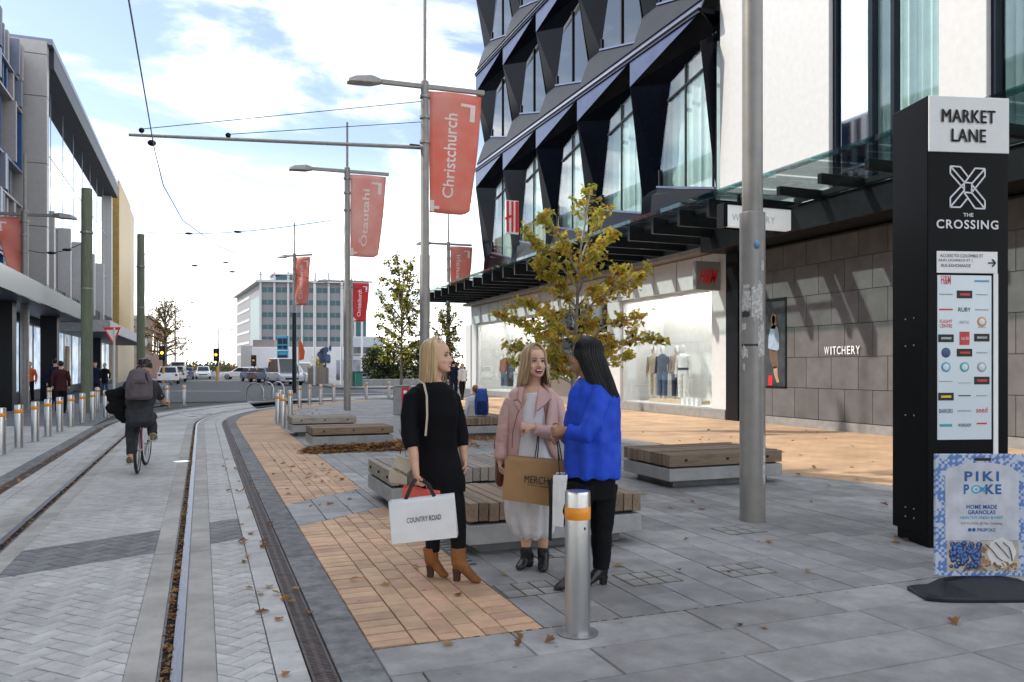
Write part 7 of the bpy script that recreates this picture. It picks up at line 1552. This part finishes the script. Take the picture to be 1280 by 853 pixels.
for v in bm.verts:
    q = v.co - c0; a = math.atan2(q.dot(VF), q.dot(VR)); low = max(0, min(1, (F.J(0, 500).z - v.co.z) / .5)); fr = max(0, 1 - abs(q.dot(VF) + .3) / .12) if q.dot(VR) < .02 else 0
    v.co += v.normal * ((.004 + .004 * low) * math.sin(a * 8 + 3.5 * q.z + 2.5 * mnoise.noise(v.co * 3)) * (1 - fr) + .005 * mnoise.noise(Vector((v.co.x * 9, v.co.y * 9, v.co.z * 16 + 4))))
bm.to_mesh(me); bm.free(); place_mesh('blouse', me, BLU, W3)
g = MB(); g.loft([F.ring(739, 588, 0, 29, .14, yw), F.ring(739, 608, 0, 31, .15, yw), F.ring(738, 622, 0, 29, .14, yw)])
F.chain(g, [(727, 606, -.07, .112), (719, 640, -.10, .09), (721, 668, -.09, .072), (725, 700, -.06, .062), (724, 717, -.05, .055)], 14); F.chain(g, [(752, 606, .05, .112), (752, 640, .05, .092), (752, 668, .06, .074), (752, 695, .07, .064), (752, 711, .07, .058)], 14)
place_mesh('trousers', remesh(g, .008, 2, 'tr', .006, 14, 2), fcloth('black_trousers', (.008, .008, .010), .15, .1), W3)
boot(F, W3, 'boot', BT, 724, 712, 724, 724, -.05, (692.5, -.10), (727, -.02), 738, r=.046, heel_h=.04); boot(F, W3, 'boot', BT, 753, 706, 753, 718, .07, (727, .0), (758, .08), 732, r=.046, heel_h=.05)
wb2, _ = paper_bag('shopping_bag', 'plain white paper bag seen edge-on between the brown bag and the woman in blue', 'shopping bag', F.J(691.5, 594, -.05), F.J(709.5, 594, -.12), F.J(704, 659, -.12), F.J(690.5, 657, -.05), VF * .25 + VR * .05, WP, None, 'shopping bags')
MB().tube([F.J(700, 594, .0), F.J(698, 575, .02), F.J(697, 552, .02)], .007, 6, .4).build('ribbon_handle', BK, wb2)
MB().tube([F.J(687.5, 600, .05), F.J(688.5, 640, .05), F.J(687.5, 676, .05)], .012, 6, .3, up=VF).build('ribbon_end', BK, wb2)
# ------------------------------------------------------------------ cyclist
F = Fig(11.25); base = G(175, 593); W4 = thing('person', 'cyclist in dark grey riding away along the tram lane', 'person', base)
hd = Head(F.J(181, 471, .12), .23, VF * .97 - VR * .10, R(-8)); b = MB(); hd.build(b)
b.tube([hd.P(0, -.1, .2), F.J(178.5, 470, .06), F.J(177, 477, .03)], [.058, .058, .075], 12)
yw = R(4); tor = [(177, 472, .02, 8, .08), (177, 478, .0, 18, .11), (177, 492, -.04, 18, .13), (175, 508, -.10, 15.5, .13), (174, 520, -.15, 14, .14), (174, 526, -.15, 10, .10)]
b.loft([F.ring(x, y, dd, hw * .92, dp * .92, yw) for x, y, dd, hw, dp in tor])
F.chain(b, [(192, 480, .04, .055), (199, 492, .16, .048), (203, 499, .35, .038), (205, 502, .50, .028)]); hand(b, F.J(205, 502, .5), VF * .8 + VR * .5, -VU, 1, 1.0, .95)
F.chain(b, [(161, 480, .04, .055), (154, 495, .12, .048), (155, 503, .35, .038), (160, 503, .48, .028)]); hand(b, F.J(160, 503, .48), VF * .9, -VU, -1, 1.0, .95)
F.chain(b, [(167, 524, -.10, .095), (165, 545, .05, .07), (165, 558, .0, .055), (163.5, 572, -.08, .042), (162.5, 577, -.06, .04)]); F.chain(b, [(181, 524, -.10, .095), (189, 520, .22, .072), (190, 532, .22, .058), (191, 544, .12, .045), (192, 547, .13, .04)])
place_mesh('body', remesh(b, .010, 3), SK1, W4)
GR = fcloth('charcoal_jacket', (.045, .046, .05), .15, .15); GT = fcloth('grey_trousers', (.045, .047, .055), .2, .15)
g = MB(); g.loft([F.ring(x, y, dd, hw * 1.07, dp * 1.1, yw) for x, y, dd, hw, dp in tor[:-2]] + [F.ring(174, 516, -.15, 15.5, .165, yw)]); F.chain(g, [(191, 480, .03, .075), (198, 491, .15, .068), (201, 497, .28, .055)], 12); F.chain(g, [(162, 480, .03, .075), (155, 493, .10, .068), (154.5, 501, .30, .055)], 12)
place_mesh('jacket', remesh(g, .011, 2, 'j', .012, 7, 4), GR, W4)
g = MB(); g.loft([F.ring(174.5, 511, -.12, 16.2, .165), F.ring(174, 519, -.15, 16.2, .17), F.ring(174, 527, -.17, 15, .16), F.ring(174, 532, -.14, 12, .12)]); F.chain(g, [(167, 526, -.10, .11), (165, 545, .04, .09), (165, 557, .0, .076), (164, 569, -.07, .07)], 12); F.chain(g, [(181, 526, -.08, .11), (189, 521, .20, .088), (190, 532, .20, .075), (191, 543, .12, .066)], 12)
place_mesh('trousers', remesh(g, .011, 2, 't', .009, 9, 7), GT, W4)
SHO = mat('olive_shoe', (.16, .15, .08), .7, var=.3); SOLE = mat('pale_sole', (.5, .46, .4), .7)
for (px, py, dd, pm) in ((162, 575, -.05, 0), (192, 546, .14, 0)):
    c = F.J(px, py, dd); q = MB(); ax = VF * .94 - VR * .33; sd_ = ax.cross(VU)
    q.loft([[c + ax * x + sd_ * w_ * math.cos(2 * math.pi * k / 10) + VU * (zc + hh * math.sin(2 * math.pi * k / 10)) for k in range(10)] for x, w_, hh, zc in ((-.10, .02, .03, -.01), (-.08, .038, .05, .0), (0, .042, .05, 0), (.08, .046, .035, -.015), (.15, .045, .028, -.02), (.19, .02, .02, -.025))])
    o = q.build('shoe', SHO, W4, smooth=True); MB().obox(c + ax * .045 - VU * .052, ax * .145, sd_ * .046, VU * .012).build('sole', SOLE, o, bevel=.008)
hm_ = MB(); 
hm_.ball(hd.P(0, -.05, .66), (.44 * .23, .56 * .23, .46 * .23), 20, 12, (hd.r, hd.f, hd.u)); hm_.v = [v if (v - hd.O).dot(hd.u) > .52 * .23 else v + hd.u * (.52 * .23 - (v - hd.O).dot(hd.u)) for v in hm_.v]
ho = hm_.build('helmet', mat('helmet_black', (.012, .012, .014), .35), W4, smooth=True)
for k in (-.24, -.08, .08, .24): MB().tube([hd.P(k, .30, .98), hd.P(k * 1.1, -.1, 1.13 - abs(k) * .4), hd.P(k * 1.15, -.46, .98), hd.P(k * 1.0, -.60, .72)], [.012, .016, .016, .01], 6).build('helmet_rib', mat('helmet_red', (.10, .02, .03), .4) if abs(k) > .2 else M['black_plastic'], ho)
bp = thing('backpack', 'mauve grey backpack worn by the cyclist', 'backpack', F.J(174, 482, -.2)); BPm = fcloth('mauve_grey_canvas', (.115, .09, .105), .15, .2); BPd = fcloth('dark_canvas', (.03, .028, .032), .15, .2)
g = MB(); g.loft([F.ring(174, y, dd, hw, dp, 0, 18, .75) for y, dd, hw, dp in ((461, -.10, 6, .05), (464, -.14, 11, .09), (474, -.18, 14, .12), (486, -.22, 15.5, .13), (496, -.23, 15.5, .13), (499.5, -.22, 13.5, .11))]); place_mesh('pack', remesh(g, .010, 2, 'p', .006, 9, 3), BPm, bp)
g = MB(); g.loft([F.ring(173.5, y, -.33, hw, .05, 0, 16, .75) for y, hw in ((473, 7), (477, 10.5), (490, 11.5), (496, 10.5), (497.5, 8))]); place_mesh('front_pocket', remesh(g, .009, 2, 'p', .004, 12), BPm, bp)
for pts in ([(163, 478), (166, 467), (171, 463)], [(185, 478), (182, 467), (177, 463)]): MB().tube([F.J(x, y, -.30 + (478 - y) * .008) for x, y in pts], .012, 6, .5).build('compression_strap', BPd, bp, smooth=True)
MB().tube([F.J(170, 462, -.12), F.J(172, 458.5, -.13), F.J(176, 458.5, -.13), F.J(178, 462, -.12)], .008, 6).build('grab_loop', BPd, bp); MB().tube([F.J(165, 480, -.37), F.J(173.5, 478.5, -.39), F.J(182, 480, -.37)], .004, 5).build('zip', BPd, bp)
ct = thing('coat', 'black coat hanging over the left side of the bicycle', 'coat', F.J(150, 505, 0)); g = MB()
g.loft([F.ring(x, y, .05, hw, dp, .2, 16) for x, y, hw, dp in ((157, 484, 4, .05), (151, 488, 10, .09), (147, 494, 13, .11), (146, 500, 11, .1), (150, 506, 8, .1), (151, 513, 9.5, .11), (153, 522, 8, .09), (155, 530, 4, .05))]); F.chain(g, [(140, 493, .05, .07), (134, 491, .0, .05), (131.5, 489, .0, .03)]); F.chain(g, [(146, 508, .0, .08), (139, 512, .0, .09), (134, 515, .0, .05)]); place_mesh('cloth', remesh(g, .011, 1, 'c', .03, 6, 9), fcloth('black_coat', (.010, .010, .011), .2, .2), ct)
# bicycle
bk = thing('bicycle', 'hybrid bicycle with magenta-trimmed white frame ridden by the cyclist', 'bicycle', base); hdv = (VF * .945 - VR * .32).normalized(); sdv = hdv.cross(VU); rw = Vector((*F.J(172, 593, .0).to_2d(), .335)); fw_ = rw + hdv * 1.03; ALU, WHT, MAG = M['steel_dull'], mat('frame_white', (.62, .64, .62), .3, coat=.5), mat('frame_magenta', (.45, .02, .16), .3, coat=.5)
def wheel(c, ax):
    n = 36; tr_ = MB(); rings = []
    for i in range(n + 1):
        a = 2 * math.pi * i / n; rd = ax * math.cos(a) + VU * math.sin(a); rings.append([c + rd * (.312 + .022 * math.cos(k * math.pi / 4)) + sdv * .021 * math.sin(k * math.pi / 4) for k in range(8)])
    w_ = tr_.loft(rings, cap=False).build('wheel', M['black_rubber'], bk, smooth=True); rm = MB(); rings = []
    for i in range(n + 1):
        a = 2 * math.pi * i / n; rd = ax * math.cos(a) + VU * math.sin(a); rings.append([c + rd * (.285 + .010 * math.cos(k * math.pi / 3)) + sdv * .011 * math.sin(k * math.pi / 3) for k in range(6)])
    rm.loft(rings, cap=False).build('rim', ALU, w_, smooth=True); sp = MB()
    for i in range(24): a = 2 * math.pi * i / 24; rd = ax * math.cos(a) + VU * math.sin(a); sp.tube([c + sdv * (.025 if i % 2 else -.025), c + rd * .282], .0012, 4)
    sp.build('spokes', ALU, w_); MB().tube([c - sdv * .05, c + sdv * .05], .02, 10).build('hub', ALU, w_)
wheel(rw, hdv); fa_ = (hdv + VR * .10).normalized(); wheel(fw_, fa_)
bbk = rw + hdv * .43 - VU * .05; seat = rw + hdv * .22 + VU * .50; hdt = rw + hdv * .86 + VU * .48; hdl = rw + hdv * .90 + VU * .33
for nm, pts, r_, mm in (('seat_tube', (bbk, seat), .016, WHT), ('top_tube', (rw + hdv * .25 + VU * .43, hdt), .016, WHT), ('down_tube', (bbk, hdl), .019, WHT), ('head_tube', (hdt, hdl), .02, MAG), ('seat_post', (seat, seat + VU * .17 - hdv * .04), .014, ALU)): MB().tube(pts, r_, 10).build(nm, mm, bk, smooth=True)
for s in (-1, 1):
    MB().tube([rw + sdv * .06 * s, bbk + sdv * .035 * s], .009, 8).build('chain_stay', WHT, bk); MB().tube([rw + sdv * .06 * s, rw + hdv * .24 + VU * .42 + sdv * .02 * s], .009, 8).build('seat_stay', MAG if s > 0 else WHT, bk); MB().tube([hdl + sdv * .03 * s, fw_ + sdv * .055 * s], .013, 8).build('fork_blade', WHT, bk)
    MB().tube([hdt + VU * .06 + hdv * .02, hdt + VU * .10 + sdv * .31 * s - hdv * .02], .012, 8).build('handlebar', M['black_plastic'], bk); MB().tube([hdt + VU * .10 + sdv * .22 * s - hdv * .02, hdt + VU * .10 + sdv * .33 * s - hdv * .03], .017, 8).build('grip', M['black_rubber'], bk)
for s, dv in ((1, hdv * .10 + VU * .13), (-1, -hdv * .10 - VU * .13)): MB().tube([bbk + sdv * .06 * s, bbk + sdv * .075 * s + dv], .010, 6).build('crank', ALU, bk); MB().obox(bbk + sdv * .12 * s + dv, sdv * .05, hdv * .04, VU * .01).build('pedal', M['black_plastic'], bk)
MB().tube([hdt, hdt + VU * .08 + hdv * .01], .016, 8).build('stem', M['black_plastic'], bk); sdl = seat + VU * .19 - hdv * .04; MB().loft([[sdl + hdv * x + sdv * w_ * math.cos(2 * math.pi * k / 10) + VU * (.02 * math.sin(2 * math.pi * k / 10)) for k in range(10)] for x, w_ in ((-.13, .05), (-.1, .075), (0, .055), (.1, .022), (.14, .012))]).build('saddle', M['black_rubber'], bk, smooth=True)
MB().tube([bbk + sdv * .05, bbk + sdv * .062], .085, 20).build('chainring', ALU, bk); MB().obox(rw - hdv * .02 + VU * .36, sdv * .03, hdv * .012, VU * .02).build('reflector', M['tail'], bk)
MB().bar(F.J(196, 488, .2), F.J(204, 501, .4), .05, .10).build('carried_board', mat('pale_board', (.42, .33, .2), .7), bk, bevel=.01)
# ------------------------------------------------------------------ people farther off
def walker(label, base, yaw, H, top, bot, hairc, coat=.62, stride=.25, sk=SK1, group='people farther off', hat=None, arms=.06, legs=True, sit=False, vest=None):
    t = thing('person', label, 'person', base, group); s = H / 1.7; B = Vector(base); f = Vector((-math.sin(yaw), math.cos(yaw), 0)); r = f.cross(VU); P = lambda x, y, z: B + (r * x + f * y + VU * z) * s
    def ring(z, hw, hd_, y=0, n=14): return [P(hw * math.cos(2 * math.pi * q / n), y + hd_ * math.sin(2 * math.pi * q / n), z) for q in range(n)]
    h = Head(P(0, .01, 1.47), .225 * s, f); b = MB(); h.build(b); b.tube([P(0, -.01, 1.36), P(0, 0, 1.53)], [.06 * s, .054 * s], 10)
    tz_ = [(.86, .165, .11), (1.0, .15, .105), (1.15, .15, .105), (1.3, .18, .115), (1.38, .17, .09), (1.43, .08, .06)]; b.loft([ring(z, w_, d_) for z, w_, d_ in tz_])
    if sit: lg = [((.09, .0, .88), (.10, .42, .86), (.10, .45, .46), (.10, .50, .44)), ((-.09, .0, .88), (-.10, .42, .86), (-.10, .45, .46), (-.10, .50, .44))]
    else: lg = [((.09, 0, .9), (.095, stride * .45, .5), (.09, stride * .8, .08), (.09, stride * .8 + .12, .035)), ((-.09, 0, .9), (-.095, -stride * .1, .48), (-.09, -stride * .8, .09), (-.09, -stride * .8 + .12, .035))]
    for l_ in lg: b.tube([P(*q) for q in l_], [.085 * s, .06 * s, .04 * s, .035 * s], 9)
    for k in (-1, 1): b.tube([P(.19 * k, 0, 1.37), P(.235 * k, -.03 + arms * k, 1.12), P(.23 * k, .06 + arms * 2 * k, .90), P(.225 * k, .08 + arms * 2 * k, .78)], [.05 * s, .042 * s, .032 * s, .03 * s], 8)
    place_mesh('body', remesh(b, .014, 2), sk, t)
    g = MB(); g.loft([ring(coat, .19, .14), ring(.8, .185, .135)] + [ring(z, w_ * 1.13, d_ * 1.18) for z, w_, d_ in tz_[1:]] if coat < .8 else [ring(z, w_ * 1.13, d_ * 1.18) for z, w_, d_ in tz_])
    for k in (-1, 1): g.tube([P(.185 * k, 0, 1.37), P(.235 * k, -.03 + arms * k, 1.12), P(.23 * k, .06 + arms * 2 * k, .88)], [.066 * s, .058 * s, .046 * s], 9)
    place_mesh('jacket', remesh(g, .014, 2, 'j', .010, 8, H), top, t)
    g = MB()
    for l_ in lg: g.tube([P(*q) for q in l_[:3]], [.10 * s, .078 * s, .062 * s], 9)
    g.build('trousers', bot, t, smooth=True)
    for l_ in lg:
        q = l_[2] if not sit else l_[3]; c = P(q[0], q[1] + .06, .045 if not sit else q[2]); MB().ball(c, (.05 * s, .13 * s, .045 * s), 10, 6, (r, f, VU)).build('shoe', M['black_rubber'], t, smooth=True)
    q = MB(); q.ball(h.P(0, -.08, .64), (.375 * h.h, .44 * h.h, .43 * h.h), 14, 9, (h.r, h.f, h.u)); q.build('hat' if hat else 'hair', hat or hairc[1], t, smooth=True); return t
NAVY = fcloth('navy_coat', (.015, .022, .05)); MAR = fcloth('maroon_vest', (.06, .022, .025)); BLK = fcloth('black_coat_far', (.012, .012, .014)); ORA = fcloth('orange_vest', (.75, .12, .02)); DEN = fcloth('jeans', (.05, .08, .14)); WHI = fcloth('white_shirt', (.7, .71, .74))
def wat(label, px, yb, yaw, H, top, bot, hc, **k): p = G(px, yb); return walker(label, p, yaw, H, top, bot, hc, **k)
wat('person in black walking at the left edge of the photo', 5, 508, R(-70), 1.72, BLK, BLK, DARKH, stride=.35, coat=.8)
wat('person in orange safety vest half behind the pennant post', 37, 503, R(160), 1.72, ORA, BLK, DARKH, stride=.1, coat=.82)
wat('person in navy jacket beside the one in maroon', 69, 512, R(-10), 1.80, NAVY, BLK, DARKH, stride=.2, coat=.8)
wat('person in maroon padded vest with pale sleeves seen from behind', 76, 517, R(5), 1.70, MAR, BLK, DARKH, stride=.22, coat=.72)
wat('person in dark clothes before the far left shops', 131, 494, R(150), 1.7, BLK, DEN, DARKH, stride=.1)
wat('person in navy under the far left canopy', 119, 496, R(170), 1.75, NAVY, NAVY, DARKH, stride=.1)
wat('person in dark clothes behind the blonde woman, at the plaza', 567, 500, R(-20), 1.80, NAVY, NAVY, DARKH, stride=.2, coat=.8)
wat('woman in white top and black trousers at the far plaza', 578, 500, R(15), 1.68, WHI, BLK, BLOND2, stride=.2, coat=.84)
sp_ = D(594, HY, 17.75); sp_.z = -.35; by = walker('child with ginger hair and white shirt sitting behind the far bench', sp_, R(-10), 1.45, WHI, DEN, GINGER, sit=True, coat=.84, sk=SK2)
F = Fig(17.6); bb2 = thing('backpack', 'bright blue backpack on the seated child', 'backpack', F.J(602, 504, -.2)); BLB = fcloth('blue_canvas', (.015, .06, .26), .2, .2)
g = MB(); g.loft([F.ring(602, y, -.28, hw, dp, 0, 16, .8) for y, hw, dp in ((486, 3.5, .05), (489, 6.5, .10), (500, 8.5, .14), (512, 9, .15), (519, 8, .13))]); place_mesh('pack', remesh(g, .010, 2, 'p', .006, 9, 3), BLB, bb2)
g = MB(); g.loft([F.ring(602.5, y, -.41, hw, .05, 0, 14, .8) for y, hw in ((501, 4), (504, 6), (513, 6.5), (517, 5))]); place_mesh('front_pocket', remesh(g, .010, 2, 'p', .004, 9), fcloth('dark_blue_canvas', (.012, .03, .10), .2, .2), bb2)
for x in (596, 608): MB().tube([F.J(x, 489, -.22), F.J(x - 1, 486, -.05), F.J(x - 1, 492, .1)], .018, 6, .5).build('shoulder_strap', BPd, bb2, smooth=True)
